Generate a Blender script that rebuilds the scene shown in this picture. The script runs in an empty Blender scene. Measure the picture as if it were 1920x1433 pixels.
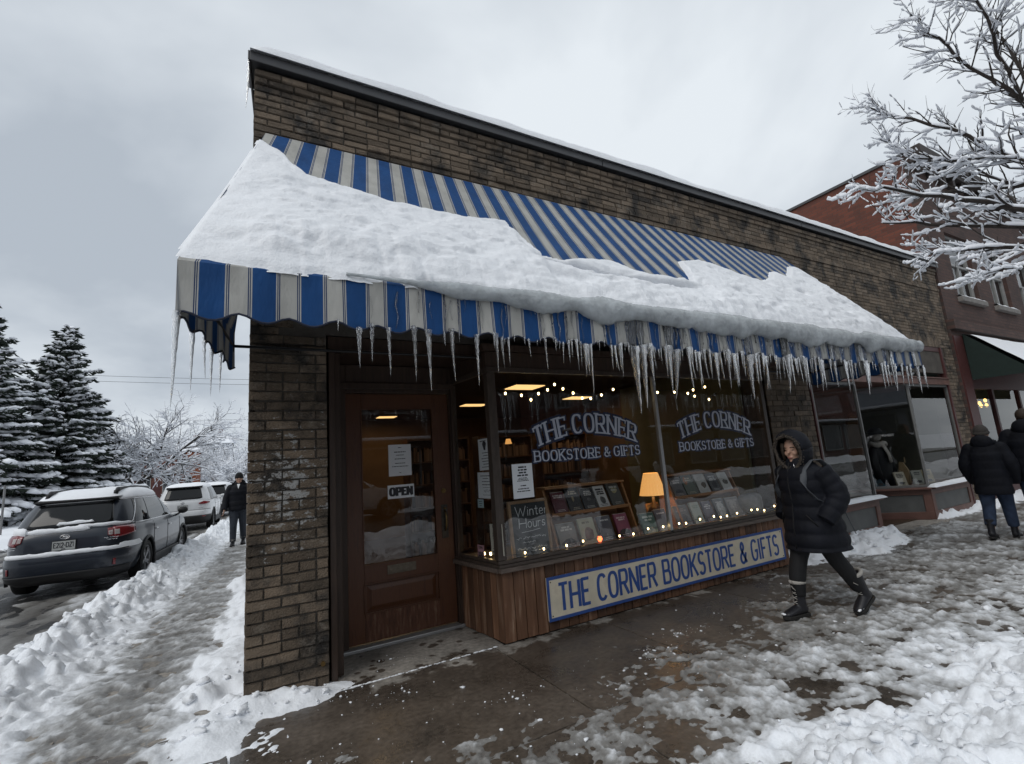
import bpy, bmesh, math, random
import numpy as np
from mathutils import Vector, Matrix, noise as mnoise

random.seed(7)
RNG = np.random.default_rng(11)
sc = bpy.context.scene
COL = sc.collection
R = math.radians

# ------------------------------------------------------------------ camera
cam_d = bpy.data.cameras.new('camera')
cam = bpy.data.objects.new('camera', cam_d)
COL.objects.link(cam)
sc.camera = cam
cam_d.sensor_width = 36.0
cam_d.lens = 36.0 * 907 / 1920
cam_d.clip_start = 0.05
cam_d.clip_end = 2000
cam.matrix_world = Matrix(((0.8718, -0.0183, -0.4895, 0.0),
                           (-0.4843, -0.1808, -0.8560, 0.0),
                           (-0.0729, 0.9833, -0.1665, 1.55),
                           (0, 0, 0, 1)))

# ------------------------------------------------------------------ sky and sun (overcast)
SUN_EL, SUN_AZ = 48.0, 200.0      # azimuth measured from +x, counter-clockwise
world = bpy.data.worlds.new('World')
sc.world = world
world.use_nodes = True
wt = world.node_tree
wt.nodes.clear()
def wn(t, **k):
    n = wt.nodes.new(t)
    for a, b in k.items():
        setattr(n, a, b)
    return n
w_out = wn('ShaderNodeOutputWorld')
w_bg = wn('ShaderNodeBackground')
w_sky = wn('ShaderNodeTexSky', sky_type='NISHITA', sun_disc=False)
w_sky.sun_elevation = R(SUN_EL)
w_sky.sun_rotation = R(90 - SUN_AZ)
w_tc = wn('ShaderNodeTexCoord')
w_sep = wn('ShaderNodeSeparateXYZ')
w_abs = wn('ShaderNodeMath', operation='ABSOLUTE')
w_add = wn('ShaderNodeMath', operation='ADD'); w_add.inputs[1].default_value = 0.35
w_div = wn('ShaderNodeVectorMath', operation='SCALE')
w_inv = wn('ShaderNodeMath', operation='DIVIDE'); w_inv.inputs[0].default_value = 1.0
w_n = wn('ShaderNodeTexNoise'); w_n.inputs['Scale'].default_value = 0.95
w_n.inputs['Detail'].default_value = 6; w_n.inputs['Roughness'].default_value = 0.52
w_n.inputs['Distortion'].default_value = 0.25
w_map = wn('ShaderNodeMapping'); w_map.inputs['Location'].default_value = (8.8, 3.1, 5.5)
w_r = wn('ShaderNodeValToRGB')
e = w_r.color_ramp.elements
e[0].position = 0.40; e[0].color = (0.40, 0.445, 0.50, 1)
e[1].position = 0.63; e[1].color = (0.70, 0.745, 0.785, 1)
m_ = e.new(0.5); m_.color = (0.52, 0.565, 0.615, 1)
w_sc = wn('ShaderNodeVectorMath', operation='SCALE'); w_sc.inputs['Scale'].default_value = 0.055
w_mix = wn('ShaderNodeMix', data_type='RGBA'); w_mix.inputs['Factor'].default_value = 0.93
L = wt.links.new
L(w_tc.outputs['Generated'], w_sep.inputs[0])
L(w_sep.outputs['Z'], w_abs.inputs[0]); L(w_abs.outputs[0], w_add.inputs[0])
L(w_add.outputs[0], w_inv.inputs[1])
L(w_tc.outputs['Generated'], w_div.inputs[0]); L(w_inv.outputs[0], w_div.inputs['Scale'])
L(w_div.outputs[0], w_map.inputs[0]); L(w_map.outputs[0], w_n.inputs['Vector'])
L(w_n.outputs['Fac'], w_r.inputs[0])
L(w_sky.outputs[0], w_sc.inputs[0])
L(w_sc.outputs[0], w_mix.inputs['A']); L(w_r.outputs[0], w_mix.inputs['B'])
L(w_mix.outputs['Result'], w_bg.inputs['Color'])
w_bg.inputs['Strength'].default_value = 1.0
L(w_bg.outputs[0], w_out.inputs[0])

sun_d = bpy.data.lights.new('sun', 'SUN')
sun = bpy.data.objects.new('sun', sun_d)
COL.objects.link(sun)
sun_d.energy = 1.0
sun_d.angle = R(35)
sun_d.color = (1.0, 0.97, 0.93)
sd = Vector((math.cos(R(SUN_EL)) * math.cos(R(SUN_AZ)), math.cos(R(SUN_EL)) * math.sin(R(SUN_AZ)), math.sin(R(SUN_EL))))
sun.rotation_euler = sd.to_track_quat('Z', 'Y').to_euler()
sun.location = sd * 30

vs = sc.view_settings
vs.view_transform = 'Standard'; vs.look = 'None'; vs.exposure = 0.28; vs.gamma = 1.0
vs.use_curve_mapping = False
sc.cycles.max_bounces = 8
sc.cycles.transparent_max_bounces = 16
sc.cycles.transmission_bounces = 8
sc.cycles.caustics_reflective = False
sc.cycles.caustics_refractive = False
sc.cycles.sample_clamp_indirect = 4.0
sc.cycles.use_denoising = True

# ------------------------------------------------------------------ materials
MATS = {}
def mat(name, col=(0.5, 0.5, 0.5), rough=0.6, metal=0.0, spec=0.5, var=0.0, vscale=8.0, bump=0.0, bscale=40.0,
        stretch=(1, 1, 1), emit=None, estr=1.0, objrand=0.0, island=0.0, coat=0.0, col2=None, trans=0.0, ior=1.45, alpha=1.0,
        sheen=0.0, sss=0.0, coords='Object', vdetail=6, contrast=(0.3, 0.7), rvar=0.0):
    m = bpy.data.materials.new(name); m.use_nodes = True
    nt = m.node_tree; b = nt.nodes['Principled BSDF']
    b.inputs['Roughness'].default_value = rough
    b.inputs['Metallic'].default_value = metal
    b.inputs['Specular IOR Level'].default_value = spec
    b.inputs['IOR'].default_value = ior
    b.inputs['Transmission Weight'].default_value = trans
    b.inputs['Alpha'].default_value = alpha
    b.inputs['Coat Weight'].default_value = coat
    b.inputs['Coat Roughness'].default_value = 0.08
    b.inputs['Sheen Weight'].default_value = sheen
    if sss:
        b.inputs['Subsurface Weight'].default_value = sss
        b.inputs['Subsurface Radius'].default_value = (0.02, 0.02, 0.025)
    c = (*col, 1)
    b.inputs['Base Color'].default_value = c
    if emit:
        b.inputs['Emission Color'].default_value = (*emit, 1)
        b.inputs['Emission Strength'].default_value = estr
    def N(t, **k):
        n = nt.nodes.new(t)
        for a, v in k.items(): setattr(n, a, v)
        return n
    lk = nt.links.new
    vec = None
    if var or bump or col2 or rvar:
        tc = N('ShaderNodeTexCoord'); mp = N('ShaderNodeMapping')
        mp.inputs['Scale'].default_value = stretch
        lk(N('ShaderNodeNewGeometry').outputs['Position'] if coords == 'World' else tc.outputs[coords], mp.inputs[0]); vec = mp.outputs[0]
    src = None
    if col2 is not None:
        n = N('ShaderNodeTexNoise'); n.inputs['Scale'].default_value = vscale; n.inputs['Detail'].default_value = vdetail
        n.inputs['Roughness'].default_value = 0.62
        lk(vec, n.inputs['Vector'])
        mr = N('ShaderNodeMapRange'); mr.inputs[1].default_value = contrast[0]; mr.inputs[2].default_value = contrast[1]
        lk(n.outputs['Fac'], mr.inputs[0])
        mx = N('ShaderNodeMix', data_type='RGBA')
        mx.inputs['A'].default_value = c; mx.inputs['B'].default_value = (*col2, 1)
        lk(mr.outputs[0], mx.inputs['Factor']); src = mx.outputs['Result']
    if var or objrand or island:
        h = N('ShaderNodeHueSaturation'); h.inputs['Color'].default_value = c
        if src: lk(src, h.inputs['Color'])
        val = None
        def addv(sock, amp):
            nonlocal val
            mr = N('ShaderNodeMapRange'); mr.inputs[3].default_value = 1 - amp; mr.inputs[4].default_value = 1 + amp
            lk(sock, mr.inputs[0])
            if val is None: val = mr.outputs[0]
            else:
                mu = N('ShaderNodeMath', operation='MULTIPLY'); lk(val, mu.inputs[0]); lk(mr.outputs[0], mu.inputs[1]); val = mu.outputs[0]
        if var:
            n = N('ShaderNodeTexNoise'); n.inputs['Scale'].default_value = vscale; n.inputs['Detail'].default_value = vdetail
            lk(vec, n.inputs['Vector'])
            mr0 = N('ShaderNodeMapRange'); mr0.inputs[1].default_value = 0.25; mr0.inputs[2].default_value = 0.75
            lk(n.outputs['Fac'], mr0.inputs[0]); addv(mr0.outputs[0], var)
        if objrand:
            o = N('ShaderNodeObjectInfo'); addv(o.outputs['Random'], objrand)
        if island:
            g = N('ShaderNodeNewGeometry'); addv(g.outputs['Random Per Island'], island)
        lk(val, h.inputs['Value']); src = h.outputs[0]
    if src: lk(src, b.inputs['Base Color'])
    if rvar:
        n = N('ShaderNodeTexNoise'); n.inputs['Scale'].default_value = vscale * 1.7; n.inputs['Detail'].default_value = 5
        lk(vec, n.inputs['Vector'])
        mr = N('ShaderNodeMapRange'); mr.inputs[1].default_value = 0.3; mr.inputs[2].default_value = 0.7
        mr.inputs[3].default_value = max(0.02, rough - rvar); mr.inputs[4].default_value = min(1, rough + rvar)
        lk(n.outputs['Fac'], mr.inputs[0]); lk(mr.outputs[0], b.inputs['Roughness'])
    if bump:
        n = N('ShaderNodeTexNoise'); n.inputs['Scale'].default_value = bscale; n.inputs['Detail'].default_value = 6
        lk(vec, n.inputs['Vector'])
        bp = N('ShaderNodeBump'); bp.inputs['Strength'].default_value = bump; bp.inputs['Distance'].default_value = 0.02
        lk(n.outputs['Fac'], bp.inputs['Height']); lk(bp.outputs[0], b.inputs['Normal'])
    MATS[name] = m
    return m

# ------------------------------------------------------------------ mesh builder
class MB:
    def __init__(s):
        s.v = []; s.f = []; s.m = []
    def add(s, vs_, fs, m=0):
        o = len(s.v)
        s.v.extend([tuple(p) for p in vs_]); s.f.extend([tuple(i + o for i in f) for f in fs]); s.m.extend([m] * len(fs))
        return s
    def box(s, x0, x1, y0, y1, z0, z1, m=0):
        return s.add([(x0, y0, z0), (x1, y0, z0), (x1, y1, z0), (x0, y1, z0), (x0, y0, z1), (x1, y0, z1), (x1, y1, z1), (x0, y1, z1)],
                     [(0, 3, 2, 1), (4, 5, 6, 7), (0, 1, 5, 4), (1, 2, 6, 5), (2, 3, 7, 6), (3, 0, 4, 7)], m)
    def obox(s, c, ax, ay, az, m=0):
        c, ax, ay, az = map(Vector, (c, ax, ay, az))
        P = [c - ax - ay - az, c + ax - ay - az, c + ax + ay - az, c - ax + ay - az, c - ax - ay + az, c + ax - ay + az, c + ax + ay + az, c - ax + ay + az]
        return s.add(P, [(0, 3, 2, 1), (4, 5, 6, 7), (0, 1, 5, 4), (1, 2, 6, 5), (2, 3, 7, 6), (3, 0, 4, 7)], m)
    def bar(s, p, q, w, t, m=0, up=(0, 0, 1)):
        p, q = Vector(p), Vector(q); d = (q - p); l = d.length; d /= l
        u = Vector(up)
        if abs(d.dot(u)) > 0.98: u = Vector((0, 1, 0))
        sd_ = d.cross(u).normalized(); u = sd_.cross(d).normalized()
        return s.obox((p + q) / 2, d * l / 2, sd_ * w / 2, u * t / 2, m)
    def rings(s, rings, cap=True, closed=True, m=0):
        n = len(rings[0]); o = len(s.v); fs = []
        for r in rings: s.v.extend([tuple(p) for p in r])
        k = n if closed else n - 1
        for i in range(len(rings) - 1):
            for j in range(k):
                a = o + i * n + j; b = o + i * n + (j + 1) % n
                fs.append((a, b, b + n, a + n))
        if cap:
            fs.append(tuple(o + j for j in reversed(range(n))))
            e_ = o + (len(rings) - 1) * n
            fs.append(tuple(e_ + j for j in range(n)))
        s.f.extend(fs); s.m.extend([m] * len(fs)); return s
    def tube(s, pts, rad, n=8, cap=True, m=0, side=None, rb=None):
        pts = [Vector(p) for p in pts]
        if not hasattr(rad, '__len__'): rad = [rad] * len(pts)
        rgs = []; ref = Vector(side) if side is not None else None
        for i, p in enumerate(pts):
            a = pts[max(0, i - 1)]; b = pts[min(len(pts) - 1, i + 1)]
            d = (b - a).normalized()
            if ref is None:
                ref = Vector((0, 0, 1)) if abs(d.z) < 0.9 else Vector((1, 0, 0))
            u = (ref - d * ref.dot(d))
            u = u.normalized() if u.length > 1e-6 else d.orthogonal().normalized()
            w = d.cross(u)
            if side is None: ref = u
            r1 = rad[i]; r2 = rb[i] if rb is not None else r1
            if hasattr(r1, '__len__'): r1, r2 = r1
            rgs.append([p + u * (r1 * math.cos(2 * math.pi * j / n)) + w * (r2 * math.sin(2 * math.pi * j / n)) for j in range(n)])
        return s.rings(rgs, cap, True, m)
    def cyl(s, p, q, r, n=16, m=0):
        return s.tube([p, q], r, n, True, m)
    def ell(s, c, r, n=12, k=8, m=0, rot=None):
        c = Vector(c); rg = []
        for i in range(k + 1):
            ph = math.pi * (i + 0.0) / k
            zz = -math.cos(ph); rr = max(math.sin(ph), 0.02)
            ring = []
            for j in range(n):
                p = Vector((r[0] * rr * math.cos(2 * math.pi * j / n), r[1] * rr * math.sin(2 * math.pi * j / n), r[2] * zz))
                if rot is not None: p = rot @ p
                ring.append(c + p)
            rg.append(ring)
        return s.rings(rg, True, True, m)
    def prism(s, poly, fn0, fn1, m=0):
        n = len(poly); a = [fn0(*p) for p in poly]; b = [fn1(*p) for p in poly]
        return s.add(a + b, [tuple(range(n)), tuple(range(2 * n - 1, n - 1, -1))] + [(i, i + n, (i + 1) % n + n, (i + 1) % n) for i in range(n)], m)
    def grid(s, P, m=0, flip=False):
        P = np.asarray(P); a, b = P.shape[:2]; o = len(s.v)
        s.v.extend([tuple(p) for p in P.reshape(-1, 3).tolist()]); fs = []
        for i in range(a - 1):
            for j in range(b - 1):
                q = (o + i * b + j, o + i * b + j + 1, o + (i + 1) * b + j + 1, o + (i + 1) * b + j)
                fs.append(q[::-1] if flip else q)
        s.f.extend(fs); s.m.extend([m] * len(fs)); return s
    def mesh(s, name, mats, smooth=False):
        me = bpy.data.meshes.new(name)
        me.from_pydata(s.v, [], s.f)
        mats = mats if isinstance(mats, (list, tuple)) else [mats]
        for mm in mats: me.materials.append(MATS[mm] if isinstance(mm, str) else mm)
        if len(mats) > 1: me.polygons.foreach_set('material_index', s.m)
        if smooth: me.polygons.foreach_set('use_smooth', [True] * len(me.polygons))
        me.update()
        return me
    def build(s, name, mats, parent=None, smooth=False, bevel=0.0, origin=None):
        if origin is not None:
            o = origin; s.v = [(p[0] - o[0], p[1] - o[1], p[2] - o[2]) for p in s.v]
        ob = link(name, s.mesh(name, mats, smooth), parent)
        if origin is not None: ob.location = origin
        if bevel:
            bv = ob.modifiers.new('bevel', 'BEVEL'); bv.width = bevel; bv.segments = 2; bv.limit_method = 'ANGLE'
        return ob

def link(name, me, parent=None, loc=None, rot=None, scale=None):
    ob = bpy.data.objects.new(name, me); COL.objects.link(ob)
    if parent is not None: ob.parent = parent
    if loc is not None: ob.location = loc
    if rot is not None: ob.rotation_euler = rot
    if scale is not None: ob.scale = scale
    return ob
def tag(o, label=None, cat=None, group=None, kind=None):
    if label: o['label'] = label
    if cat: o['category'] = cat
    if group: o['group'] = group
    if kind: o['kind'] = kind
    return o
def empty(name, loc=(0, 0, 0), rz=0.0):
    o = bpy.data.objects.new(name, None); COL.objects.link(o)
    o.location = loc; o.rotation_euler = (0, 0, rz); o.empty_display_size = 0.2
    return o
def copy_tree(o, parent=None):
    c = o.copy(); COL.objects.link(c); c.parent = parent
    for ch in list(o.children): copy_tree(ch, c)
    return c
def solidify_mesh(mb, name, voxel, mats, smooth_it=6, disp=None):
    """closed lofts -> one continuous surface"""
    me = mb.mesh(name, mats); ob = bpy.data.objects.new(name, me); COL.objects.link(ob)
    r = ob.modifiers.new('r', 'REMESH'); r.mode = 'VOXEL'; r.voxel_size = voxel; r.use_smooth_shade = True
    if smooth_it:
        s_ = ob.modifiers.new('s', 'SMOOTH'); s_.iterations = smooth_it; s_.factor = 0.5
    dg = bpy.context.evaluated_depsgraph_get()
    m2 = bpy.data.meshes.new_from_object(ob.evaluated_get(dg))
    m2.name = name
    bpy.data.objects.remove(ob)
    m2.polygons.foreach_set('use_smooth', [True] * len(m2.polygons))
    if not m2.materials:
        for mm in (mats if isinstance(mats, (list, tuple)) else [mats]): m2.materials.append(MATS[mm])
    return m2

# ------------------------------------------------------------------ numpy noise
_P = RNG.permutation(512)
def _hash(ix, iy):
    return _P[(_P[ix & 511] + iy) & 511] / 511.0
def vnoise(x, y):
    x = np.asarray(x, float); y = np.asarray(y, float)
    ix = np.floor(x).astype(int); iy = np.floor(y).astype(int)
    fx = x - ix; fy = y - iy
    fx = fx * fx * fx * (fx * (fx * 6 - 15) + 10); fy = fy * fy * fy * (fy * (fy * 6 - 15) + 10)
    a = _hash(ix, iy); b = _hash(ix + 1, iy); c = _hash(ix, iy + 1); d = _hash(ix + 1, iy + 1)
    return (a + (b - a) * fx) * (1 - fy) + (c + (d - c) * fx) * fy
def fbm(x, y, o=4, g=0.5):
    s = 0; a = 1; t = 0
    for i in range(o):
        s = s + a * vnoise(x * 2 ** i + 17.3 * i, y * 2 ** i + 9.1 * i); t += a; a *= g
    return s / t
def sstep(a, b, x):
    t = np.clip((x - a) / (b - a), 0, 1); return t * t * (3 - 2 * t)
def bumpf(c, w, x):
    return np.exp(-((x - c) / w) ** 2)

# ================================================================== GROUND, ROADS, SIDEWALKS, SNOW
def np_mesh(name, V, F, mats, smooth=True):
    me = bpy.data.meshes.new(name)
    V = np.ascontiguousarray(V, dtype=np.float32); F = np.ascontiguousarray(F, dtype=np.int32)
    me.vertices.add(len(V)); me.vertices.foreach_set('co', V.ravel())
    k = F.shape[1]
    me.loops.add(F.size); me.loops.foreach_set('vertex_index', F.ravel())
    me.polygons.add(len(F)); me.polygons.foreach_set('loop_start', np.arange(0, F.size, k, dtype=np.int32))
    me.polygons.foreach_set('use_smooth', np.full(len(F), smooth))
    me.update(calc_edges=True); me.validate()
    for mm in (mats if isinstance(mats, (list, tuple)) else [mats]): me.materials.append(MATS[mm])
    return me

def wet_concrete(name, dry, wet, tone=0.0):
    m = mat(name, wet, rough=0.35, objrand=0.0)
    nt = m.node_tree; b = nt.nodes['Principled BSDF']; lk = nt.links.new
    def N(t, **k):
        n = nt.nodes.new(t)
        for a, v in k.items(): setattr(n, a, v)
        return n
    g = N('ShaderNodeNewGeometry'); sp = N('ShaderNodeSeparateXYZ'); lk(g.outputs['Position'], sp.inputs[0])
    n1 = N('ShaderNodeTexNoise'); n1.inputs['Scale'].default_value = 3.2; n1.inputs['Detail'].default_value = 7; n1.inputs['Roughness'].default_value = 0.6
    lk(g.outputs['Position'], n1.inputs['Vector'])
    # dry margin sheltered along the foot of the shop front and in the doorway
    def mth(op, a, bb):
        n = N('ShaderNodeMath', operation=op)
        for i, q in enumerate((a, bb)):
            if isinstance(q, (int, float)): n.inputs[i].default_value = q
            else: lk(q, n.inputs[i])
        return n.outputs[0]
    my = N('ShaderNodeMapRange'); my.inputs[1].default_value = 3.55; my.inputs[2].default_value = 4.25; lk(sp.outputs['Y'], my.inputs[0])
    s1 = mth('ADD', mth('MULTIPLY', my.outputs[0], 0.62), mth('MULTIPLY', n1.outputs['Fac'], 1.0))
    mr = N('ShaderNodeMapRange'); mr.inputs[1].default_value = 0.90; mr.inputs[2].default_value = 0.97; lk(s1, mr.inputs[0])
    # drip marks: small dark round spots in the dry part
    vo = N('ShaderNodeTexVoronoi'); vo.inputs['Scale'].default_value = 7.5; lk(g.outputs['Position'], vo.inputs['Vector'])
    n3 = N('ShaderNodeTexNoise'); n3.inputs['Scale'].default_value = 2.5; lk(g.outputs['Position'], n3.inputs['Vector'])
    dr = N('ShaderNodeMapRange'); dr.inputs[1].default_value = 0.20; dr.inputs[2].default_value = 0.27; lk(mth('ADD', vo.outputs['Distance'], mth('MULTIPLY', mth('SUBTRACT', n3.outputs['Fac'], 0.5), 0.7)), dr.inputs[0])
    dryf = mth('MULTIPLY', mr.outputs[0], dr.outputs[0])
    n2 = N('ShaderNodeTexNoise'); n2.inputs['Scale'].default_value = 26; n2.inputs['Detail'].default_value = 8; lk(g.outputs['Position'], n2.inputs['Vector'])
    mx = N('ShaderNodeMix', data_type='RGBA'); mx.inputs['A'].default_value = (*wet, 1); mx.inputs['B'].default_value = (*dry, 1)
    lk(dryf, mx.inputs['Factor'])
    hs = N('ShaderNodeHueSaturation'); lk(mx.outputs['Result'], hs.inputs['Color'])
    oi = N('ShaderNodeObjectInfo')
    v1 = N('ShaderNodeMapRange'); v1.inputs[1].default_value = 0.25; v1.inputs[2].default_value = 0.75; v1.inputs[3].default_value = 0.66; v1.inputs[4].default_value = 1.35; lk(n2.outputs['Fac'], v1.inputs[0])
    n4 = N('ShaderNodeTexNoise'); n4.inputs['Scale'].default_value = 1.6; n4.inputs['Detail'].default_value = 9; n4.inputs['Roughness'].default_value = .7; lk(g.outputs['Position'], n4.inputs['Vector'])
    v3 = N('ShaderNodeMapRange'); v3.inputs[1].default_value = .35; v3.inputs[2].default_value = .65; v3.inputs[3].default_value = .62; v3.inputs[4].default_value = 1.45; lk(n4.outputs['Fac'], v3.inputs[0])
    v2 = N('ShaderNodeMapRange'); v2.inputs[3].default_value = 0.85; v2.inputs[4].default_value = 1.15; lk(oi.outputs['Random'], v2.inputs[0])
    lk(mth('MULTIPLY', mth('MULTIPLY', v1.outputs[0], v2.outputs[0]), v3.outputs[0]), hs.inputs['Value'])
    lk(hs.outputs[0], b.inputs['Base Color'])
    rr = N('ShaderNodeMapRange'); rr.inputs[3].default_value = 0.0; rr.inputs[4].default_value = 0.5; lk(dryf, rr.inputs[0])
    r2 = N('ShaderNodeMapRange'); r2.inputs[1].default_value = .38; r2.inputs[2].default_value = .62; r2.inputs[3].default_value = .20; r2.inputs[4].default_value = .48; lk(n4.outputs['Fac'], r2.inputs[0]); lk(mth('ADD', rr.outputs[0], r2.outputs[0]), b.inputs['Roughness'])
    bp = N('ShaderNodeBump'); bp.inputs['Strength'].default_value = 0.25; bp.inputs['Distance'].default_value = 0.01
    lk(n2.outputs['Fac'], bp.inputs['Height']); lk(bp.outputs[0], b.inputs['Normal'])
    return m
wet_concrete('concrete', (0.23, 0.21, 0.185), (0.078, 0.063, 0.050))
mat('joint', (0.03, 0.027, 0.024), 0.9)
mat('asphalt', (0.035, 0.034, 0.034), 0.35, var=0.3, vscale=3, bump=0.3, bscale=60, rvar=0.15)
mat('field_snow', (0.80, 0.82, 0.85), 0.6, bump=0.3, bscale=2.0, var=0.06, vscale=0.8)
mat('snow', (0.84, 0.86, 0.89), 0.55, bump=0.35, bscale=55, sss=0.0, var=0.03, vscale=20)
mat('kerb', (0.16, 0.155, 0.15), 0.7, var=0.2)

# snow / slush: colour follows how dirty and trodden it is
def slush_mat():
    m = mat('slush', (0.8, 0.8, 0.8), 0.5)
    nt = m.node_tree; b = nt.nodes['Principled BSDF']; lk = nt.links.new
    at = nt.nodes.new('ShaderNodeAttribute'); at.attribute_name = 'clean'
    n = nt.nodes.new('ShaderNodeTexNoise'); n.inputs['Scale'].default_value = 24; n.inputs['Detail'].default_value = 6; n.inputs['Roughness'].default_value = 0.65
    g = nt.nodes.new('ShaderNodeNewGeometry'); lk(g.outputs['Position'], n.inputs['Vector'])
    mr = nt.nodes.new('ShaderNodeMapRange'); mr.inputs[1].default_value = 0.25; mr.inputs[2].default_value = 0.75
    mr.inputs[3].default_value = -0.16; mr.inputs[4].default_value = 0.16; lk(n.outputs['Fac'], mr.inputs[0])
    ad = nt.nodes.new('ShaderNodeMath'); ad.operation = 'ADD'; lk(at.outputs['Fac'], ad.inputs[0]); lk(mr.outputs[0], ad.inputs[1])
    r = nt.nodes.new('ShaderNodeValToRGB'); e = r.color_ramp.elements
    e[0].position = 0.0; e[0].color = (0.115, 0.108, 0.10, 1)
    e[1].position = 0.92; e[1].color = (0.84, 0.865, 0.90, 1)
    q = e.new(0.35); q.color = (0.24, 0.235, 0.225, 1)
    q = e.new(0.62); q.color = (0.52, 0.53, 0.54, 1)
    lk(ad.outputs[0], r.inputs[0]); lk(r.outputs[0], b.inputs['Base Color'])
    rr = nt.nodes.new('ShaderNodeMapRange'); rr.inputs[3].default_value = 0.28; rr.inputs[4].default_value = 0.62
    lk(at.outputs['Fac'], rr.inputs[0]); lk(rr.outputs[0], b.inputs['Roughness'])
    bp = nt.nodes.new('ShaderNodeBump'); bp.inputs['Strength'].default_value = 0.35; bp.inputs['Distance'].default_value = 0.012
    n2 = nt.nodes.new('ShaderNodeTexNoise'); n2.inputs['Scale'].default_value = 60; n2.inputs['Detail'].default_value = 5
    lk(g.outputs['Position'], n2.inputs['Vector']); lk(n2.outputs['Fac'], bp.inputs['Height']); lk(bp.outputs[0], b.inputs['Normal'])
slush_mat()

ST = 0.08                      # the side street runs slightly off the wall's direction
def xs_of(x, y): return x - ST * (y - 7.0)

o = MB().add([(-700, -700, -0.14), (700, -700, -0.14), (700, 700, -0.14), (-700, 700, -0.14)], [(0, 1, 2, 3)]).build('ground', 'field_snow')
tag(o, kind='structure')
def street(name, pts, z):
    return tag(MB().add([(p[0], p[1], z) for p in pts], [tuple(range(len(pts)))]).build(name, 'asphalt'), kind='structure')
def sx(off, y): return off + ST * (y - 7.0)
street('side_road', [(sx(-8.0, -1.7), -1.7), (sx(-1.85, -1.7), -1.7), (sx(-1.85, 74), 74), (sx(-8.0, 74), 74)], -0.05)
street('main_road', [(-200, -10.2), (200, -10.2), (200, -1.7), (-200, -1.7)], -0.054)
street('cross_road', [(-120, 74), (90, 74), (90, 80), (-120, 80)], -0.054)

# sidewalk: a bed with slabs laid on it
walk = MB().add([(sx(-1.85, -1.6), -1.6, -0.012), (40, -1.6, -0.012), (40, 4.9, -0.012), (0.10, 4.9, -0.012), (4.8, 60, -0.012), (sx(-1.85, 60), 60, -0.012), (sx(-1.85, 4.9), 4.9, -0.012)],
                [(0, 1, 2, 3, 6), (6, 3, 4, 5)]).build('sidewalk', 'joint')
tag(walk, kind='structure')
def slab(x0, x1, y0, y1):
    g = 0.006
    MB().box(x0 + g, x1 - g, y0 + g, y1 - g, -0.06, 0).build('slab', 'concrete', walk, bevel=0.004)
XJ = [-0.02, 1.96, 3.08, 4.65, 6.2, 7.75, 9.3, 10.85, 12.4, 13.95, 15.5, 17.05, 18.6]
YJ = [-1.6, -0.2, 1.2, 2.66, 4.07]
for i in range(len(XJ) - 1):
    for j in range(len(YJ) - 1): slab(XJ[i], XJ[i + 1], YJ[j], YJ[j + 1])
slab(0.66, 2.06, 4.07, 4.9)
slab(6.2, 7.75, 4.07, 4.3); slab(7.75, 9.3, 4.07, 4.3); slab(9.3, 11.3, 4.07, 6.4)
YL = [-1.6, -0.2, 1.2, 2.66, 4.07, 5.6, 7.1, 8.6, 10.1, 11.6, 13.1, 14.6, 16.1, 17.6, 19.1, 20.6, 22.1]
for j in range(len(YL) - 1):
    slab(-1.0, -0.02, YL[j], YL[j + 1]); (slab(-0.02, 0.75, YL[j], YL[j + 1]) if YL[j] > 4.5 else None)
    slab(sx(-1.85, YL[j + 1]) - 0.05, -1.0, YL[j], YL[j + 1]) if YL[j + 1] < 14 else None
kb = MB()
for a, b_ in ((-1.6, 12), (12, 40), (40, 60)):
    kb.bar((sx(-1.92, a), a, -0.03), (sx(-1.92, b_), b_, -0.03), 0.14, 0.09)
kb.bar((-2.6, -1.67, -0.03), (40, -1.67, -0.03), 0.14, 0.09)
tag(kb.build('kerb', 'kerb'), kind='structure')

# ---- slush and snow lying on all of it
def grade(segs):
    out = []
    for a, b_, n in segs: out.append(np.linspace(a, b_, n, endpoint=False))
    return np.concatenate(out + [np.array([segs[-1][1]])])
gx = grade([(-26, -10, 34), (-10, -4.2, 70), (-4.2, -2.2, 70), (-2.2, 0.4, 150), (0.4, 7.0, 380), (7.0, 10.5, 100), (10.5, 16, 70), (16, 26, 26)])
gy = grade([(-1.6, 0.8, 30), (0.8, 4.6, 240), (4.6, 8, 150), (8, 16, 170), (16, 28, 90), (28, 74, 60)])
X, Y = np.meshgrid(gx, gy)
XS = xs_of(X, Y)
XW = X - 0.085 * np.maximum(0, Y - 4.23)      # distance from the shop's side wall
base = np.where((XS < -1.85), -0.05, 0.0)
n_lo = fbm(X * 1.1 + 3, Y * 1.1 + 5, 3)
n_md = fbm(X * 4.2, Y * 4.2, 4)
n_hi = fbm(X * 11, Y * 11, 4, 0.6)
n_vh = fbm(X * 27, Y * 27, 3, 0.6)
wx = X + 0.25 * (n_md - 0.5); wy = Y + 0.25 * (fbm(X * 3 + 40, Y * 3, 3) - 0.5)
ridge = 1 - np.abs(2 * vnoise(wx * 5.3 + wy * 1.2, wy * 7.9) - 1)
ridge2 = 1 - np.abs(2 * vnoise(wx * 11 + 31, wy * 15 + 7) - 1)
th = np.full(X.shape, -0.03); clean = np.full(X.shape, 0.3)
def lay(t, c):
    global th, clean
    w = np.clip((t - th) / 0.02 + 0.5, 0, 1)
    clean = clean * (1 - w) + c * w
    th = np.maximum(th, t)
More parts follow.
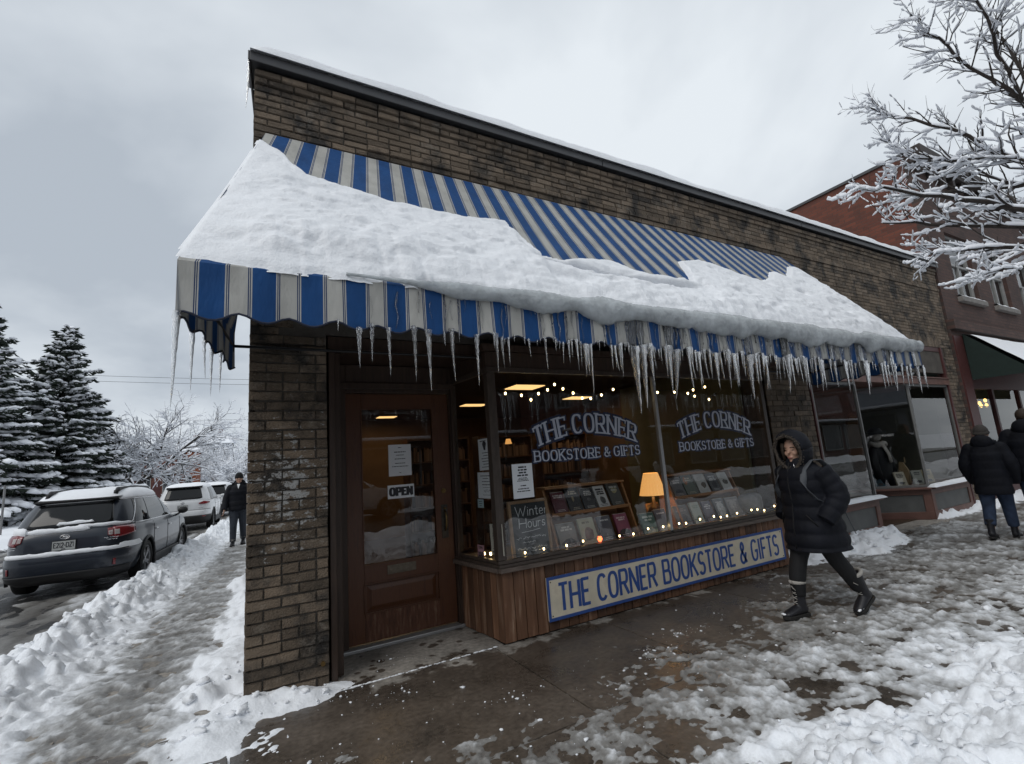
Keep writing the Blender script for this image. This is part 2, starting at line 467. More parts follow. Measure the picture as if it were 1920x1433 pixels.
# trodden slush on the front walk
yb = np.interp(X, [-1, 0, 1, 2, 3, 4, 5, 6, 7, 9, 11, 20], [2.9, 2.75, 2.65, 2.80, 3.1, 3.25, 3.35, 3.75, 4.0, 4.2, 4.4, 4.4])
S = sstep(0.45, -0.75, Y - yb + 1.1 * (n_lo - 0.5))
Sx = S * (0.72 + 0.28 * sstep(1.5, 4.0, X))
t = -0.021 + 0.032 * Sx + 0.034 * (n_md - 0.5) * (0.4 + S) + 0.020 * (ridge - 0.55) * S + 0.014 * (ridge2 - 0.5) + 0.024 * (n_hi - .5) + 0.020 * (n_vh - 0.5)
c = 0.10 + 0.14 * n_lo + 9.0 * np.clip(t, -0.01, 0.03) + 0.32 * (n_md - 0.48) + 0.16 * (ridge2 - 0.5) + 0.35 * (n_hi - .5) + 0.3 * (n_vh - .5) + 0.30 * sstep(2.5, 1.7, Y + 0.4 * (n_lo - 0.5))
mfront = X > -0.2
t = t + 0.012 * sstep(3.2, 2.4, Y) * sstep(2.6, 1.0, X) * (n_md > 0.42)
lay(np.where(mfront & (Y < 4.2), t, -0.03), c)
# trodden slush on the side walk
S2 = sstep(0.12, -0.5, XW + 0.5 * (n_lo - 0.5)) * sstep(2.6, 4.6, Y + 0.9 * (n_lo - 0.5))
rl = 1 - np.abs(2 * vnoise(wx * 4.5 + wy * 2.2, wy * 5.0) - 1)
t = -0.014 + 0.026 * S2 + 0.036 * (n_md - 0.5) + 0.026 * (rl - 0.5) + 0.012 * (ridge2 - 0.5) + 0.022 * (n_hi - .5) + .014 * (n_vh - .5)
edge = np.maximum(sstep(-0.75, -0.15, XW), sstep(-0.65, -1.25, XS))
c = 0.22 + 0.25 * (n_lo - 0.4) + 0.50 * (n_md - 0.5) + 0.40 * (rl - 0.5) + 0.2 * (ridge2 - .5) + 0.5 * (n_hi - .5) + 0.55 * edge ** 1.6
lay(np.where((XS > -2.0) & (XW < 0.3), t, -0.03), c)
# white margin along the side wall
t = 0.13 * sstep(-0.52, -0.12, XW + 0.35 * (n_lo - 0.5) + 0.25 * (n_md - 0.5)) * sstep(4.2, 4.6, Y + 0.3 * (n_md - 0.5)) * (0.55 + 0.8 * n_md) - 0.02
lay(np.where(XW < 0.12, t + 0.012 * (ridge2 - 0.5), -0.03), np.full(X.shape, 0.98))
# pile at the pier's corner
d = (np.abs(X - 0.18) / 0.50) ** 2 + (np.abs(Y - 4.14) / 0.17) ** 2
t = 0.115 * np.exp(-d * 1.2) * (0.45 + 1.1 * n_md) - 0.022 + 0.02 * (ridge2 - 0.4) * np.exp(-d * 0.6)
d2 = (np.abs(X + 0.10) / 0.22) ** 2 + (np.abs(Y - 4.0) / 0.33) ** 2
t2 = 0.09 * np.exp(-d2 * 1.1) * (0.4 + 1.2 * n_md) - 0.022
lay(np.maximum(t, t2), 0.95 + 0.3 * (n_hi - .5))
# ploughed bank along the side street's kerb
bilb = np.abs(2 * vnoise(wx * 4.1 + 3, wy * 3.6) - 1); bilc = np.abs(2 * vnoise(wx * 9.5 + 8, wy * 8.5) - 1)
hb = 0.20 * np.exp(-((XS + 1.55 + 0.25 * (n_lo - 0.5)) / 0.36) ** 2) * (0.30 + 0.8 * n_md + 0.7 * bilb + 0.3 * bilc) * sstep(2.5, 5.5, Y) + 0.05 * np.exp(-((XS + 1.2) / 0.6) ** 2) * (.4 + bilc)
lay(np.where(XS > -2.3, hb - 0.028 + 0.03 * (ridge - 0.5) * hb / 0.2 + 0.010 * (ridge2 - 0.5), -0.03), 0.86 + 0.3 * (n_md - 0.5))
# bank along the front street
yk = np.interp(X, [-2, 0, 1.2, 1.7, 2.0, 2.6, 3.3, 4.2, 5.6, 8, 11, 20], [0.2, 0.6, 1.5, 1.85, 2.0, 2.0, 1.98, 1.82, 1.7, 1.6, 1.6, 1.6])
dd = yk - 0.10 - Y + 0.45 * (n_md - 0.5) + 0.5 * (n_lo - 0.5)
bil = np.abs(2 * vnoise(wx * 1.9 + 5, wy * 2.2) - 1); bil2 = np.abs(2 * vnoise(wx * 4.7 + 15, wy * 5.2) - 1); bil3 = np.abs(2 * vnoise(wx * 11 + 1, wy * 12) - 1)
t = sstep(-0.05, 0.9, dd) * (0.06 + 0.11 * bil + 0.09 * n_lo + 0.07 * bil2 + 0.025 * bil3 + 0.05 * n_md + 0.03 * n_vh) + 0.045 * sstep(-0.1, 0.2, dd) * (n_hi + bil3 - .3) - 0.02
lay(np.where(X > -0.5, t, -0.03), 0.88 + 0.45 * (n_md - 0.5) + 0.30 * (n_hi - .5))
# drift along the neighbouring shop's foot
yw = np.interp(X, [6.0, 6.5, 7.5, 9.0, 9.35, 9.6, 10.8, 11.2, 13, 20], [4.3, 3.78, 3.5, 3.75, 4.0, 4.5, 4.6, 4.1, 3.9, 3.9])
dd = Y - yw + 0.5 * (n_md - 0.5) + 0.35 * (n_lo - 0.5)
t = sstep(-0.05, 0.5, dd) * (0.05 + 0.12 * n_md + 0.06 * np.abs(2 * vnoise(wx * 5 + 2, wy * 5) - 1)) - 0.02 + 0.02 * (ridge2 - 0.5)
lay(np.where((X > 6.05) & (Y < 4.6) & ((X < 9.4) | (X > 11.0)), t, -0.03), np.full(X.shape, 0.97))
# side street: churned slush with wheel ruts along it
u = xs_of(wx, wy)
rut = np.minimum(np.abs(np.mod(XS + 3.9, 2.1) - 0.3), 1.0)
n_al = fbm(u * 3.4, wy * 0.8, 4)
t = 0.075 * (n_al - 0.47) + 0.03 * (fbm(u * 8, wy * 2.4, 3) - 0.5) + 0.03 * sstep(0.15, 0.6, rut) - 0.018
c = 0.02 + 1.25 * (n_al - 0.32) + 0.25 * (n_md - 0.5)
lay(np.where(XS < -1.85, t, -0.03), c)
under_car_mask = (XS < -1.95) & (XS > -3.6) & (Y > 10.9) & (Y < 15.7)  # slush thinned to wet asphalt under the nearest parked car
th = np.where(under_car_mask, np.minimum(th, -0.012 + 0.05 * (n_md - 0.55)), th)
# lawn beyond the street
t = 0.30 * sstep(-7.7, -9.2, XS + 0.5 * (n_lo - 0.5)) * (0.7 + 0.6 * n_lo) - 0.04
lay(t, np.full(X.shape, 0.98))
th = th + np.where(th > -0.02, 0.008 * (n_hi - 0.5) + 0.008 * (n_vh - .5), 0)
# footprints
fp = np.zeros(X.shape)
rr_ = random.Random(5)
def foot(px, py, ang, dep):
    i0, i1 = np.searchsorted(gx, [px - 0.25, px + 0.25]); j0, j1 = np.searchsorted(gy, [py - 0.25, py + 0.25])
    if i1 - i0 < 2 or j1 - j0 < 2: return
    xx = X[j0:j1, i0:i1] - px; yy = Y[j0:j1, i0:i1] - py
    a = xx * math.cos(ang) + yy * math.sin(ang); b_ = -xx * math.sin(ang) + yy * math.cos(ang)
    q = (a / 0.14) ** 2 + (b_ / 0.052) ** 2
    fp[j0:j1, i0:i1] += dep * (-np.exp(-q ** 2) + 0.35 * np.exp(-((np.sqrt(q) - 1.25) / 0.22) ** 2))
for i in range(260):
    foot(rr_.uniform(0.8, 13), rr_.uniform(1.7, 3.3), rr_.choice((0, math.pi)) + rr_.gauss(0, 0.4), rr_.uniform(0.006, 0.016))
for i in range(170):
    foot(rr_.uniform(-1.3, -0.1), rr_.uniform(3.8, 15), math.pi / 2 + rr_.gauss(0, 0.4), rr_.uniform(0.006, 0.018))
th = th + np.where(th > -0.006, fp, 0)
clean = np.clip(clean + np.clip(fp * 6, -0.12, 0.06), 0.0, 1.05)
Z = base + th
# keep the snow out of the buildings
inside = ((XW > 0.10) & (Y > 4.35) & (Y < 12.3)) 
keepv = (th > -0.022) & ~inside
ny, nx = X.shape
idx = np.arange(ny * nx).reshape(ny, nx)
q = np.stack([idx[:-1, :-1], idx[:-1, 1:], idx[1:, 1:], idx[1:, :-1]], -1).reshape(-1, 4)
kq = keepv.ravel()[q].any(1) & ~inside.ravel()[q].all(1)
q = q[kq]
used = np.unique(q); remap = np.full(ny * nx, -1); remap[used] = np.arange(len(used))
V = np.stack([X.ravel(), Y.ravel(), Z.ravel()], -1)[used]
me = np_mesh('slush', V, remap[q], 'slush')
at = me.attributes.new('clean', 'FLOAT', 'POINT'); at.data.foreach_set('value', clean.ravel()[used].astype(np.float32))
o = link('slush', me)
tag(o, 'grey trodden slush and white snow banks covering sidewalks and street', 'slush', kind='stuff')
_gx, _gy, _gZ = gx, gy, np.where(th > 0, Z, base)
def ground_z(x, y):
    i = min(max(np.searchsorted(_gx, x), 0), len(_gx) - 1); j = min(max(np.searchsorted(_gy, y), 0), len(_gy) - 1)
    return float(_gZ[j, i])

# crumbs of snow kicked onto the bare concrete
ico = [(0, 0, 1), (0.89, 0, 0.45), (0.28, 0.85, 0.45), (-0.72, 0.53, 0.45), (-0.72, -0.53, 0.45), (0.28, -0.85, 0.45),
       (0.72, 0.53, -0.45), (-0.28, 0.85, -0.45), (-0.89, 0, -0.45), (-0.28, -0.85, -0.45), (0.72, -0.53, -0.45), (0, 0, -1)]
icof = [(0, 1, 2), (0, 2, 3), (0, 3, 4), (0, 4, 5), (0, 5, 1), (1, 6, 2), (2, 7, 3), (3, 8, 4), (4, 9, 5), (5, 10, 1),
        (2, 6, 7), (3, 7, 8), (4, 8, 9), (5, 9, 10), (1, 10, 6), (6, 11, 7), (7, 11, 8), (8, 11, 9), (9, 11, 10), (10, 11, 6)]
cr = MB()
for i in range(420):
    if i < 200:
        x = rr_.uniform(0.5, 6.0); y = min(4.0, 2.2 + abs(rr_.gauss(0, 0.75)))
    else:
        cx_ = rr_.choice(((0.55, 4.0), (1.1, 4.4), (1.0, 3.75), (2.9, 3.1), (3.4, 3.3), (1.6, 3.2), (-0.3, 3.9), (0.4, 3.2)))
        x = cx_[0] + rr_.gauss(0, 0.14); y = cx_[1] + rr_.gauss(0, 0.09)
    s_ = 0.002 + 0.011 * rr_.random() ** 5
    zz = ground_z(x, y)
    a = rr_.uniform(0, 6.28); sx_ = s_ * rr_.uniform(0.8, 1.9)
    P = []
    for p in ico:
        k = rr_.uniform(0.75, 1.2)
        px, py, pz = p[0] * sx_ * k, p[1] * s_ * k, p[2] * s_ * 0.6 * k
        P.append((x + px * math.cos(a) - py * math.sin(a), y + px * math.sin(a) + py * math.cos(a), zz + s_ * 0.4 + pz))
    cr.add(P, icof)
tag(cr.build('snow_crumbs', 'snow', smooth=True), 'small crumbs of snow scattered over the wet concrete', 'snow', kind='stuff')
# broken clods lying on the banks
def clod_mesh(seed):
    rd = random.Random(seed); bm = bmesh.new(); bmesh.ops.create_icosphere(bm, subdivisions=2, radius=1)
    for v in bm.verts:
        k = 1 + .6 * (mnoise.noise(v.co * 1.3 + Vector((seed * 7, 0, 0)))) + .45 * mnoise.noise(v.co * 2.9 + Vector((0, seed * 5, 0)))
        v.co = v.co * k; v.co.z *= .7
    P = [tuple(v.co) for v in bm.verts]; F_ = [tuple(v.index for v in f.verts) for f in bm.faces]; bm.free(); return P, F_
CM_ = [clod_mesh(i) for i in range(7)]
cd = MB(); thn = th; n_ = 0; tries = 0
while n_ < 520 and tries < 20000:
    tries += 1
    k = rr_.random()
    if k < .5: x, y = rr_.uniform(1.2, 6.5), rr_.uniform(.9, 2.3)
    elif k < .72: yy = rr_.uniform(4.2, 13); x, y = sx(-1.5, yy) + rr_.gauss(0, .3), yy
    elif k < .86: x, y = rr_.uniform(6.2, 9.2), rr_.uniform(3.3, 4.1)
    else: x, y = rr_.uniform(-.45, .65), rr_.uniform(3.85, 4.9)
    i = min(np.searchsorted(gx, x), len(gx) - 1); j = min(np.searchsorted(gy, y), len(gy) - 1)
    if clean[j, i] < .7 or th[j, i] < .02 or (x > .04 and y > 4.2): continue
    s_ = .008 + .036 * rr_.random() ** 2.6; P, F_ = CM_[rr_.randrange(7)]; a = rr_.uniform(0, 6.28); ca, sa = math.cos(a), math.sin(a); el = rr_.uniform(.8, 1.5)
    z = Z[j, i] + s_ * .15
    cd.add([(x + s_ * (p[0] * el * ca - p[1] * sa), y + s_ * (p[0] * el * sa + p[1] * ca), z + s_ * p[2]) for p in P], F_); n_ += 1
tag(cd.build('snow_clods', 'snow', smooth=True), 'broken clods of snow lying on the banks', 'snow', kind='stuff')
# thin line of snow left in the joint before the door
jl = MB()
for i in range(70):
    x = 0.68 + 1.3 * i / 69 + rr_.gauss(0, 0.006)
    if rr_.random() < 0.25: continue
    s_ = rr_.uniform(0.006, 0.014)
    jl.ell((x, 4.07 + rr_.gauss(0, 0.004), 0.0), (s_ * 2.0, s_ * rr_.uniform(0.6, 1.1), s_ * 0.5), 6, 4)
tag(jl.build('joint_snow', 'snow', smooth=True), 'thin broken line of snow in the joint before the door', 'snow', kind='stuff')

# ================================================================== LETTERING (drawn strokes)
def _arc(cx, cy, rx, ry, a0, a1, n=14, p=2.6):
    out = []
    for i in range(n + 1):
        a = R(a0 + (a1 - a0) * i / n); c, s = math.cos(a), math.sin(a)
        k = (abs(c) ** p + abs(s) ** p) ** (-1 / p)
        out.append((cx + rx * c * k, cy + ry * s * k))
    return out
def _bowl(x0, x1, y0, y1):
    r = (y1 - y0) / 2; rx = min(r, (x1 - x0) * 0.62); xm = x1 - rx
    return [(x0, y1), (xm, y1)] + _arc(xm, (y0 + y1) / 2, rx, r, 90, -90, 10, 2.3)[1:-1] + [(xm, y0), (x0, y0)]
GL = {
 'T': (0.86, [[(0.5, 1), (0.5, 0)], [(0, 1), (1, 1)]]),
 'H': (1.0, [[(0, 0), (0, 1)], [(1, 0), (1, 1)], [(0, .5), (1, .5)]]),
 'E': (0.8, [[(0, 0), (0, 1)], [(0, 1), (1, 1)], [(0, 0), (1, 0)], [(0, .52), (.82, .52)]]),
 'F': (0.78, [[(0, 0), (0, 1)], [(0, 1), (1, 1)], [(0, .5), (.8, .5)]]),
 'C': (0.98, [_arc(.5, .5, .5, .5, 42, 318, 22)]),
 'G': (1.0, [_arc(.5, .5, .5, .5, 42, 330, 22) + [(1, .46), (.56, .46)]]),
 'O': (1.02, [_arc(.5, .5, .5, .5, 90, 450, 28)]),
 'R': (0.98, [[(0, 0), (0, 1)], _bowl(0, .95, .47, 1), [(.5, .47), (1, 0)]]),
 'P': (0.92, [[(0, 0), (0, 1)], _bowl(0, 1, .45, 1)]),
 'B': (0.95, [[(0, 0), (0, 1)], _bowl(0, .9, .53, 1), _bowl(0, 1, 0, .53)]),
 'N': (1.0, [[(0, 0), (0, 1)], [(0, 1), (1, 0)], [(1, 0), (1, 1)]]),
 'K': (0.98, [[(0, 0), (0, 1)], [(.95, 1), (0.04, .42)], [(.3, .58), (1, 0)]]),
 'S': (0.86, [_arc(.5, .74, .47, .26, 28, 270, 12, 2.2) + _arc(.5, .25, .5, .25, 90, -152, 12, 2.2)[1:]]),
 'I': (0.28, [[(.5, 0), (.5, 1)]]),
 'D': (0.98, [[(0, 0), (0, 1)], _bowl(0, 1, 0, 1)]),
 'Z': (0.85, [[(0, 1), (1, 1), (0, 0), (1, 0)]]),
 'W': (1.4, [[(0, 1), (.27, 0), (.5, .8), (.73, 0), (1, 1)]]),
 'U': (0.95, [[(0, 1), (0, .3)] + _arc(.5, .3, .5, .3, 180, 360, 10)[1:] + [(1, 1)]]),
 '&': (1.05, [[(1, 0), (.28, .68)] + _arc(.44, .8, .22, .2, 200, -30, 10, 2)[0:] + [(.12, .40)] + _arc(.42, .24, .38, .24, 150, 330, 10, 2) + [(.98, .5)]]),
 '1': (0.4, [[(.1, .8), (.6, 1), (.6, 0)]]),
 '2': (0.8, [_arc(.5, .72, .48, .28, 160, -25, 10, 2) + [(0, 0), (1, 0)]]),
 'J': (0.7, [[(1, 1), (1, .28)] + _arc(.5, .28, .5, .28, 0, -170, 8)[1:]]),
 '-': (0.5, [[(0.1, .45), (.9, .45)]]),
 '$': (0.8, [_arc(.5, .72, .45, .22, 28, 270, 10, 2.2) + _arc(.5, .28, .47, .22, 90, -152, 10, 2.2)[1:], [(.5, 1.05), (.5, -.05)]]),
 'i': (0.12, [[(.5, 0), (.5, .6)], [(.5, .8), (.5, .84)]]),
 'n': (0.5, [[(0, .6), (0, 0)], [(0, .4)] + _arc(.5, .38, .5, .22, 150, 0, 6)[1:] + [(1, 0)]]),
 't': (0.42, [[(.5, .9), (.5, .12), (.7, 0), (1, .06)], [(0, .62), (1, .62)]]),
 'e': (0.52, [[(0, .3), (1, .34)] + _arc(.5, .3, .5, .3, 8, 320, 14)[0:]]),
 'r': (0.4, [[(0, .6), (0, 0)], [(0, .38), (.4, .58), (1, .56)]]),
 'o': (0.55, [_arc(.5, .3, .5, .3, 90, 450, 14)]),
 'u': (0.5, [[(0, .6), (0, .2)] + _arc(.5, .2, .5, .2, 180, 360, 6)[1:] + [(1, .6)], [(1, .6), (1, 0)]]),
 's': (0.42, [_arc(.5, .45, .45, .15, 28, 270, 8, 2.2) + _arc(.5, .15, .5, .15, 90, -152, 8, 2.2)[1:]]),
}
def strokes_of(text, h, wf=1.0, sp=0.2, wordsp=0.42, sw=0.12):
    """centre lines of a line of lettering: list of polylines in metres, and its width"""
    x = 0.0; out = []
    for ch in text:
        if ch == ' ': x += wordsp * h * wf; continue
        w, pl = GL[ch]; w = w * wf * h; ins = sw * h / 2
        ww = max(w - 2 * ins, 0.001)
        for p in pl:
            out.append((ch, [(x + ins + q[0] * ww, ins + q[1] * (h - 2 * ins)) for q in p]))
        x += w + sp * h
    return out, x - sp * h
def ribbon(mb, pl, sw, contrast=1.0, m=0, fn=None, ext=0.0, dens=0):
    """mitred strip along a polyline; fn maps (x, y) to a 3D point"""
    P = [Vector((a, b)) for a, b in pl]
    closed = (P[0] - P[-1]).length < 1e-5
    if dens:
        Q = [P[0]]
        for a, b in zip(P, P[1:]):
            k = max(1, int((b - a).length / dens))
            for i in range(1, k + 1): Q.append(a + (b - a) * i / k)
        P = Q
    if closed: P = P[:-1]
    n = len(P); L_, R_ = [], []
    for i in range(n):
        if closed: a, b = P[i - 1], P[(i + 1) % n]; d0 = (P[i] - a); d1 = (b - P[i])
        else:
            d0 = P[i] - P[i - 1] if i else P[1] - P[0]
            d1 = P[i + 1] - P[i] if i < n - 1 else P[-1] - P[-2]
        d0 = d0.normalized(); d1 = d1.normalized()
        t_ = (d0 + d1); t_ = t_.normalized() if t_.length > 1e-6 else d0
        nn = Vector((-t_.y, t_.x)); k = 1 / max(0.45, nn.dot(Vector((-d0.y, d0.x))))
        w = sw * (contrast + (1 - contrast) * abs(t_.y)) / 2 * k
        c = P[i]
        if not closed and ext:
            if i == 0: c = c - d1 * ext
            if i == n - 1: c = c + d0 * ext
        L_.append(c + nn * w); R_.append(c - nn * w)
    vs_ = [fn(*p) for p in L_] + [fn(*p) for p in R_]
    fs = [(i, i + n, (i + 1) % n + n, (i + 1) % n) for i in range(n if closed else n - 1)]
    mb.add(vs_, fs, m)
def text_mesh(mb, text, h, fn, wf=1.0, sp=0.2, sw=0.12, contrast=1.0, serif=False, grow=0.0, center=True, width=None, wordsp=0.42, dens=0, jitter=0.0002, m=0):
    st, w = strokes_of(text, h, wf, sp, wordsp, sw)
    sxk = width / w if width else 1.0
    W_ = w * sxk
    off = -W_ / 2 if center else 0
    k = 0
    for ch, pl in st:
        pl = [(p[0] * sxk + off, p[1]) for p in pl]
        k += 1
        f2 = (lambda kk: (lambda x, y: fn(x, y, (kk % 5) * jitter)))(k)
        ribbon(mb, pl, sw * h + grow, contrast, m, f2, sw * h / 2 * min(1, sxk) + grow / 2 if (ch not in 'OGCS&' or grow) else 0, dens)
        if serif and ch not in 'O&':
            for end, nb in ((pl[0], pl[1]), (pl[-1], pl[-2])):
                k += 1
                f3 = (lambda kk: (lambda x, y: fn(x, y, (kk % 5) * jitter + jitter * 0.4)))(k)
                if ch in 'CGS':
                    if end[1] > h * 0.55 or ch == 'S':
                        ribbon(mb, [(end[0], end[1] - h * .10), (end[0], end[1] + h * .10)], h * .07 + grow, 1, m, f3, grow / 2)
                elif abs(end[1] - nb[1]) > 0.3 * h:
                    yy = h * .035 if end[1] < h / 2 else h - h * .035
                    hw = sw * h * 1.05
                    ribbon(mb, [(end[0] - hw, yy), (end[0] + hw, yy)], h * .07 + grow, 1, m, f3, grow / 2)
                elif abs(end[1] - nb[1]) < 0.02 * h and ch in 'TEF' and abs(end[0] - nb[0]) > 0.2 * h * wf and end is not pl[0] or (ch == 'T' and abs(end[1] - nb[1]) < .02 * h):
                    sgn = -1 if end[1] > h * .5 else 1
                    ribbon(mb, [(end[0], end[1]), (end[0], end[1] + sgn * h * .17)], h * .07 + grow, 1, m, f3, 0)
    return W_
def scribble(mb, x0, x1, y, h, fn, rnd, sw=0.0025, m=0, seg=None):
    """a line of handwriting or print too small to read"""
    x = x0
    while x < x1:
        w = rnd.uniform(1.5, 5) * h; xe = min(x + w, x1); n = max(3, int((xe - x) / (h * 0.28)))
        pl = [(x + (xe - x) * i / n, y + (rnd.uniform(-.5, .5) * h if i % 2 else rnd.uniform(-.1, .5) * h)) for i in range(n + 1)]
        ribbon(mb, pl, sw, 1, m, lambda a, b: fn(a, b, 0)); x = xe + h * 0.55
def print_lines(mb, x0, x1, ys, h, fn, rnd, m=0, center=True):
    for y in ys:
        w = (x1 - x0) * rnd.uniform(.55, 1.0); xa = (x0 + x1 - w) / 2 if center else x0
        x = xa
        while x < xa + w:
            ww = rnd.uniform(1.2, 4.5) * h; xe = min(x + ww, xa + w)
            if xe - x > h * .4: mb.add([fn(x, y - h / 2, 0), fn(xe, y - h / 2, 0), fn(xe, y + h / 2, 0), fn(x, y + h / 2, 0)], [(0, 1, 2, 3)], m)
            x = xe + h * 0.5

# ================================================================== BOOKSTORE BUILDING
WY = 4.23          # face of the front wall
BX0, BX1, BZ = 0.06, 13.42, 5.15
mat('brick', (0.168, 0.128, 0.091), 0.85, var=0.35, vscale=2.6, bump=0.6, bscale=70, objrand=0.42, col2=(0.026, 0.023, 0.020), contrast=(0.46, 0.62), coords='World', vdetail=10)
mat('brick_course', (0.168, 0.128, 0.091), 0.85, var=0.35, vscale=2.6, bump=0.6, bscale=70, island=0.42, col2=(0.026, 0.023, 0.020), contrast=(0.46, 0.62), coords='World', vdetail=10)
mat('brick_red', (0.13, 0.045, 0.026), 0.85, var=0.3, vscale=14, bump=0.4, bscale=60, objrand=0.3)
mat('mortar', (0.085, 0.075, 0.064), 0.95, var=0.3, vscale=5, bump=0.3, bscale=50)
mat('coping_metal', (0.075, 0.075, 0.078), 0.45, metal=0.0, var=0.1, vscale=4)
mat('dark_wood', (0.048, 0.029, 0.020), 0.5, var=0.35, vscale=6, stretch=(6, 6, 0.6), bump=0.15, bscale=20)
mat('door_wood', (0.145, 0.055, 0.024), 0.38, var=0.5, vscale=5, stretch=(8, 8, 0.7), bump=0.2, bscale=18, col2=(0.045, 0.018, 0.010), contrast=(.35, .7))
mat('worn_wood', (0.11, 0.045, 0.024), 0.55, var=0.5, vscale=7, stretch=(5, 5, 1), col2=(0.15, 0.10, 0.065), contrast=(.52, .78), bump=0.3, bscale=30)
mat('plank_wood', (0.135, 0.066, 0.036), 0.6, var=0.4, vscale=4, stretch=(5, 5, 0.5), col2=(0.24, 0.17, 0.12), contrast=(.54, .80), bump=0.35, bscale=26, objrand=0.42)
mat('frame_wood', (0.062, 0.046, 0.036), 0.42, var=0.3, vscale=8, stretch=(3, 3, 1), bump=0.1)
mat('sill_wood', (0.13, 0.10, 0.082), 0.5, var=0.4, vscale=8, stretch=(0.8, 5, 5), bump=0.25, bscale=30)
mat('aluminium', (0.42, 0.42, 0.42), 0.4, metal=0.6, var=0.1)
mat('brass', (0.23, 0.15, 0.06), 0.35, metal=0.9, var=0.3, vscale=30)
mat('old_metal', (0.07, 0.062, 0.052), 0.45, metal=0.7, var=0.3, vscale=30)
mat('black', (0.008, 0.008, 0.008), 0.6)
mat('white_paint_flakes', (0.45, 0.45, 0.44), 0.8, var=0.2)
def glass_mat(name, tint=(0.92, 0.93, 0.92), boost=0.03, rough=0.0):
    m = bpy.data.materials.new(name); m.use_nodes = True; nt = m.node_tree; nt.nodes.clear()
    o = nt.nodes.new('ShaderNodeOutputMaterial'); t = nt.nodes.new('ShaderNodeBsdfTransparent'); g = nt.nodes.new('ShaderNodeBsdfGlossy')
    lw = nt.nodes.new('ShaderNodeLayerWeight'); lw.inputs['Blend'].default_value = .5; f = nt.nodes.new('ShaderNodeMath'); f.operation = 'POWER'; f.inputs[1].default_value = 5.0; nt.links.new(lw.outputs['Facing'], f.inputs[0])
    a = nt.nodes.new('ShaderNodeMath'); a.operation = 'MULTIPLY_ADD'; a.inputs[1].default_value = .95; a.inputs[2].default_value = .05 + boost; a.use_clamp = True
    t.inputs[0].default_value = (*tint, 1); g.inputs['Roughness'].default_value = rough
    x = nt.nodes.new('ShaderNodeMixShader'); l = nt.links.new
    l(f.outputs[0], a.inputs[0]); l(a.outputs[0], x.inputs[0]); l(t.outputs[0], x.inputs[1]); l(g.outputs[0], x.inputs[2]); l(x.outputs[0], o.inputs[0])
    MATS[name] = m
glass_mat('glass')
glass_mat('glass_dim', (0.75, 0.76, 0.75), 0.05)

bk = empty('bookstore_building', (BX0, WY, 0))
tag(bk, 'single-storey brown brick corner shop with bay window and flat parapet', 'building')
def P_(mb, name, m, parent=None, **k):
    # parts are written in world coordinates; the root sits at the wall's foot
    mb.v = [(p[0] - BX0, p[1] - WY, p[2]) for p in mb.v]
    return mb.build(name, m, parent or bk, **k)
# ---- core walls (mortar behind the bricks)
w = MB()
MT = 0.012
w.box(BX0 + MT + .03, 0.642 - MT, WY + MT, 4.98, -0.1, 2.75)                       # corner pier
w.box(BX0 + MT, BX1 - MT, WY + MT, WY + 0.3, 2.75, BZ)                       # front wall above the shop windows
SK = 0.085                                                                   # the side wall follows the side street
w.add([(BX0 + MT + SK * (y - WY) + dx, y, z) for z in (-0.1, BZ) for (dx, y) in ((0, WY + 0.31), (0.28, WY + 0.31), (0.28, 12.2), (0, 12.2))], [(0, 3, 2, 1), (4, 5, 6, 7), (0, 1, 5, 4), (1, 2, 6, 5), (2, 3, 7, 6), (3, 0, 4, 7)])
w.box(BX0 + 1.0, BX1 - MT, 12.0, 12.2, -0.1, BZ)
w.box(BX1 - 0.3, BX1 - MT, WY + 0.3, 12.0, -0.1, BZ)
w.box(6.62, 7.72 - MT, WY + MT, 4.6, -0.1, 2.75)                             # pier between the shops
w.box(12.86, BX1 - MT, WY + MT, WY + 0.3, -0.1, 2.75)
w.box(7.3, 7.42, 4.6, 12.0, -0.1, 2.75)                                        # party wall
P_(w, 'wall', 'mortar')
r_ = MB(); r_.box(BX0 + 0.75, BX1 - 0.3, WY + 0.3, 12.0, 4.3, 4.4)
P_(r_, 'roof', 'black')

# ---- bricks: every one near enough to tell apart is its own piece
BRH, BRJ = 0.078, 0.010
brick_meshes = {}
rb_ = random.Random(3)
def brick_mesh(L_, bh=BRH):
    key = (round(L_, 3), bh, rb_.randrange(5))
    if key not in brick_meshes:
        b = MB(); b.box(0, L_ - BRJ, 0, 0.07, 0, bh - BRJ); b.v = [(p[0] + rb_.gauss(0, .0022), p[1] + (rb_.gauss(0, .0016) if p[1] < .01 else 0), p[2] + rb_.gauss(0, .002)) for p in b.v]
        me = b.mesh('brick', 'brick'); bm = bmesh.new(); bm.from_mesh(me)
        bmesh.ops.bevel(bm, geom=[e for e in bm.edges if all(v.co.y < 0.01 for v in e.verts)], offset=0.005, segments=2, affect='EDGES')
        bm.to_mesh(me); bm.free(); brick_meshes[key] = me
    return brick_meshes[key]
course = MB()
n_single = [0]
rb_ = random.Random(3)
def put_brick(x, z, L_, single, face=WY, matn=None, bh=BRH):
    y = face - rb_.uniform(0, 0.0045) - (rb_.random() < .12) * rb_.uniform(0, .006)
    z = z + rb_.uniform(-0.001, 0.001)
    if single and n_single[0] < 296:
        n_single[0] += 1
        me = brick_mesh(L_, bh)
        if matn:
            me = me.copy(); me.materials[0] = MATS[matn]
        o = link('brick', me, bk, (x - BX0, y - WY, z))
        o.rotation_euler = (0, 0, rb_.gauss(0, 0.004))
        return
    course.box(x, x + L_ - BRJ, y, y + 0.06, z, z + bh - BRJ)
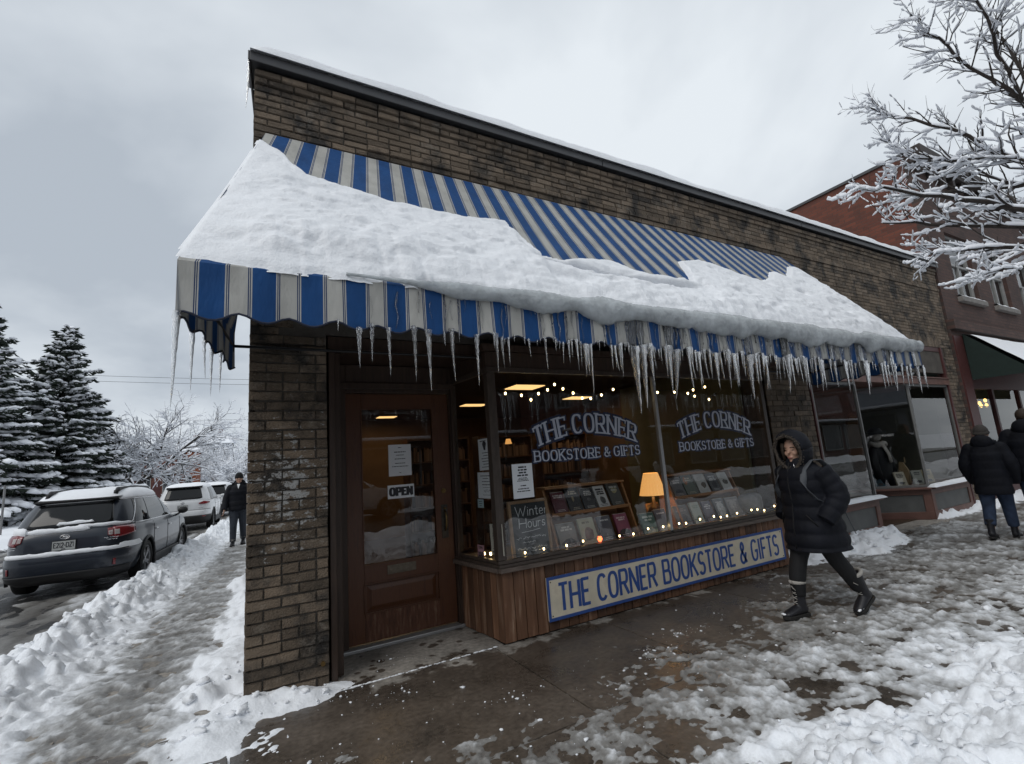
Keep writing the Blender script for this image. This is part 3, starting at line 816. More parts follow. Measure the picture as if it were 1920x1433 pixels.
def lay_bricks(x0, x1, z0, z1, single_to, face_of=lambda r, x: WY, hole=lambda x0, x1, z: False):
    rows = int(round((z1 - z0) / BRH))
    for r in range(rows):
        z = z0 + r * BRH
        x = x0; first = True
        while x < x1 - 0.02:
            L_ = 0.244
            if first: L_ = 0.244 if r % 2 == 0 else 0.122; first = False
            if (r % 6 == 5): L_ = 0.122
            L_ = min(L_, x1 - x)
            if x1 - x - L_ < 0.04: L_ = x1 - x
            if not hole(x, x + L_, z): put_brick(x, z, L_, x < single_to, face_of(r, x))
            x += L_
NR = int(2.75 / BRH)
lay_bricks(BX0, 0.642, 0.0, 35 * BRH, 9)                                       # corner pier
def par_face(r, x):
    # r counts from z0 = 2.706 upward: proud courses under the coping, a recessed frieze between
    z = 2.73 + r * .0645
    if z > 5.02: return WY - 0.035
    if z > 4.95: return WY - 0.018
    if 4.62 > z > 4.56 and x > 0.95: return WY - 0.015
    return WY
def par_hole(x0, x1, z):
    if z < 4.36 and 0.25 < x0 < 7.0: return True                              # behind the awning
    if 7.75 < x1 and x0 < 12.82 and z < 3.30: return True                     # shop opening
    return False
# upper wall, drawn from the top row down so the nearest upper bricks are the single ones
def rows_from(z0, z1, bh=0.0645, bl=0.214):
    rows = int(round((z1 - z0) / bh))
    for r in reversed(range(rows)):
        z = z0 + r * bh; x = BX0; first = True
        while x < BX1 - 0.02:
            L_ = bl
            if first: L_ = bl if r % 2 == 0 else bl / 2; first = False
            elif rb_.random() < .12: L_ = bl / 2
            L_ = min(L_, BX1 - x)
            if BX1 - x - L_ < 0.04: L_ = BX1 - x
            if not par_hole(x, x + L_, z): put_brick(x, z, L_, x < 4.2 and z > 4.36, par_face(r, x), None, bh)
            x += L_
rows_from(2.73, 2.73 + 37 * .0645)
lay_bricks(6.62, 7.72, 0.0, 35 * BRH, 0)
lay_bricks(12.86, BX1, 0.0, 35 * BRH, 0)
# soldier course over the neighbouring shop's opening
x = 7.75
while x < 12.8:
    course.box(x, x + 0.058, WY - 0.012, WY + 0.05, 3.30, 3.50); x += 0.066
# return faces: doorway side of the pier and the side-street wall
for r in range(35):
    z = r * BRH; y = WY + 0.004
    off = 0.122 if r % 2 else 0.244
    ys = [WY] + list(np.arange(WY + off, 4.72, 0.244))
    for a, b_ in zip(ys, ys[1:] + [4.86]):
        course.box(0.60, 0.642 - rb_.uniform(0, .003), a + 0.075 if a == WY else a, b_ - BRJ, z, z + BRH - BRJ)
    ys = [WY] + list(np.arange(WY + off, 8.0, 0.244))
    for a, b_ in zip(ys, ys[1:]):
        course.box(BX0 + SK * (a - WY) + rb_.uniform(0, .003), BX0 + SK * (a - WY) + 0.05, a + 0.075 if a == WY else a, b_ - BRJ, z, z + BRH - BRJ)
for r in range(35, 66):
    z = r * BRH
    if z > BZ - 0.06: break
    off = 0.122 if r % 2 else 0.244
    ys = [WY] + list(np.arange(WY + off, 6.4, 0.244))
    for a, b_ in zip(ys, ys[1:]):
        course.box(BX0 + SK * (a - WY) + rb_.uniform(0, .003), BX0 + SK * (a - WY) + 0.05, a + 0.075 if a == WY else a, b_ - BRJ, z, z + BRH - BRJ)
cs = P_(course, 'brickwork', 'brick_course'); cs['kind'] = 'stuff'
# remains of old white paint on the pier's bricks
def paint_remains(m):
    nt = m.node_tree; b = nt.nodes['Principled BSDF']; lk = nt.links.new; src = b.inputs['Base Color'].links[0].from_socket
    def N(t, **k):
        n = nt.nodes.new(t)
        for a, v in k.items(): setattr(n, a, v)
        return n
    g = N('ShaderNodeNewGeometry'); d = N('ShaderNodeVectorMath', operation='SUBTRACT'); d.inputs[1].default_value = (0.36, WY, 1.50); lk(g.outputs['Position'], d.inputs[0])
    k = N('ShaderNodeVectorMath', operation='MULTIPLY'); k.inputs[1].default_value = (4.2, 3.0, 2.6); lk(d.outputs[0], k.inputs[0])
    ln = N('ShaderNodeVectorMath', operation='LENGTH'); lk(k.outputs[0], ln.inputs[0])
    mp = N('ShaderNodeMapping'); mp.inputs['Scale'].default_value = (9, 9, 15); lk(g.outputs['Position'], mp.inputs[0])
    n = N('ShaderNodeTexNoise'); n.inputs['Scale'].default_value = 1.0; n.inputs['Detail'].default_value = 7; n.inputs['Roughness'].default_value = .72; lk(mp.outputs[0], n.inputs['Vector'])
    a = N('ShaderNodeMath', operation='MULTIPLY_ADD'); a.inputs[1].default_value = -0.10; lk(ln.outputs['Value'], a.inputs[0]); lk(n.outputs['Fac'], a.inputs[2])
    mr = N('ShaderNodeMapRange'); mr.inputs[1].default_value = 0.455; mr.inputs[2].default_value = 0.50; lk(a.outputs[0], mr.inputs[0])
    mx = N('ShaderNodeMix', data_type='RGBA'); mx.inputs['B'].default_value = (.36, .36, .35, 1); lk(mr.outputs[0], mx.inputs['Factor']); lk(src, mx.inputs['A']); lk(mx.outputs['Result'], b.inputs['Base Color'])
paint_remains(MATS['brick'])
def bloom(m):
    # pale salt bloom and worn faces
    nt = m.node_tree; b = nt.nodes['Principled BSDF']; lk = nt.links.new; src = b.inputs['Base Color'].links[0].from_socket
    g = nt.nodes.new('ShaderNodeNewGeometry'); n = nt.nodes.new('ShaderNodeTexNoise'); n.inputs['Scale'].default_value = 6.5; n.inputs['Detail'].default_value = 10; n.inputs['Roughness'].default_value = .75; lk(g.outputs['Position'], n.inputs['Vector'])
    mr = nt.nodes.new('ShaderNodeMapRange'); mr.inputs[1].default_value = .54; mr.inputs[2].default_value = .72; mr.inputs[4].default_value = .55; lk(n.outputs['Fac'], mr.inputs[0])
    mx = nt.nodes.new('ShaderNodeMix'); mx.data_type = 'RGBA'; mx.inputs['B'].default_value = (.30, .265, .22, 1); lk(mr.outputs[0], mx.inputs['Factor']); lk(src, mx.inputs['A']); lk(mx.outputs['Result'], b.inputs['Base Color'])
bloom(MATS['brick']); bloom(MATS['brick_course'])
P_(MB().cyl((0.585, WY - 0.02, 0.165), (0.585, WY + 0.02, 0.165), 0.017), 'pipe_cap', 'brass', smooth=False)

# ---- coping
for i, (a, b_) in enumerate(((0.02, 3.9), (3.91, 8.2), (8.21, 13.46))):
    c = MB()
    c.box(a, b_, WY - 0.085, WY - 0.072, 5.135, 5.222)
    c.box(a, b_, WY - 0.072, WY + 0.36, 5.205, 5.222)
    P_(c, 'coping', 'coping_metal', bevel=0.004)
c = MB(); c.bar((0.012, WY - 0.085, 5.178), (0.012 + SK * 8, 12.2, 5.178), 0.015, 0.088); c.bar((0.21 + SK * .37, WY + 0.365, 5.2115), (0.21 + SK * 8, 12.2, 5.2115), 0.38, 0.017)
P_(c, 'coping', 'coping_metal', bevel=0.004)

# ---- doorway
DY = 4.85
def wood(mb, name, m='dark_wood', parent=bk, bevel=0.004):
    return P_(mb, name, m, parent, bevel=bevel)
df = MB()
df.box(0.65, 0.76, DY - 0.50, DY - 0.05, 0.0, 2.62); df.box(0.76, 0.885, DY - 0.055, DY + 0.03, 0.03, 2.62)
df.box(0.652, 0.70, WY + 0.03, WY + 0.12, 0.0, 2.62)
df.box(1.945, 2.0, DY - 0.055, DY + 0.03, 0.0, 2.62)
df.box(0.885, 1.945, DY - 0.055, DY + 0.03, 2.34, 2.62)
df.box(0.76, 0.80, DY - 0.085, DY - 0.057, 0.03, 2.5); df.box(1.955, 1.985, DY - 0.085, DY - 0.057, 0.03, 2.5); df.box(0.80, 1.955, DY - 0.085, DY - 0.057, 2.38, 2.44)
wood(df, 'door_frame')
sof = MB(); sof.box(0.645, 6.7, WY + 0.005, 4.98, 2.63, 2.74)
wood(sof, 'soffit')
door = empty('door', (0, 0, 0)); door.parent = bk; door.location = Vector((0.885, DY, 0)) - bk.location
def D_(mb, name, m, smooth=False, bevel=0.003):
    mb.v = [(p[0] - 0.885, p[1] - DY, p[2]) for p in mb.v]
    return mb.build(name, m, door, smooth, bevel)
dx0, dx1 = 0.89, 1.94
s_ = MB()
s_.box(dx0, 1.035, DY - 0.02, DY + 0.025, 0.045, 2.335); D_(s_, 'stile', 'door_wood')
s_ = MB(); s_.box(1.76, dx1, DY - 0.02, DY + 0.025, 0.045, 2.335); D_(s_, 'stile', 'door_wood')
s_ = MB(); s_.box(1.035, 1.76, DY - 0.02, DY + 0.025, 2.185, 2.335); D_(s_, 'rail', 'door_wood')
s_ = MB(); s_.box(1.035, 1.76, DY - 0.02, DY + 0.025, 0.555, 0.715); D_(s_, 'rail', 'door_wood')
s_ = MB(); s_.box(1.035, 1.76, DY - 0.02, DY + 0.025, 0.045, 0.285); D_(s_, 'rail', 'worn_wood')
p_ = MB(); p_.box(1.035, 1.76, DY + 0.002, DY + 0.012, 0.285, 0.555)
p_.add([(1.06, DY + 0.001, 0.31), (1.735, DY + 0.001, 0.31), (1.735, DY + 0.001, 0.53), (1.06, DY + 0.001, 0.53), (1.10, DY - 0.014, 0.35), (1.695, DY - 0.014, 0.35), (1.695, DY - 0.014, 0.49), (1.10, DY - 0.014, 0.49)],
       [(0, 1, 5, 4), (1, 2, 6, 5), (2, 3, 7, 6), (3, 0, 4, 7), (4, 5, 6, 7)])
D_(p_, 'panel', 'door_wood', bevel=0)
bd = MB()
for (a, b_, c_, d_) in ((1.035, 1.76, 0.285, 0.297), (1.035, 1.76, 0.543, 0.555)): bd.box(a, b_, DY - 0.030, DY - 0.0205, c_, d_)
bd.box(1.027, 1.036, DY - 0.028, DY - 0.0205, .285, .555); bd.box(1.758, 1.768, DY - 0.028, DY - 0.0205, .285, .555)
for (a, b_, c_, d_) in ((1.035, 1.76, 0.708, 0.722), (1.035, 1.76, 2.178, 2.19)): bd.box(a, b_, DY - 0.030, DY - 0.0205, c_, d_)
bd.box(1.028, 1.04, DY - 0.028, DY - 0.0205, .722, 2.178); bd.box(1.755, 1.767, DY - 0.028, DY - 0.0205, .722, 2.178)
D_(bd, 'moulding', 'door_wood')
g_ = MB(); g_.add([(1.035, DY, 0.715), (1.76, DY, 0.715), (1.76, DY, 2.185), (1.035, DY, 2.185)], [(0, 1, 2, 3)]); D_(g_, 'pane', 'glass', bevel=0)
ms = MB(); ms.box(1.25, 1.53, DY - 0.028, DY - 0.0205, 0.605, 0.685); ms.box(1.268, 1.512, DY - 0.034, DY - 0.0285, 0.622, 0.668)
D_(ms, 'mail_slot', mat('slot_metal', (.15, .125, .095), .45, metal=.5, var=.3, vscale=30))
lk_ = MB(); lk_.cyl((1.85, DY - 0.035, 1.33), (1.85, DY - 0.018, 1.33), 0.026, 20); lk_.cyl((1.85, DY - 0.042, 1.33), (1.85, DY - 0.035, 1.33), 0.016, 16)
D_(lk_, 'lock', 'brass')
hp = MB(); hp.box(1.815, 1.885, DY - 0.028, DY - 0.0205, 0.86, 1.19); hd = D_(hp, 'handle', 'old_metal')
hh = MB(); hh.tube([(1.85, DY - 0.026, 1.13), (1.85, DY - 0.06, 1.115), (1.85, DY - 0.075, 1.06), (1.85, DY - 0.072, 1.0), (1.85, DY - 0.05, 0.95), (1.85, DY - 0.026, 0.935)], [.010, .010, .0105, .0105, .010, .010], 8)
hh.box(1.838, 1.862, DY - 0.06, DY - 0.0285, 1.15, 1.162)
hh.v = [(p[0] - 0.885, p[1] - DY, p[2]) for p in hh.v]; hh.build('grip', 'brass', hd, True)
P_(MB().box(0.76, 1.99, DY - 0.10, DY + 0.03, 0.001, 0.03), 'threshold', 'aluminium', bevel=0.005)

# ---- bay window
BYF = 4.04
bay = empty('bay_window'); bay.parent = bk; bay.location = Vector((2.06, BYF, 0)) - bk.location
def B_(mb, name, m, smooth=False, bevel=0.003):
    mb.v = [(p[0] - 2.06, p[1] - BYF, p[2]) for p in mb.v]
    return mb.build(name, m, bay, smooth, bevel)
CL = Vector((2.06, BYF, 0)); CS = Vector((1.965, DY, 0))      # front corner and where the return meets the door frame
CR = Vector((6.25, BYF, 0)); CE = Vector((6.62, 4.33, 0))
ddir = (CS - CL).normalized(); dn = Vector((ddir.y, -ddir.x, 0)); dn = dn if dn.x < 0 else -dn
edir = (CE - CR).normalized(); en = Vector((edir.y, -edir.x, 0)); en = en if en.y < 0 else -en
rp = random.Random(9)
def planks(p, q, nrm, z0, z1, wid):
    d = (q - p); n = int(round(d.length / wid)); d = d / n
    for i in range(n):
        a = p + d * i; b_ = p + d * (i + 1); g = d.normalized() * 0.0038
        o_ = nrm * rp.uniform(-0.002, 0.002)
        c = (a + b_) / 2 - nrm * 0.011 + o_
        k = MB(); k.obox((c.x, c.y, (z0 + z1) / 2 + rp.uniform(-.002, .002)), (b_ - a) / 2 - g, nrm * 0.010, (0, 0, (z1 - z0) / 2))
        B_(k, 'plank', 'plank_wood', bevel=0.002)
planks(CL, CR, Vector((0, -1, 0)), 0.012, 0.60, 0.112)
planks(CS, CL, dn, 0.012, 0.60, 0.10)
planks(CR, CE, en, 0.012, 0.60, 0.10)
bb = MB(); bb.add([(CL.x + .03, CL.y + .026, 0), (CR.x - .02, CR.y + .026, 0), (CE.x - .02, CE.y + .03, 0), (CE.x, 4.9, 0), (CS.x + .03, 4.9, 0),
                   (CL.x + .03, CL.y + .026, .60), (CR.x - .02, CR.y + .026, .60), (CE.x - .02, CE.y + .03, .60), (CE.x, 4.9, .60), (CS.x + .03, 4.9, .60)],
                  [(0, 1, 6, 5), (1, 2, 7, 6), (2, 3, 8, 7), (3, 4, 9, 8), (4, 0, 5, 9), (5, 6, 7, 8, 9)])
B_(bb, 'bulkhead', 'black', bevel=0)
def rail(p, q, nrm, z0, z1, out, inn, name='sill', m='sill_wood'):
    k = MB(); c = (p + q) / 2 + nrm * (out - inn) / 2
    k.obox((c.x, c.y, (z0 + z1) / 2), (q - p) / 2, nrm * (out + inn) / 2, (0, 0, (z1 - z0) / 2)); return B_(k, name, m)
fy = Vector((0, -1, 0))
for (p, q, nn) in ((CL - Vector((0.03, 0, 0)), CR + Vector((0.02, 0, 0)), fy), (CS, CL, dn), (CR, CE, en)):
    rail(p, q, nn, 0.602, 0.640, 0.05, 0.03); rail(p, q, nn, 0.642, 0.668, 0.030, 0.03, 'sill', 'frame_wood'); rail(p, q, nn, 0.67, 0.70, 0.012, 0.03, 'bottom_rail', 'frame_wood')
    rail(p, q, nn, 2.43, 2.475, 0.02, 0.03, 'head_rail', 'frame_wood'); rail(p, q, nn, 2.477, 2.63, 0.0, 0.05, 'fascia', 'dark_wood')
cv = MB(); cv.add([(CL.x, CL.y + 0.002, 2.632), (CR.x, CR.y + .002, 2.632), (CE.x, CE.y, 2.632), (CE.x, WY + .02, 2.632), (CS.x, WY + .02, 2.632)], [(0, 1, 2, 3, 4)])
cv.box(2.0, 6.62, BYF - 0.03, WY + 0.0, 2.635, 2.70)
B_(cv, 'bay_roof', 'dark_wood', bevel=0)
def post(p, w, d, name='post', m='frame_wood'):
    k = MB(); k.box(p.x - w / 2, p.x + w / 2, p.y - 0.004, p.y + d, 0.702, 2.428); return B_(k, name, m)
post(CL + Vector((0.02, 0, 0)), 0.085, 0.08); post(CR - Vector((0.02, 0, 0)), 0.07, 0.07); post(CS + Vector((.03, -.05, 0)), 0.07, 0.05)
post(CE + Vector((-0.02, -0.02, 0)), 0.07, 0.07)
k = MB(); k.box(4.185, 4.225, BYF - 0.012, BYF + 0.03, 0.672, 2.43); B_(k, 'mullion', 'aluminium')
def pane(a, b_, y=BYF + 0.012):
    B_(MB().add([(a, y, .70), (b_, y, .70), (b_, y, 2.43), (a, y, 2.43)], [(0, 1, 2, 3)]), 'pane', 'glass', bevel=0)
pane(2.10, 4.185); pane(4.225, 6.20)
a = CL + ddir * 0.05; b_ = CS - ddir * 0.06
B_(MB().add([(a.x + .02, a.y, .70), (b_.x + .02, b_.y, .70), (b_.x + .02, b_.y, 2.43), (a.x + .02, a.y, 2.43)], [(0, 1, 2, 3)]), 'pane', 'glass', bevel=0)
a = CR + edir * 0.03; b_ = CE - edir * 0.03
B_(MB().add([(a.x, a.y + .02, .70), (b_.x, b_.y + .02, .70), (b_.x, b_.y + .02, 2.43), (a.x, a.y + .02, 2.43)], [(0, 1, 2, 3)]), 'pane', 'glass', bevel=0)
# lettering on the glass
mat('letter_white', (0.50, 0.53, 0.60), 0.5); mat('letter_navy', (0.018, 0.026, 0.062), 0.5)
def window_words(cx_):
    def arch(yoff):
        def fn(x, y, j):
            t_ = x / 0.70
            ang = -0.26 * t_
            hh = y * (1.0 + 0.12 * (1 - t_ * t_))
            return (cx_ + x + hh * math.sin(-ang) * 0.9 - 2.06, BYF + yoff - j - BYF, 1.672 + 0.135 * (1 - t_ * t_) + hh * math.cos(ang))
        return fn
    def flat(yoff):
        return lambda x, y, j: (cx_ + x - 2.06, yoff - j, 1.548 + y)
    back = MB(); text_mesh(back, 'THE CORNER', 0.195, arch(0.0105), width=1.30, sw=0.15, sp=0.19, contrast=0.5, serif=True, grow=0.040, dens=0.04, jitter=0.0002)
    text_mesh(back, 'BOOKSTORE & GIFTS', 0.112, flat(0.0105), width=1.38, sw=0.15, sp=0.2, contrast=0.55, serif=True, grow=0.030, jitter=0.0002)
    back.build('letter_outline', 'letter_navy', bay)
    fr = MB(); text_mesh(fr, 'THE CORNER', 0.195, arch(0.008), width=1.30, sw=0.15, sp=0.19, contrast=0.5, serif=True, dens=0.04)
    text_mesh(fr, 'BOOKSTORE & GIFTS', 0.112, flat(0.008), width=1.38, sw=0.15, sp=0.2, contrast=0.55, serif=True)
    fr.build('lettering', 'letter_white', bay)
window_words(3.19); window_words(5.20)

# ================================================================== STRIPED AWNING, ITS SNOW AND ICE
AY, AZ0, AZT = 2.90, 2.73, 4.50          # front edge, its height, height at the wall
AWY = 4.195
AXL, AXR, WXL, WXR = -0.30, 8.12, 0.15, 7.52
NS = 33.68                               # stripe repeats along the front edge
mat('rope', (0.02, 0.025, 0.045), 0.8)
mat('frame_steel', (0.035, 0.035, 0.036), 0.5, metal=0.5)
def stripe_mat():
    m = bpy.data.materials.new('awning_canvas'); m.use_nodes = True; nt = m.node_tree; b = nt.nodes['Principled BSDF']; l = nt.links.new
    uv = nt.nodes.new('ShaderNodeUVMap'); uv.uv_map = 'stripe'
    sp = nt.nodes.new('ShaderNodeSeparateXYZ'); l(uv.outputs[0], sp.inputs[0])
    fr = nt.nodes.new('ShaderNodeMath'); fr.operation = 'FRACT'; l(sp.outputs[0], fr.inputs[0])
    sb = nt.nodes.new('ShaderNodeMath'); sb.operation = 'SUBTRACT'; sb.inputs[1].default_value = 0.5; l(fr.outputs[0], sb.inputs[0])
    ab = nt.nodes.new('ShaderNodeMath'); ab.operation = 'ABSOLUTE'; l(sb.outputs[0], ab.inputs[0])
    r = nt.nodes.new('ShaderNodeValToRGB'); r.color_ramp.interpolation = 'CONSTANT'; e = r.color_ramp.elements
    blue, grey, navy = (0.0085, 0.058, 0.185, 1), (0.40, 0.395, 0.37, 1), (0.016, 0.035, 0.10, 1)
    e[0].position = 0; e[0].color = blue; e[1].position = 0.235; e[1].color = grey
    for p, c in ((0.262, navy), (0.285, grey), (0.30, navy), (0.322, grey)):
        q = e.new(p); q.color = c
    l(ab.outputs[0], r.inputs[0])
    tc = nt.nodes.new('ShaderNodeTexCoord')
    mp = nt.nodes.new('ShaderNodeMapping'); mp.inputs['Scale'].default_value = (3, 3, 1.2); l(tc.outputs['Object'], mp.inputs[0])
    n = nt.nodes.new('ShaderNodeTexNoise'); n.inputs['Scale'].default_value = 3; n.inputs['Detail'].default_value = 7; l(mp.outputs[0], n.inputs['Vector'])
    mr = nt.nodes.new('ShaderNodeMapRange'); mr.inputs[1].default_value = .25; mr.inputs[2].default_value = .75; mr.inputs[3].default_value = 0.8; mr.inputs[4].default_value = 1.15; l(n.outputs['Fac'], mr.inputs[0])
    h = nt.nodes.new('ShaderNodeHueSaturation'); l(r.outputs[0], h.inputs['Color']); l(mr.outputs[0], h.inputs['Value']); l(h.outputs[0], b.inputs['Base Color'])
    b.inputs['Roughness'].default_value = 0.7; b.inputs['Specular IOR Level'].default_value = 0.25
    n2 = nt.nodes.new('ShaderNodeTexNoise'); n2.inputs['Scale'].default_value = 9; n2.inputs['Detail'].default_value = 2; l(mp.outputs[0], n2.inputs['Vector'])
    bp = nt.nodes.new('ShaderNodeBump'); bp.inputs['Strength'].default_value = 0.25; bp.inputs['Distance'].default_value = 0.03; l(n2.outputs['Fac'], bp.inputs['Height']); l(bp.outputs[0], b.inputs['Normal'])
    MATS['awning_canvas'] = m
stripe_mat()
def ice_mat(name, col, trans, rough, white):
    m = mat(name, col, rough, trans=trans, ior=1.31, bump=0.5, bscale=60, spec=0.6)
    return m
mat('ice', (0.95, 0.965, 0.98), 0.06, trans=0.94, ior=1.31, bump=0.6, bscale=45, stretch=(1, 1, 0.35))
mat('ice_rim', (0.60, 0.64, 0.66), 0.25, trans=0.35, ior=1.31, bump=0.5, bscale=25, var=0.25, vscale=9)

awn = empty('awning', (AXL, AWY, 0)); tag(awn, 'blue and grey striped canvas awning over the corner shop front', 'awning')
AO = Vector((AXL, AWY, 0))
def slope(u, t, off=0.0):
    """u 0..1 along the awning, t 0 front edge .. 1 wall"""
    xl = AXL + (WXL - AXL) * t; xr = AXR + (WXR - AXR) * t
    sag = 0.035 * math.sin(math.pi * min(max(t, 0), 1)) + 0.014 * abs(math.sin(math.pi * 7 * u)) * math.sin(math.pi * min(max(t, 0), 1))
    return Vector((xl + (xr - xl) * u, AY + (AWY - AY) * t, AZ0 + (AZT - AZ0) * t - sag))
SN = Vector((0, -(AZT - AZ0), AWY - AY)).normalized()
def uv_mesh(name, P, UVs, m, parent, flip=False):
    P = np.asarray(P, float); mb = MB(); mb.grid(P - np.array(AO), flip=flip)
    me = mb.mesh(name, m, True); l = me.uv_layers.new(name='stripe')
    U = np.asarray(UVs, float).reshape(-1)
    for lp in me.loops: l.data[lp.index].uv = (U[lp.vertex_index], 0)
    return link(name, me, parent)
nu, ntt = 240, 14
uv_mesh('canopy', [[slope(i / nu, j / ntt) for i in range(nu + 1)] for j in range(ntt + 1)], [[NS * i / nu + 0.87 for i in range(nu + 1)] for j in range(ntt + 1)], 'awning_canvas', awn)
# hipped ends
LB = Vector((-0.045, AWY, 2.70)); RB = Vector((7.72, AWY, 2.70))
def tri_end(front, top, back, nm, flip):
    n = 10; rows = []; uvs = []
    for j in range(n + 1):
        t_ = j / n; a = front.lerp(top, t_); b_ = back.lerp(top, t_)
        rows.append([a.lerp(b_, i / n) for i in range(n + 1)]); uvs.append([5.6 * i / n * (1 - t_) + 0.17 * t_ + .17 for i in range(n + 1)])
    uv_mesh(nm, rows, uvs, 'awning_canvas', awn, flip)
tri_end(slope(0, 0), slope(0, 1), LB, 'end_panel', False)
tri_end(slope(1, 0), slope(1, 1), RB, 'end_panel', True)
# valances
def scal(u): return 0.028 * abs(math.cos(math.pi * (u - 0.0))) ** 1.6 
def valance(p0, p1, z0, drop, reps, uoff, name, flip, lean=0.0):
    n = int(reps * 14); m = 6; rows = []; uvs = []
    d = p1 - p0; nrm = Vector((d.y, -d.x, 0)).normalized()
    for j in range(m + 1):
        row = []; ur = []
        for i in range(n + 1):
            s = i / n; u = s * reps + uoff
            p = p0.lerp(p1, s); t_ = j / m
            zb = drop - 0.038 * (0.5 + 0.5 * math.cos(2 * math.pi * (u - 0.0))) ** 1.3
            wob = 0.012 * math.sin(2 * math.pi * u * 0.5 + 1.3) * t_ + 0.008 * math.sin(2 * math.pi * u + 0.6) * t_ + 0.014 * (vnoise(u * 0.7 + 3, 2.0) - .5) * t_
            row.append((p.x + nrm.x * (wob + lean * t_), p.y + nrm.y * (wob + lean * t_), p.z - zb * t_)); ur.append(u)
        rows.append(row); uvs.append(ur)
    v = uv_mesh(name, rows, uvs, 'awning_canvas', awn, flip)
    tr = MB(); tr.tube([Vector(p) - AO for p in rows[-1][::2]], 0.0065, 5); tr.build('trim', 'rope', v, True)
    return rows[-1]
VB = valance(slope(0, 0), slope(1, 0), AZ0, 0.315, NS, 0.87, 'valance', False)
VL = valance(slope(0, 0), LB, AZ0, 0.30, 5.6, 0.3, 'valance', True)
VR = valance(slope(1, 0), RB, AZ0, 0.30, 5.6, 0.3, 'valance', False)
# steel frame
f_ = MB()
def rod(p, q, r=0.012): f_.cyl(Vector(p) - AO, Vector(q) - AO, r, 8)
rod((AXL + .02, AY + .02, AZ0 - .02), (AXR - .02, AY + .02, AZ0 - .02), .014)
for xw in (-0.06, 3.9, 7.7):
    xf = AXL + .03 if xw < 0 else (AXR - .03 if xw > 7 else xw)
    rod((xw, AWY - .02, 2.60), (xf, AY + .03, AZ0 - .02), .013)
    rod((xw, AWY - .02, 2.60), (xw + (.15 if xw < 0 else 0), AWY - .02, 4.4), .012) if xw > 1 else None
rod((-0.09, AWY - .03, 2.595), (7.75, AWY - .03, 2.595), .012)
rod((-0.06, AWY - .02, 2.55), (-0.06, AWY - .02, 2.95), .016)
rod((-0.06, AWY - .02, 2.9), (AXL + .03, AY + .05, AZ0 - .02), .012)
f_.build('frame', 'frame_steel', awn, True)

# ---- snow slab on the slope
bx = np.array([-0.4, 0.02, 0.05, 0.14, 0.27, 0.32, 0.41, 0.69, 1.02, 1.34, 1.69, 2.13, 2.2, 2.25, 2.31, 2.55, 2.9, 3.2, 3.5, 3.9, 4.26, 4.34, 4.45, 4.85, 5.19, 5.66, 5.9, 6.25, 6.51, 6.76, 6.95, 7.3, 8.3])
bt = np.array([0.1, 0.90, 0.93, 0.93, 0.85, 0.78, 0.69, 0.66, 0.62, 0.62, 0.61, 0.65, 0.57, 0.47, 0.38, 0.36, 0.43, 0.45, 0.36, 0.36, 0.37, 0.44, 0.60, 0.66, 0.63, 0.56, 0.56, 0.62, 0.72, 0.67, 0.72, 0.86, 1.0])
NU, NT = 620, 130
ug = np.linspace(-0.004, 1.006, NU); tg = np.linspace(-0.006, 1.0, NT)
U, T = np.meshgrid(ug, tg)
xl = AXL + (WXL - AXL) * T; xr = AXR + (WXR - AXR) * T
PX = xl + (xr - xl) * U
PY = AY + (AWY - AY) * T
PZ = AZ0 + (AZT - AZ0) * T - 0.035 * np.sin(np.pi * np.clip(T, 0, 1))
SL = math.hypot(AWY - AY, AZT - AZ0)
sS = T * SL
top = np.interp(PX + 0.06 * (fbm(PX * 6, sS * 6, 3) - .5), bx, bt) * SL + 0.05 * (fbm(PX * 9, sS * 3, 3) - 0.5)
edge = np.clip(np.minimum(top - sS, 3), -1, 3)
lowL = fbm(PX * 1.3, sS * 1.3, 3)
thick = 0.052 * sstep(0.0, 0.09, edge) + 0.045 * sstep(0.1, 0.9, edge) * (0.6 + 0.8 * lowL)
# thick rounded lip at the front and extra build-up low down towards the right
lip = np.exp(-((sS - 0.20) / 0.26) ** 2)
thick += lip * (0.005 + 0.05 * fbm(PX * 2.2, sS * 2, 3) + 0.018 * sstep(1.2, 3.0, PX)) * sstep(0, .15, edge)
thick += lip * (0.050 * (fbm(PX * 7 + 3, sS * 9, 4, .6) - 0.5) + 0.022 * (np.abs(2 * vnoise(PX * 6 + 1, sS * 8) - 1) - .4) + 0.014 * (np.abs(2 * vnoise(PX * 13, sS * 15) - 1) - .4))
thick += 0.036 * (fbm(PX * 3.0 + 9, sS * 3.5, 4) - 0.5) * sstep(0.02, .2, edge)
thick += 0.020 * (fbm(PX * 11, sS * 14, 3) - 0.5) * sstep(0.0, .1, edge)
# slipped layers with sharper edges
lay_n = fbm(PX * 1.7 + 4, sS * 4.2, 5, .6)
thick += (0.010 * sstep(.475, .505, lay_n) + 0.010 * sstep(.56, .58, lay_n)) * sstep(0.05, .25, edge) - .012 * sstep(.05, .25, edge)
# hollows
hr = random.Random(12)
for (hx, ht, rx, rt, dp) in [(2.35, .20, .16, .035, .07), (2.55, .18, .12, .03, .06), (1.55, .24, .10, .02, .03), (6.55, .45, .10, .03, .10), (5.95, .52, .08, .03, .07), (7.0, .2, .2, .04, .05), (5.0, .3, .25, .05, .04)] + \
        [(hr.uniform(-0.1, 7.6), hr.uniform(.1, .6), hr.uniform(.05, .12), hr.uniform(.012, .03), hr.uniform(.012, .03)) for _ in range(70)]:
    thick -= dp * np.exp(-((PX - hx) / rx) ** 2 - ((T - ht) / rt) ** 2)
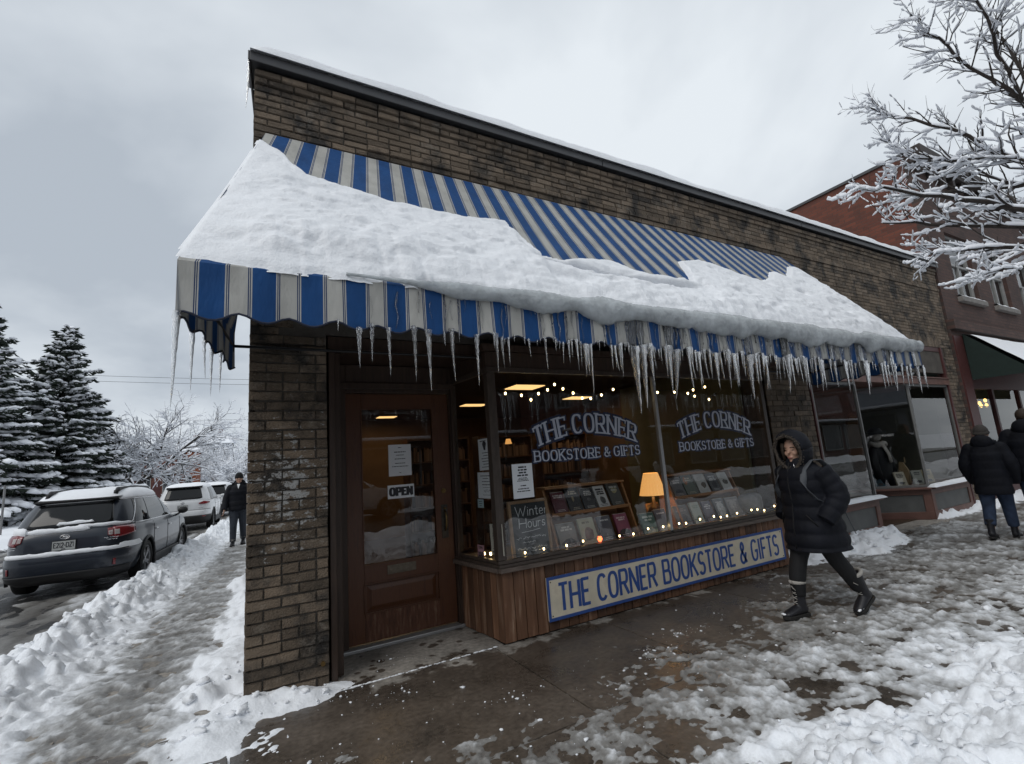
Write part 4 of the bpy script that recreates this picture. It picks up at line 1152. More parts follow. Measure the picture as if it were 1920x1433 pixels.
# the slipped slab: a break below its lower edge
brk = np.interp(PX, [2.2, 2.35, 2.8, 3.3, 3.8, 4.3], [.37, .34, .285, .26, .27, .30])
thick -= 0.11 * np.exp(-((T - brk) / 0.012) ** 2) * sstep(2.25, 2.45, PX) * sstep(4.3, 3.9, PX)
thick += 0.03 * np.exp(-((T - brk - 0.045) / 0.04) ** 2) * sstep(2.25, 2.5, PX) * sstep(4.35, 4.0, PX)
# lobes at the foot
endf = (0.40 + 0.60 * sstep(-0.006, 0.055, U)) * sstep(-0.004, 0.001, U) * (0.45 + .55 * sstep(1.004, 0.96, U)) * sstep(1.004, .997, U)
frn = (0.13 * (fbm(PX * 3.5, PX * 0 + 2, 5, .6) - .45)) * sstep(-.35, .3, PX)
front = sstep(-0.006, 0.035, T - frn) * (0.20 + 0.80 * sstep(-0.02, 0.26, T - frn))
thick = np.where(edge > 0, thick, -0.01) * endf * front - 0.004
NX = SN.x * thick; 
VX_, VY_, VZ_ = PX, PY + SN.y * thick, PZ + SN.z * thick
# at the front the snow sinks a little over the edge
ov = np.clip(-T, 0, 1) * 1.0
VZ_ -= ov * 0.1
idx = np.arange(NU * NT).reshape(NT, NU)
q = np.stack([idx[:-1, :-1], idx[:-1, 1:], idx[1:, 1:], idx[1:, :-1]], -1).reshape(-1, 4)
kq = (thick.ravel()[q] > 0.0).any(1); q = q[kq]
used = np.unique(q); rm = np.full(NU * NT, -1); rm[used] = np.arange(len(used))
V = np.stack([VX_.ravel(), VY_.ravel(), VZ_.ravel()], -1)[used]
o = link('awning_snow', np_mesh('awning_snow', V, rm[q], 'snow'))
tag(o, 'thick slab of white snow sliding down the striped awning', 'snow', kind='stuff')

# ---- frozen rim under the snow
ri = MB(); rings = []
nseg = 420; nn_ = 12
for i in range(nseg + 1):
    x = 0.55 + (AXR - 0.57) * i / nseg
    g = float(sstep(0.55, 1.7, x)) * (0.55 + 0.5 * float(sstep(0.8, 3.5, x)))
    a = 0.006 + g * (0.030 + 0.055 * float(fbm(np.array(x * 2.3), np.array(1.0), 4)))
    hgt = 0.010 + g * (0.040 + 0.10 * float(fbm(np.array(x * 3.1), np.array(7.0), 4)))
    cz = AZ0 + 0.035 - 0.45 * hgt; cy = AY - 0.012
    rings.append([(x, cy + a * math.cos(k * 2 * math.pi / nn_) * (1 + .15 * (hr.random() - .5)), cz + hgt * math.sin(k * 2 * math.pi / nn_) * (1 + .12 * (hr.random() - .5))) for k in range(nn_)])
ri.rings(rings)
tag(ri.build('ice_rim', 'ice_rim', smooth=True), 'grey ice rim frozen along the front edge of the awning', 'ice', kind='stuff')

# ---- icicles: each its own thing
def icicle_mesh(seed, bulge=1.0, bend=0.0):
    rd = random.Random(seed); mb = MB(); rg = []; n = 8; k = 16
    for j in range(k + 1):
        t_ = j / k
        r = (1 - t_) ** 0.85 * (0.75 + 0.25 * (1 - t_) ** 3) * (1 + 0.16 * math.sin(t_ * 34 + seed) * (1 - t_ * .6) + .08 * math.sin(t_ * 71 + seed * 3)) + 0.03
        if j == k: r = 0.012
        cx_ = bend * t_ * t_; 
        rg.append([(cx_ + r * math.cos(6.2832 * a / n) * rd.uniform(.9, 1.1), r * math.sin(6.2832 * a / n) * rd.uniform(.9, 1.1), -t_) for a in range(n)])
    mb.rings(rg); return mb.mesh('icicle', 'ice', True)
IM = [icicle_mesh(i, 1, hr.uniform(-1.1, 1.1)) for i in range(12)]
def icicle(x, y, z, length, rad, label, group):
    o = link('icicle', hr.choice(IM), None, (x, y, z), (hr.gauss(0, .015), hr.gauss(0, .02), hr.uniform(0, 6.28)), (rad, rad, length))
    tag(o, label, 'icicle', group); return o
vbx = np.array([p[0] for p in VB]); vby = np.array([p[1] for p in VB]); vbz = np.array([p[2] for p in VB])
LBG = 'clear icicle hanging from the scalloped front edge of the striped awning'
GRP = 'icicles along the front of the striped awning'
n_ic = 0
def front_icicle(x, length, rad, up=0.0):
    global n_ic
    place = 'before the corner pier' if x < .6 else 'before the shop door' if x < 1.6 else 'before the left window pane' if x < 3.1 else 'before the right window pane' if x < 5.1 else 'before the brick pier' if x < 6.1 else 'before the neighbouring shop front'
    size = 'long thick icicle' if length > .34 else 'middling icicle' if length > .15 else 'short thin icicle'
    icicle(x, float(np.interp(x, vbx, vby)) - 0.012, float(np.interp(x, vbx, vbz)) + 0.012 + up, length, rad, size + ' on the striped awning front edge ' + place, GRP); n_ic += 1
# the ones the photograph shows best: (x, length, radius)
BIG = [(0.62, .25, .020), (0.70, .24, .017), (0.80, .31, .016), (0.96, .36, .020), (1.05, .40, .022), (1.22, .36, .020), (1.40, .35, .020), (1.54, .28, .017), (1.65, .20, .013),
       (1.95, .26, .012), (2.18, .17, .012), (2.25, .20, .014), (2.33, .26, .022), (2.39, .40, .016), (2.70, .28, .013), (2.84, .56, .045), (2.93, .53, .040), (3.00, .36, .03), (3.25, .42, .034), (3.33, .44, .040), (3.47, .40, .020),
       (3.70, .28, .018), (3.99, .38, .022), (4.10, .30, .016), (4.34, .44, .045), (4.42, .30, .03), (4.60, .34, .018), (4.95, .40, .036), (5.18, .28, .016), (5.55, .36, .024), (5.86, .30, .028), (6.08, .36, .026), (6.25, .32, .02), (6.52, .42, .032), (6.6, .28, .024),
       (6.98, .33, .022), (7.28, .35, .03), (7.45, .28, .02), (7.72, .30, .022), (7.9, .36, .03), (8.02, .24, .018), (8.09, .3, .016)]
for x, l_, r0 in BIG: front_icicle(x, l_, r0)
while n_ic < 285:
    x = hr.triangular(0.1, 8.1, 5.0)
    l_ = (0.04 + 0.22 * hr.random() ** 2.0) * (0.55 if x < 1.5 else 1.0 + 0.35 * (x > 3.2))
    front_icicle(x, l_, 0.0045 + 0.045 * l_ * hr.uniform(.6, 1.3))
for s, l_, r0 in ((0.0, .45, .020), (0.06, .5, .018), (0.035, .20, .008), (0.25, .36, .016), (0.36, .26, .012), (0.55, .32, .014), (0.66, .30, .013), (0.45, .1, .006)):
    p = VL[int(s * (len(VL) - 1))]
    icicle(p[0] - .005, p[1], p[2] + .01, l_, r0, 'long icicle hanging from the left end flap of the striped awning', 'icicles on the left end of the awning')
icicle(0.01, WY - .06, 5.14, .16, .012, 'icicle hanging off the metal coping at the corner of the parapet', None)
icicle(0.012, WY + .02, 5.14, .42, .018, 'long icicle running down the corner edge of the parapet', None)
# ---- ice frozen onto the valance
ir = MB()
for i in range(330):
    x = hr.triangular(0.4, 8.1, 6.5)
    z1 = AZ0 - hr.uniform(0.0, .10); ln = hr.uniform(.05, .26); y = float(np.interp(x, vbx, vby))
    wd = hr.uniform(.002, .006) if hr.random() < .8 else hr.uniform(.006, .014)
    pts = []; k = 5
    for j in range(k + 1):
        t_ = j / k; z = z1 - ln * t_
        yy = AY + (y - AY) * (AZ0 - z) / 0.3
        pts.append((x + .008 * math.sin(z * 40 + i), yy - .006, z))
    ir.tube(pts, [wd * (1 - .7 * j / k) for j in range(k + 1)], 5)
# frozen sheets where the largest icicles leave the cloth
for x, w_ in ((2.84, .05), (2.93, .04), (3.28, .06), (4.36, .05), (4.95, .05), (5.86, .04), (6.5, .05), (7.28, .04), (7.9, .04)):
    y = float(np.interp(x, vbx, vby))
    rg = []
    for j in range(9):
        t_ = j / 8; z = AZ0 - 0.02 - 0.27 * t_
        a = w_ * (1.25 - .5 * t_) * hr.uniform(.9, 1.1); yy = AY + (y - AY) * t_ - .008
        rg.append([(x + a * math.cos(6.2832 * k / 10), yy - .016 * max(0, math.sin(6.2832 * k / 10)) + .004 , z) for k in range(10)])
    ir.rings(rg)
tag(ir.build('frozen_drips', 'ice', smooth=True), 'thin frozen runs of meltwater on the striped valance', 'ice', kind='stuff')

# ---- snow on the parapet coping
def snow_loaf(name, x0, x1, y0, y1, z, h, label, n=90, seed=1.0, taper=0.15, along='x', m=10, pw=3.2):
    V = []; 
    rows = []
    for i in range(n + 1):
        s = i / n; row = []
        for j in range(m + 1):
            t_ = j / m
            x = x0 + (x1 - x0) * s; y = y0 + (y1 - y0) * t_
            e = min(1.0, min(s, 1 - s) * (x1 - x0 if along == 'x' else y1 - y0) / taper); e = max(0, e)
            prof = (1 - abs(2 * t_ - 1) ** pw) ** 0.6 * (e ** .5)
            hh = h * (0.65 + 0.7 * float(fbm(np.array(x * 2.1 + seed), np.array(y * 2.1), 3))) * prof
            row.append((x, y, z + hh - 0.002))
        rows.append(row)
    mb = MB(); mb.grid(rows, flip=True)
    return tag(mb.build(name, 'snow', smooth=True), label, 'snow')
snow_loaf('coping_snow', 0.02, 13.4, WY - 0.118, WY + 0.34, 5.222, 0.11, 'long ridge of snow lying on the parapet coping', 260, 2.0, .15, 'x', 28, 14)

# ================================================================== SIGN BOARD AND SHOP INTERIOR
mat('sign_cream', (0.70, 0.63, 0.49), 0.55, var=0.18, vscale=5, col2=(0.42, 0.34, 0.25), contrast=(.58, .85))
mat('sign_blue', (0.034, 0.085, 0.29), 0.5, var=0.15, vscale=10)
sg = empty('shop_sign', (4.32, BYF - 0.03, 0)); tag(sg, 'long cream sign board with blue border and lettering below the bay window', 'sign')
def S_(mb, name, m, **k):
    mb.v = [(p[0] - 4.32, p[1] - BYF + 0.03, p[2]) for p in mb.v]; return mb.build(name, m, sg, **k)
S_(MB().box(2.505, 6.135, BYF - 0.028, BYF - 0.006, 0.105, 0.482), 'board', 'sign_cream', bevel=0.002)
b_ = MB(); y0, y1 = BYF - 0.031, BYF - 0.0285
for a in ((2.50, 6.14, 0.10, 0.128), (2.50, 6.14, 0.459, 0.487), (2.50, 2.528, 0.128, 0.459), (6.112, 6.14, 0.128, 0.459)): b_.box(a[0], a[1], y0, y1, a[2], a[3])
S_(b_, 'border', 'sign_blue')
t_ = MB(); text_mesh(t_, 'THE CORNER BOOKSTORE & GIFTS', 0.262, lambda x, y, j: (4.32 + x, BYF - 0.0295 - j, 0.163 + y), width=3.38, sw=0.13, sp=0.22, wordsp=0.66, contrast=0.86, jitter=0.0002)
S_(t_, 'lettering', 'sign_blue')
sc_ = MB()
for x in (2.545, 6.09):
    for z in (.145, .44): sc_.cyl((x, BYF - .032, z), (x, BYF - .026, z), .006, 8)
S_(sc_, 'screw', 'old_metal')

# ---- interior room
mat('room_wall', (0.17, 0.105, 0.055), 0.8, var=0.2, vscale=2); mat('room_ceiling', (0.06, 0.04, 0.025), 0.8); mat('room_floor', (0.06, 0.035, 0.02), 0.5, var=0.2)
mat('pale_wall', (0.16, 0.145, 0.075), 0.8, var=0.1)
mat('shelf_wood', (0.30, 0.145, 0.055), 0.5, var=0.25, vscale=6, stretch=(1, 4, 4)); mat('shelf_dark', (0.09, 0.045, 0.02), 0.5, var=0.3, vscale=6)
mat('warm_panel', (0.9, 0.8, 0.6), 0.5, emit=(1.0, 0.62, 0.24), estr=1.15); mat('bulb', (1, .9, .6), 0.3, emit=(1.0, 0.72, 0.34), estr=9.0); mat('bulb_red', (1, .3, .1), 0.3, emit=(1.0, 0.16, 0.05), estr=3.0)
mat('shade_lit', (0.8, 0.6, 0.3), 0.7, emit=(1.0, 0.46, 0.12), estr=0.62, var=0.12, vscale=30, stretch=(4, 4, .2))
mat('paper', (0.78, 0.80, 0.82), 0.7); mat('paper_cream', (0.55, 0.52, 0.44), 0.7); mat('paper_pink', (0.55, 0.30, 0.36), 0.7); mat('paper_blue', (0.42, 0.55, 0.58), 0.7); mat('ink', (0.04, 0.04, 0.045), 0.7)
mat('slate', (0.018, 0.022, 0.025), 0.7, var=0.3, vscale=6); mat('chalk', (0.62, 0.64, 0.64), 0.9); mat('oak', (0.25, 0.15, 0.075), 0.5, var=0.25, vscale=8)
mat('cord', (0.012, 0.012, 0.012), 0.6); mat('lamp_base', (0.03, 0.018, 0.012), 0.35)
rm = MB()
rm.box(0.76, 0.80, 4.98, 12, 0, 2.85); rm.box(7.27, 7.30, 4.6, 12, 0, 2.85); rm.box(0.8, 7.27, 11.97, 12.0, 0, 2.85)
rm.box(0.60, 0.80, 4.95, 4.98, 0, 2.85)
rm.box(0.66, 2.0, 4.90, 4.98, 2.6, 2.85)
tag(rm.build('shop_wall', 'room_wall', None), kind='structure')
tag(MB().box(0.80, 7.27, 4.9, 11.97, -0.05, 0.02).build('shop_floor', 'room_floor'), kind='structure')
tag(MB().box(0.80, 7.27, 4.985, 11.97, 2.85, 2.9).build('shop_ceiling', 'room_ceiling'), kind='structure')
for i, (x, y, w_, l_, lab) in enumerate([(4.15, 6.85, .55, .42, 'nearest'), (4.2, 9.0, .5, .3, 'second'), (1.9, 8.4, .35, .5, 'door-side'), (6.1, 8.0, .5, .35, 'right-hand'), (2.9, 10.9, .4, .3, 'rear')]):
    cl = empty('ceiling_light', (x, y, 2.80)); tag(cl, 'lit warm ceiling panel inside the bookstore, the %s one' % lab, 'ceiling light', 'ceiling lights in the bookstore')
    MB().box(-w_ / 2, w_ / 2, -l_ / 2, l_ / 2, -0.01, 0.0).build('diffuser', 'warm_panel', cl)
    ld = bpy.data.lights.new('panel_light', 'AREA'); ld.shape = 'RECTANGLE'; ld.size = w_; ld.size_y = l_; ld.energy = 3.5; ld.color = (1.0, .70, .40); lo = bpy.data.objects.new('panel_light', ld); COL.objects.link(lo); lo.parent = cl; lo.location = (0, 0, -.02)
    MB().box(-w_ / 2 - .02, w_ / 2 + .02, -l_ / 2 - .02, l_ / 2 + .02, 0.001, 0.05).build('housing', 'room_ceiling', cl)
# bookcases with rows of books
mat('spines', (0.14, 0.09, 0.06), 0.6, island=0.8, var=0.2, vscale=3)
rbk = random.Random(21)
def bookcase(x, y, rz, w_, h, label, nsh=5):
    r = empty('bookcase', (x, y, 0.02), rz); tag(r, label, 'bookcase', 'bookcases in the bookstore')
    f = MB(); f.box(-w_ / 2, -w_ / 2 + .03, -.15, .15, 0, h); f.box(w_ / 2 - .03, w_ / 2, -.15, .15, 0, h); f.box(-w_ / 2 + .03, w_ / 2 - .03, .13, .15, 0, h)
    f.build('case', 'shelf_dark', r)
    for k in range(nsh + 1):
        z = .06 + (h - .1) * k / nsh
        MB().box(-w_ / 2 + .03, w_ / 2 - .03, -.15, .13, z, z + .025).build('shelf', 'shelf_dark', r)
    b = MB()
    for k in range(nsh):
        z = .086 + (h - .1) * k / nsh; x_ = -w_ / 2 + .04
        while x_ < w_ / 2 - .08:
            t_ = rbk.uniform(.018, .045); hh = rbk.uniform(.18, .27)
            if rbk.random() > .08: b.box(x_, x_ + t_ - .002, -.10, .08, z, z + hh)
            x_ += t_
    o = b.build('book_row', 'spines', r); o['kind'] = 'stuff'
bookcase(3.2, 8.6, 0, 1.2, 2.1, 'tall dark bookcase deep in the shop behind the left window lettering')
bookcase(4.6, 8.6, 0, 1.2, 2.1, 'tall dark bookcase deep in the shop behind the table lamp')
bookcase(6.0, 8.6, 0, 1.2, 2.1, 'tall dark bookcase deep in the shop behind the right window lettering')
bookcase(0.98, 7.4, math.pi / 2, 1.6, 2.1, 'tall dark bookcase along the side wall behind the shop door')
bookcase(1.5, 10.6, 0, 1.4, 2.1, 'tall dark bookcase at the very back seen through the door glass')
tag(MB().box(6.55, 6.62, 4.62, 7.2, .02, 2.84).build('partition', 'pale_wall'), 'pale mustard partition at the right inside the bay window', 'partition')
# pendant lamp
pl = empty('pendant_lamp', (3.3, 6.0, 1.83)); tag(pl, 'small orange pendant lamp hanging behind the notice in the window', 'lamp')
MB().tube([(0, 0, 0), (0, 0, .07)], [.05, .03], 12).build('shade', 'shade_lit', pl, True); MB().cyl((0, 0, .07), (0, 0, .97), .004, 5).build('cable', 'cord', pl)

# ---- window display
bdk = MB(); bdk.add([(2.09, BYF + .04, .606), (6.2, BYF + .04, .606), (6.55, 4.36, .606), (6.55, 5.05, .606), (2.03, 5.05, .606)], [(0, 1, 2, 3, 4)])
mb_ = MB(); mb_.prism([(2.09, BYF + .04), (6.2, BYF + .04), (6.54, 4.36), (6.54, 5.05), (2.03, 5.05)], lambda x, y: (x, y, .602), lambda x, y: (x, y, .63))
tag(mb_.build('display_deck', 'shelf_dark'), 'dark wooden deck inside the bay window carrying the display', 'deck')
def quadf(o, ux, uy, nrm):
    """local frame: origin, right, up, outward"""
    o, ux, uy, nrm = Vector(o), Vector(ux).normalized(), Vector(uy).normalized(), Vector(nrm).normalized()
    return lambda x, y, j: tuple(o + ux * x + uy * y + nrm * (0.0012 + j))
COVN = [0]
def cover_mat(col, col2):
    COVN[0] += 1
    return mat('cover_%d' % COVN[0], col, 0.42, col2=col2, vscale=9, contrast=(.45, .6), coords='Object')
def book(o, w_, h, lean, yaw, thick, col, col2, art, tcol, label, group):
    """a book standing on its foot and leaning back"""
    r = empty('book', o, yaw); tag(r, label, 'book', group)
    cl, s_ = math.cos(lean), math.sin(lean)
    ux, uy, nn = Vector((1, 0, 0)), Vector((0, s_, cl)), Vector((0, -cl, s_))
    m = MB(); c = uy * h / 2 - nn * thick / 2; m.obox(c, ux * w_ / 2, uy * h / 2, nn * thick / 2)
    mm = mat('cover_%d' % len(MATS), col, 0.4, var=0.15, vscale=8)
    m.build('cover', mm, r, bevel=0.002)
    p = MB(); p.obox(uy * (h / 2 + .004) - nn * thick / 2, ux * (w_ / 2 - .004), uy * h / 2, nn * (thick / 2 - .003)); p.build('pages', 'paper_cream', r)
    fn = quadf((0, 0, 0), ux, uy, nn)
    rd = random.Random(hash(label) % 9999 if False else sum(map(ord, label)))
    if art:
        a = MB(); ax0, ax1, ay0, ay1 = art
        n = 10; cxx, cyy = (ax0 + ax1) / 2 * w_, (ay0 + ay1) / 2 * h
        a.add([fn(cxx + (ax1 - ax0) / 2 * w_ * math.cos(6.283 * k / n) * rd.uniform(.7, 1.05), cyy + (ay1 - ay0) / 2 * h * math.sin(6.283 * k / n) * rd.uniform(.75, 1.05), 0) for k in range(n)], [tuple(range(n))])
        a.build('cover_art', mat('art_%d' % len(MATS), col2, 0.5, var=0.6, vscale=25), r)
    t_ = MB(); tm = mat('print_%d' % len(MATS), tcol, 0.5)
    y_ = .84 * h
    for k in range(rd.randint(1, 3)):
        hh = rd.uniform(.05, .085) * h
        print_lines(t_, -.38 * w_, .38 * w_, [y_], hh, lambda x, y, j: fn(x, y, .0004), rd); y_ -= hh * 1.5
    print_lines(t_, -.36 * w_, .36 * w_, [.10 * h, .16 * h], .022 * h, lambda x, y, j: fn(x, y, .0004), rd)
    t_.build('print', tm, r)
    return r
def rack(x0, x1, yf, label):
    r = empty('display_rack', ((x0 + x1) / 2, yf, .63)); tag(r, label, 'rack', 'tilted wooden book racks in the window')
    hw = (x1 - x0) / 2
    for s in (-1, 1):
        p = MB(); xx = s * hw
        p.prism([(0.0, 0), (.36, 0), (.36, .62), (.22, .62)], lambda y, z: (xx - .012, y, z), lambda y, z: (xx + .012, y, z)); p.build('side_panel', 'shelf_wood', r, bevel=.002)
    for (y, z, d) in ((.02, .0, .13), (.10, .345, .13)):
        k = MB(); k.box(-hw + .012, hw - .012, y, y + d, z, z + .018); k.box(-hw + .012, hw - .012, y - .006, y + .006, z + .018, z + .034); k.build('shelf', 'shelf_wood', r, bevel=.002)
    k = MB(); k.box(-hw + .012, hw - .012, .345, .36, .0, .62); k.build('back_panel', 'shelf_wood', r)
    k = MB(); k.box(-hw - .0, hw + .0, .18, .372, .622, .645); k.build('top_rail', 'shelf_wood', r, bevel=.003)
rack(2.83, 3.93, 4.24, 'tilted wooden book rack behind the left pane beside the chalkboard')
rack(4.68, 5.88, 4.26, 'tilted wooden book rack behind the right pane beside the lamp')
G1 = 'books on the left rack'; G2 = 'books on the right rack'; G3 = 'books standing on the deck'
def row(y, z, lean, items, grp):
    for (x, w_, h, col, col2, art, tcol, lab) in items:
        book((x, y, z), w_, h, lean, random.Random(lab).gauss(0, .03), .025, col, col2, art, tcol, lab, grp)
row(4.36, .998, .42, [
    (2.99, .17, .235, (.085, .012, .020), (.05, .01, .02), None, (.5, .42, .40), 'dark red book with pale lettering, first on the left rack upper shelf'),
    (3.19, .17, .265, (.018, .018, .018), (.25, .20, .12), (-.18, .05, .40, .68), (.42, .36, .26), 'black book with a small gold figure, second on the left rack upper shelf'),
    (3.385, .165, .245, (.022, .022, .024), (.10, .10, .10), (-.2, .2, .40, .55), (.45, .44, .40), 'black book with boxed title, third on the left rack upper shelf'),
    (3.575, .165, .255, (.60, .60, .58), (.10, .10, .10), (-.3, .3, .15, .55), (.03, .03, .03), 'white book with heavy black block lettering on the left rack'),
    (3.775, .17, .265, (.085, .085, .078), (.30, .27, .15), (-.25, .3, .55, .85), (.42, .42, .38), 'grey book with pale blossoms at the right end of the left rack upper shelf')], G1)
row(4.27, .65, .34, [
    (3.00, .24, .26, (.20, .19, .175), (.035, .034, .034), (-.45, .48, .03, .42), (.55, .54, .50), 'wide grey book with a dark lower half on the left rack lower shelf'),
    (3.27, .21, .28, (.40, .40, .28), (.16, .10, .075), (-.35, .38, .12, .68), (.20, .18, .12), 'pale olive book with a brown animal picture, lower shelf of the left rack'),
    (3.52, .185, .275, (.085, .085, .105), (.22, .22, .23), (-.12, .06, .14, .34), (.55, .55, .55), 'slate grey book with white title, lower shelf of the left rack'),
    (3.76, .185, .275, (.26, .065, .115), (.035, .03, .035), (-.45, .45, .0, .42), (.60, .48, .48), 'pink and black book at the right of the left rack lower shelf')], G1)
row(4.37, .998, .42, [
    (4.80, .19, .25, (.10, .10, .105), (.05, .05, .06), (-.4, .4, .05, .4), (.38, .36, .34), 'dim grey book at the left end of the right rack upper shelf'),
    (5.02, .20, .265, (.10, .12, .095), (.33, .13, .05), (-.45, .0, .5, .95), (.45, .40, .30), 'dark green book with orange flowers on the right rack upper shelf'),
    (5.25, .19, .265, (.50, .50, .48), (.11, .085, .065), (-.15, .38, .25, .6), (.4, .4, .38), 'white book with a round brown picture on the right rack upper shelf'),
    (5.48, .185, .255, (.055, .055, .06), (.02, .02, .025), (-.3, .3, .2, .6), (.40, .40, .40), 'black book with a dark picture between two white books on the right rack'),
    (5.70, .185, .255, (.52, .52, .50), (.10, .09, .08), (-.3, .36, .3, .62), (.4, .4, .38), 'white book with a small landscape at the right end of the right rack')], G2)
row(4.28, .65, .34, [
    (4.72, .24, .26, (.16, .145, .14), (.08, .08, .09), (-.4, .4, .1, .6), (.30, .26, .24), 'wide mauve-grey book low on the right rack next to the mullion'),
    (4.98, .16, .275, (.46, .50, .46), (.16, .22, .17), (-.3, .3, .1, .4), (.30, .36, .30), 'narrow pale green book on the right rack lower shelf'),
    (5.20, .16, .265, (.13, .11, .15), (.08, .07, .1), None, (.55, .54, .56), 'purple-grey book filled with white lettering on the right rack lower shelf'),
    (5.43, .19, .275, (.15, .15, .16), (.45, .46, .47), (-.38, .4, .1, .9), (.5, .5, .5), 'book with a frosty white picture on the right rack lower shelf'),
    (5.69, .24, .27, (.25, .235, .235), (.35, .33, .33), (-.4, .4, .3, .9), (.4, .38, .38), 'wide pale grey book at the right of the right rack lower shelf')], G2)
book((4.05, 4.17, .63), .20, .27, .30, -.05, .03, (.055, .12, .105), (.38, .42, .40), (-.35, .4, .05, .45), (.45, .52, .48), 'teal and white book standing right of the left rack', G3)
book((4.30, 4.20, .63), .19, .285, .30, .06, .03, (.11, .10, .12), (.50, .51, .53), (-.4, .45, .0, .4), (.60, .58, .60), 'grey book with a white mountain standing under the lamp', G3)
book((4.30, 4.75, 1.1), .01, .01, 0, 0, .005, (.1, .1, .1), (.1, .1, .1), None, (.1, .1, .1), 'x', G3) if False else None

# ---- chalkboard
ca = empty('chalkboard', (2.45, 4.115, .635), 0.02); tag(ca, 'wood-framed chalkboard chalked Winter Hours inside the bay window', 'chalkboard')
ca.rotation_euler = (R(-5), 0, 0.02)
MB().box(-.195, .195, -.004, .012, .03, .535).build('slate', 'slate', ca)
f = MB()
for a in ((-.225, .225, .0, .03), (-.225, .225, .535, .565), (-.225, -.195, .03, .535), (.195, .225, .03, .535)): f.box(a[0], a[1], -.012, .016, a[2], a[3])
f.build('frame', 'oak', ca, bevel=.002)
w_ = MB(); fn = lambda x, y, j: (x, -.0052 - j, y)
def hand(text, x, z, h, sl=0.06):
    st, wd = strokes_of(text, h, .92, .16, .4, .05)
    for k, (ch, pl_) in enumerate(st):
        ribbon(w_, [(x + p[0] + sl * p[1], z + p[1]) for p in pl_], .0062, 1, 0, lambda a, b, kk=k: (a, -.0052 - (kk % 3) * .0002, b), .002)
hand('Winter', -.155, .415, .095); hand('Hours', -.125, .305, .09)
ribbon(w_, [(-.10, .268), (.02, .274), (.11, .284)], .004, 1, 0, lambda a, b: fn(a, b, 0))
rd = random.Random(4)
for (a, b_, z, h) in ((-.165, .165, .215, .024), (-.10, .05, .175, .016), (-.165, .165, .12, .028), (-.02, .16, .088, .014)):
    scribble(w_, a, b_, z, h, fn, rd, .003)
w_.build('chalk_writing', 'chalk', ca)

# ---- notices on the glass
def notice(name, label, o, ux, nrm, w_, h, m, tilt, lines, rnd, title=None, extra=None):
    ux = Vector(ux).normalized(); nrm = Vector(nrm).normalized(); up = Vector((0, 0, 1))
    ux, uy = ux * math.cos(tilt) + up * math.sin(tilt), up * math.cos(tilt) - ux * math.sin(tilt)
    r = empty(name, o); tag(r, label, 'notice', 'papers on the shop glass')
    fn = lambda x, y, j: tuple(ux * x + uy * y + nrm * j)
    MB().prism([(-w_ / 2, 0), (w_ / 2, 0), (w_ / 2, h), (-w_ / 2, h)], lambda x, y: fn(x, y, .0), lambda x, y: fn(x, y, -.0015)).build('sheet', m, r)
    t_ = MB(); f1 = lambda x, y, j: fn(x, y, .0012 + j)
    for (y, hh, a, b_) in lines: print_lines(t_, a * w_, b_ * w_, [y * h], hh * h, f1, rnd)
    if title: title(t_, f1)
    t_.build('print', 'ink', r)
    return r
rn = random.Random(8)
front_n = (0, -1, 0)
wl = lambda n, y0, y1, hh: [(y1 + (y0 - y1) * i / (n - 1), hh, -.34, .34) for i in range(n)]
notice('notice', 'white printed notice taped inside the left pane above the chalkboard', (2.355, BYF + .008, 1.225), (1, 0, 0), front_n, .225, .32, 'paper', .0, [(.9, .045, -.3, .3), (.82, .045, -.25, .25), (.74, .045, -.28, .28), (.66, .045, -.34, .34)] + wl(3, .5, .58, .02) + [(.36, .03, -.22, .22)] + wl(2, .2, .27, .028), rn)
notice('notice', 'white sheet of small print taped to the door glass above the open sign', (1.41, DY - .012, 1.515), (1, 0, 0), front_n, .23, .31, 'paper', .0, [(.9, .022, -.12, .12), (.76, .028, -.26, .26), (.66, .02, -.22, .22), (.54, .024, -.36, .36), (.40, .022, -.24, .24), (.30, .022, -.36, .36), (.10, .018, -.06, .06)], rn)
os_ = empty('open_sign', (1.41, DY - .014, 1.30)); tag(os_, 'white sign with heavy black OPEN lettering on the door glass', 'sign')
MB().box(-.133, .133, 0, .004, -.002, .128).build('plate', 'paper', os_)
t_ = MB(); text_mesh(t_, 'OPEN', .096, lambda x, y, j: (x, -.0012 - j, .016 + y), width=.232, sw=.30, sp=.07, contrast=.62, jitter=.0002); t_.build('lettering', 'ink', os_)
sd_ = (CL - CS).normalized(); sn = dn
def side(t_, z): 
    p = CL + (CS - CL) * t_; return (p.x + sn.x * -.006 + .02, p.y, z)
def bird(mb, fn):
    mb.add([fn(-.015 + .03 * math.cos(a) * (1 + .3 * math.sin(3 * a)), .235 + .045 * math.sin(a), 0) for a in np.linspace(0, 6.2, 14)], [tuple(range(14))])
    mb.add([fn(-.02, .19, 0), (fn(.0, .19, 0)), fn(.005, .215, 0), fn(-.02, .22, 0)], [(0, 1, 2, 3)])
notice('notice', 'white flyer with a small black bird drawing on the narrow side pane', side(.22, 1.51), sd_, sn, .25, .30, 'paper', .02, [(.93, .035, -.4, .1)] + wl(6, .1, .55, .022), rn, bird)
def boxp(mb, fn):
    for a in ((-.06, .10, .03, .033), (-.06, .10, .10, .103)): mb.add([fn(a[0], a[2], 0), fn(a[1], a[2], 0), fn(a[1], a[3], 0), fn(a[0], a[3], 0)], [(0, 1, 2, 3)])
    scribble(mb, -.04, .08, .066, .035, fn, rn, .003)
notice('notice', 'white squarish sheet with a boxed scrawl on the narrow side pane', side(.26, 1.245), sd_, sn, .29, .245, 'paper', -.01, [(.86, .03, -.36, .36), (.76, .025, -.2, .2), (.64, .025, -.28, .28), (.52, .03, -.3, .42)], rn, boxp)
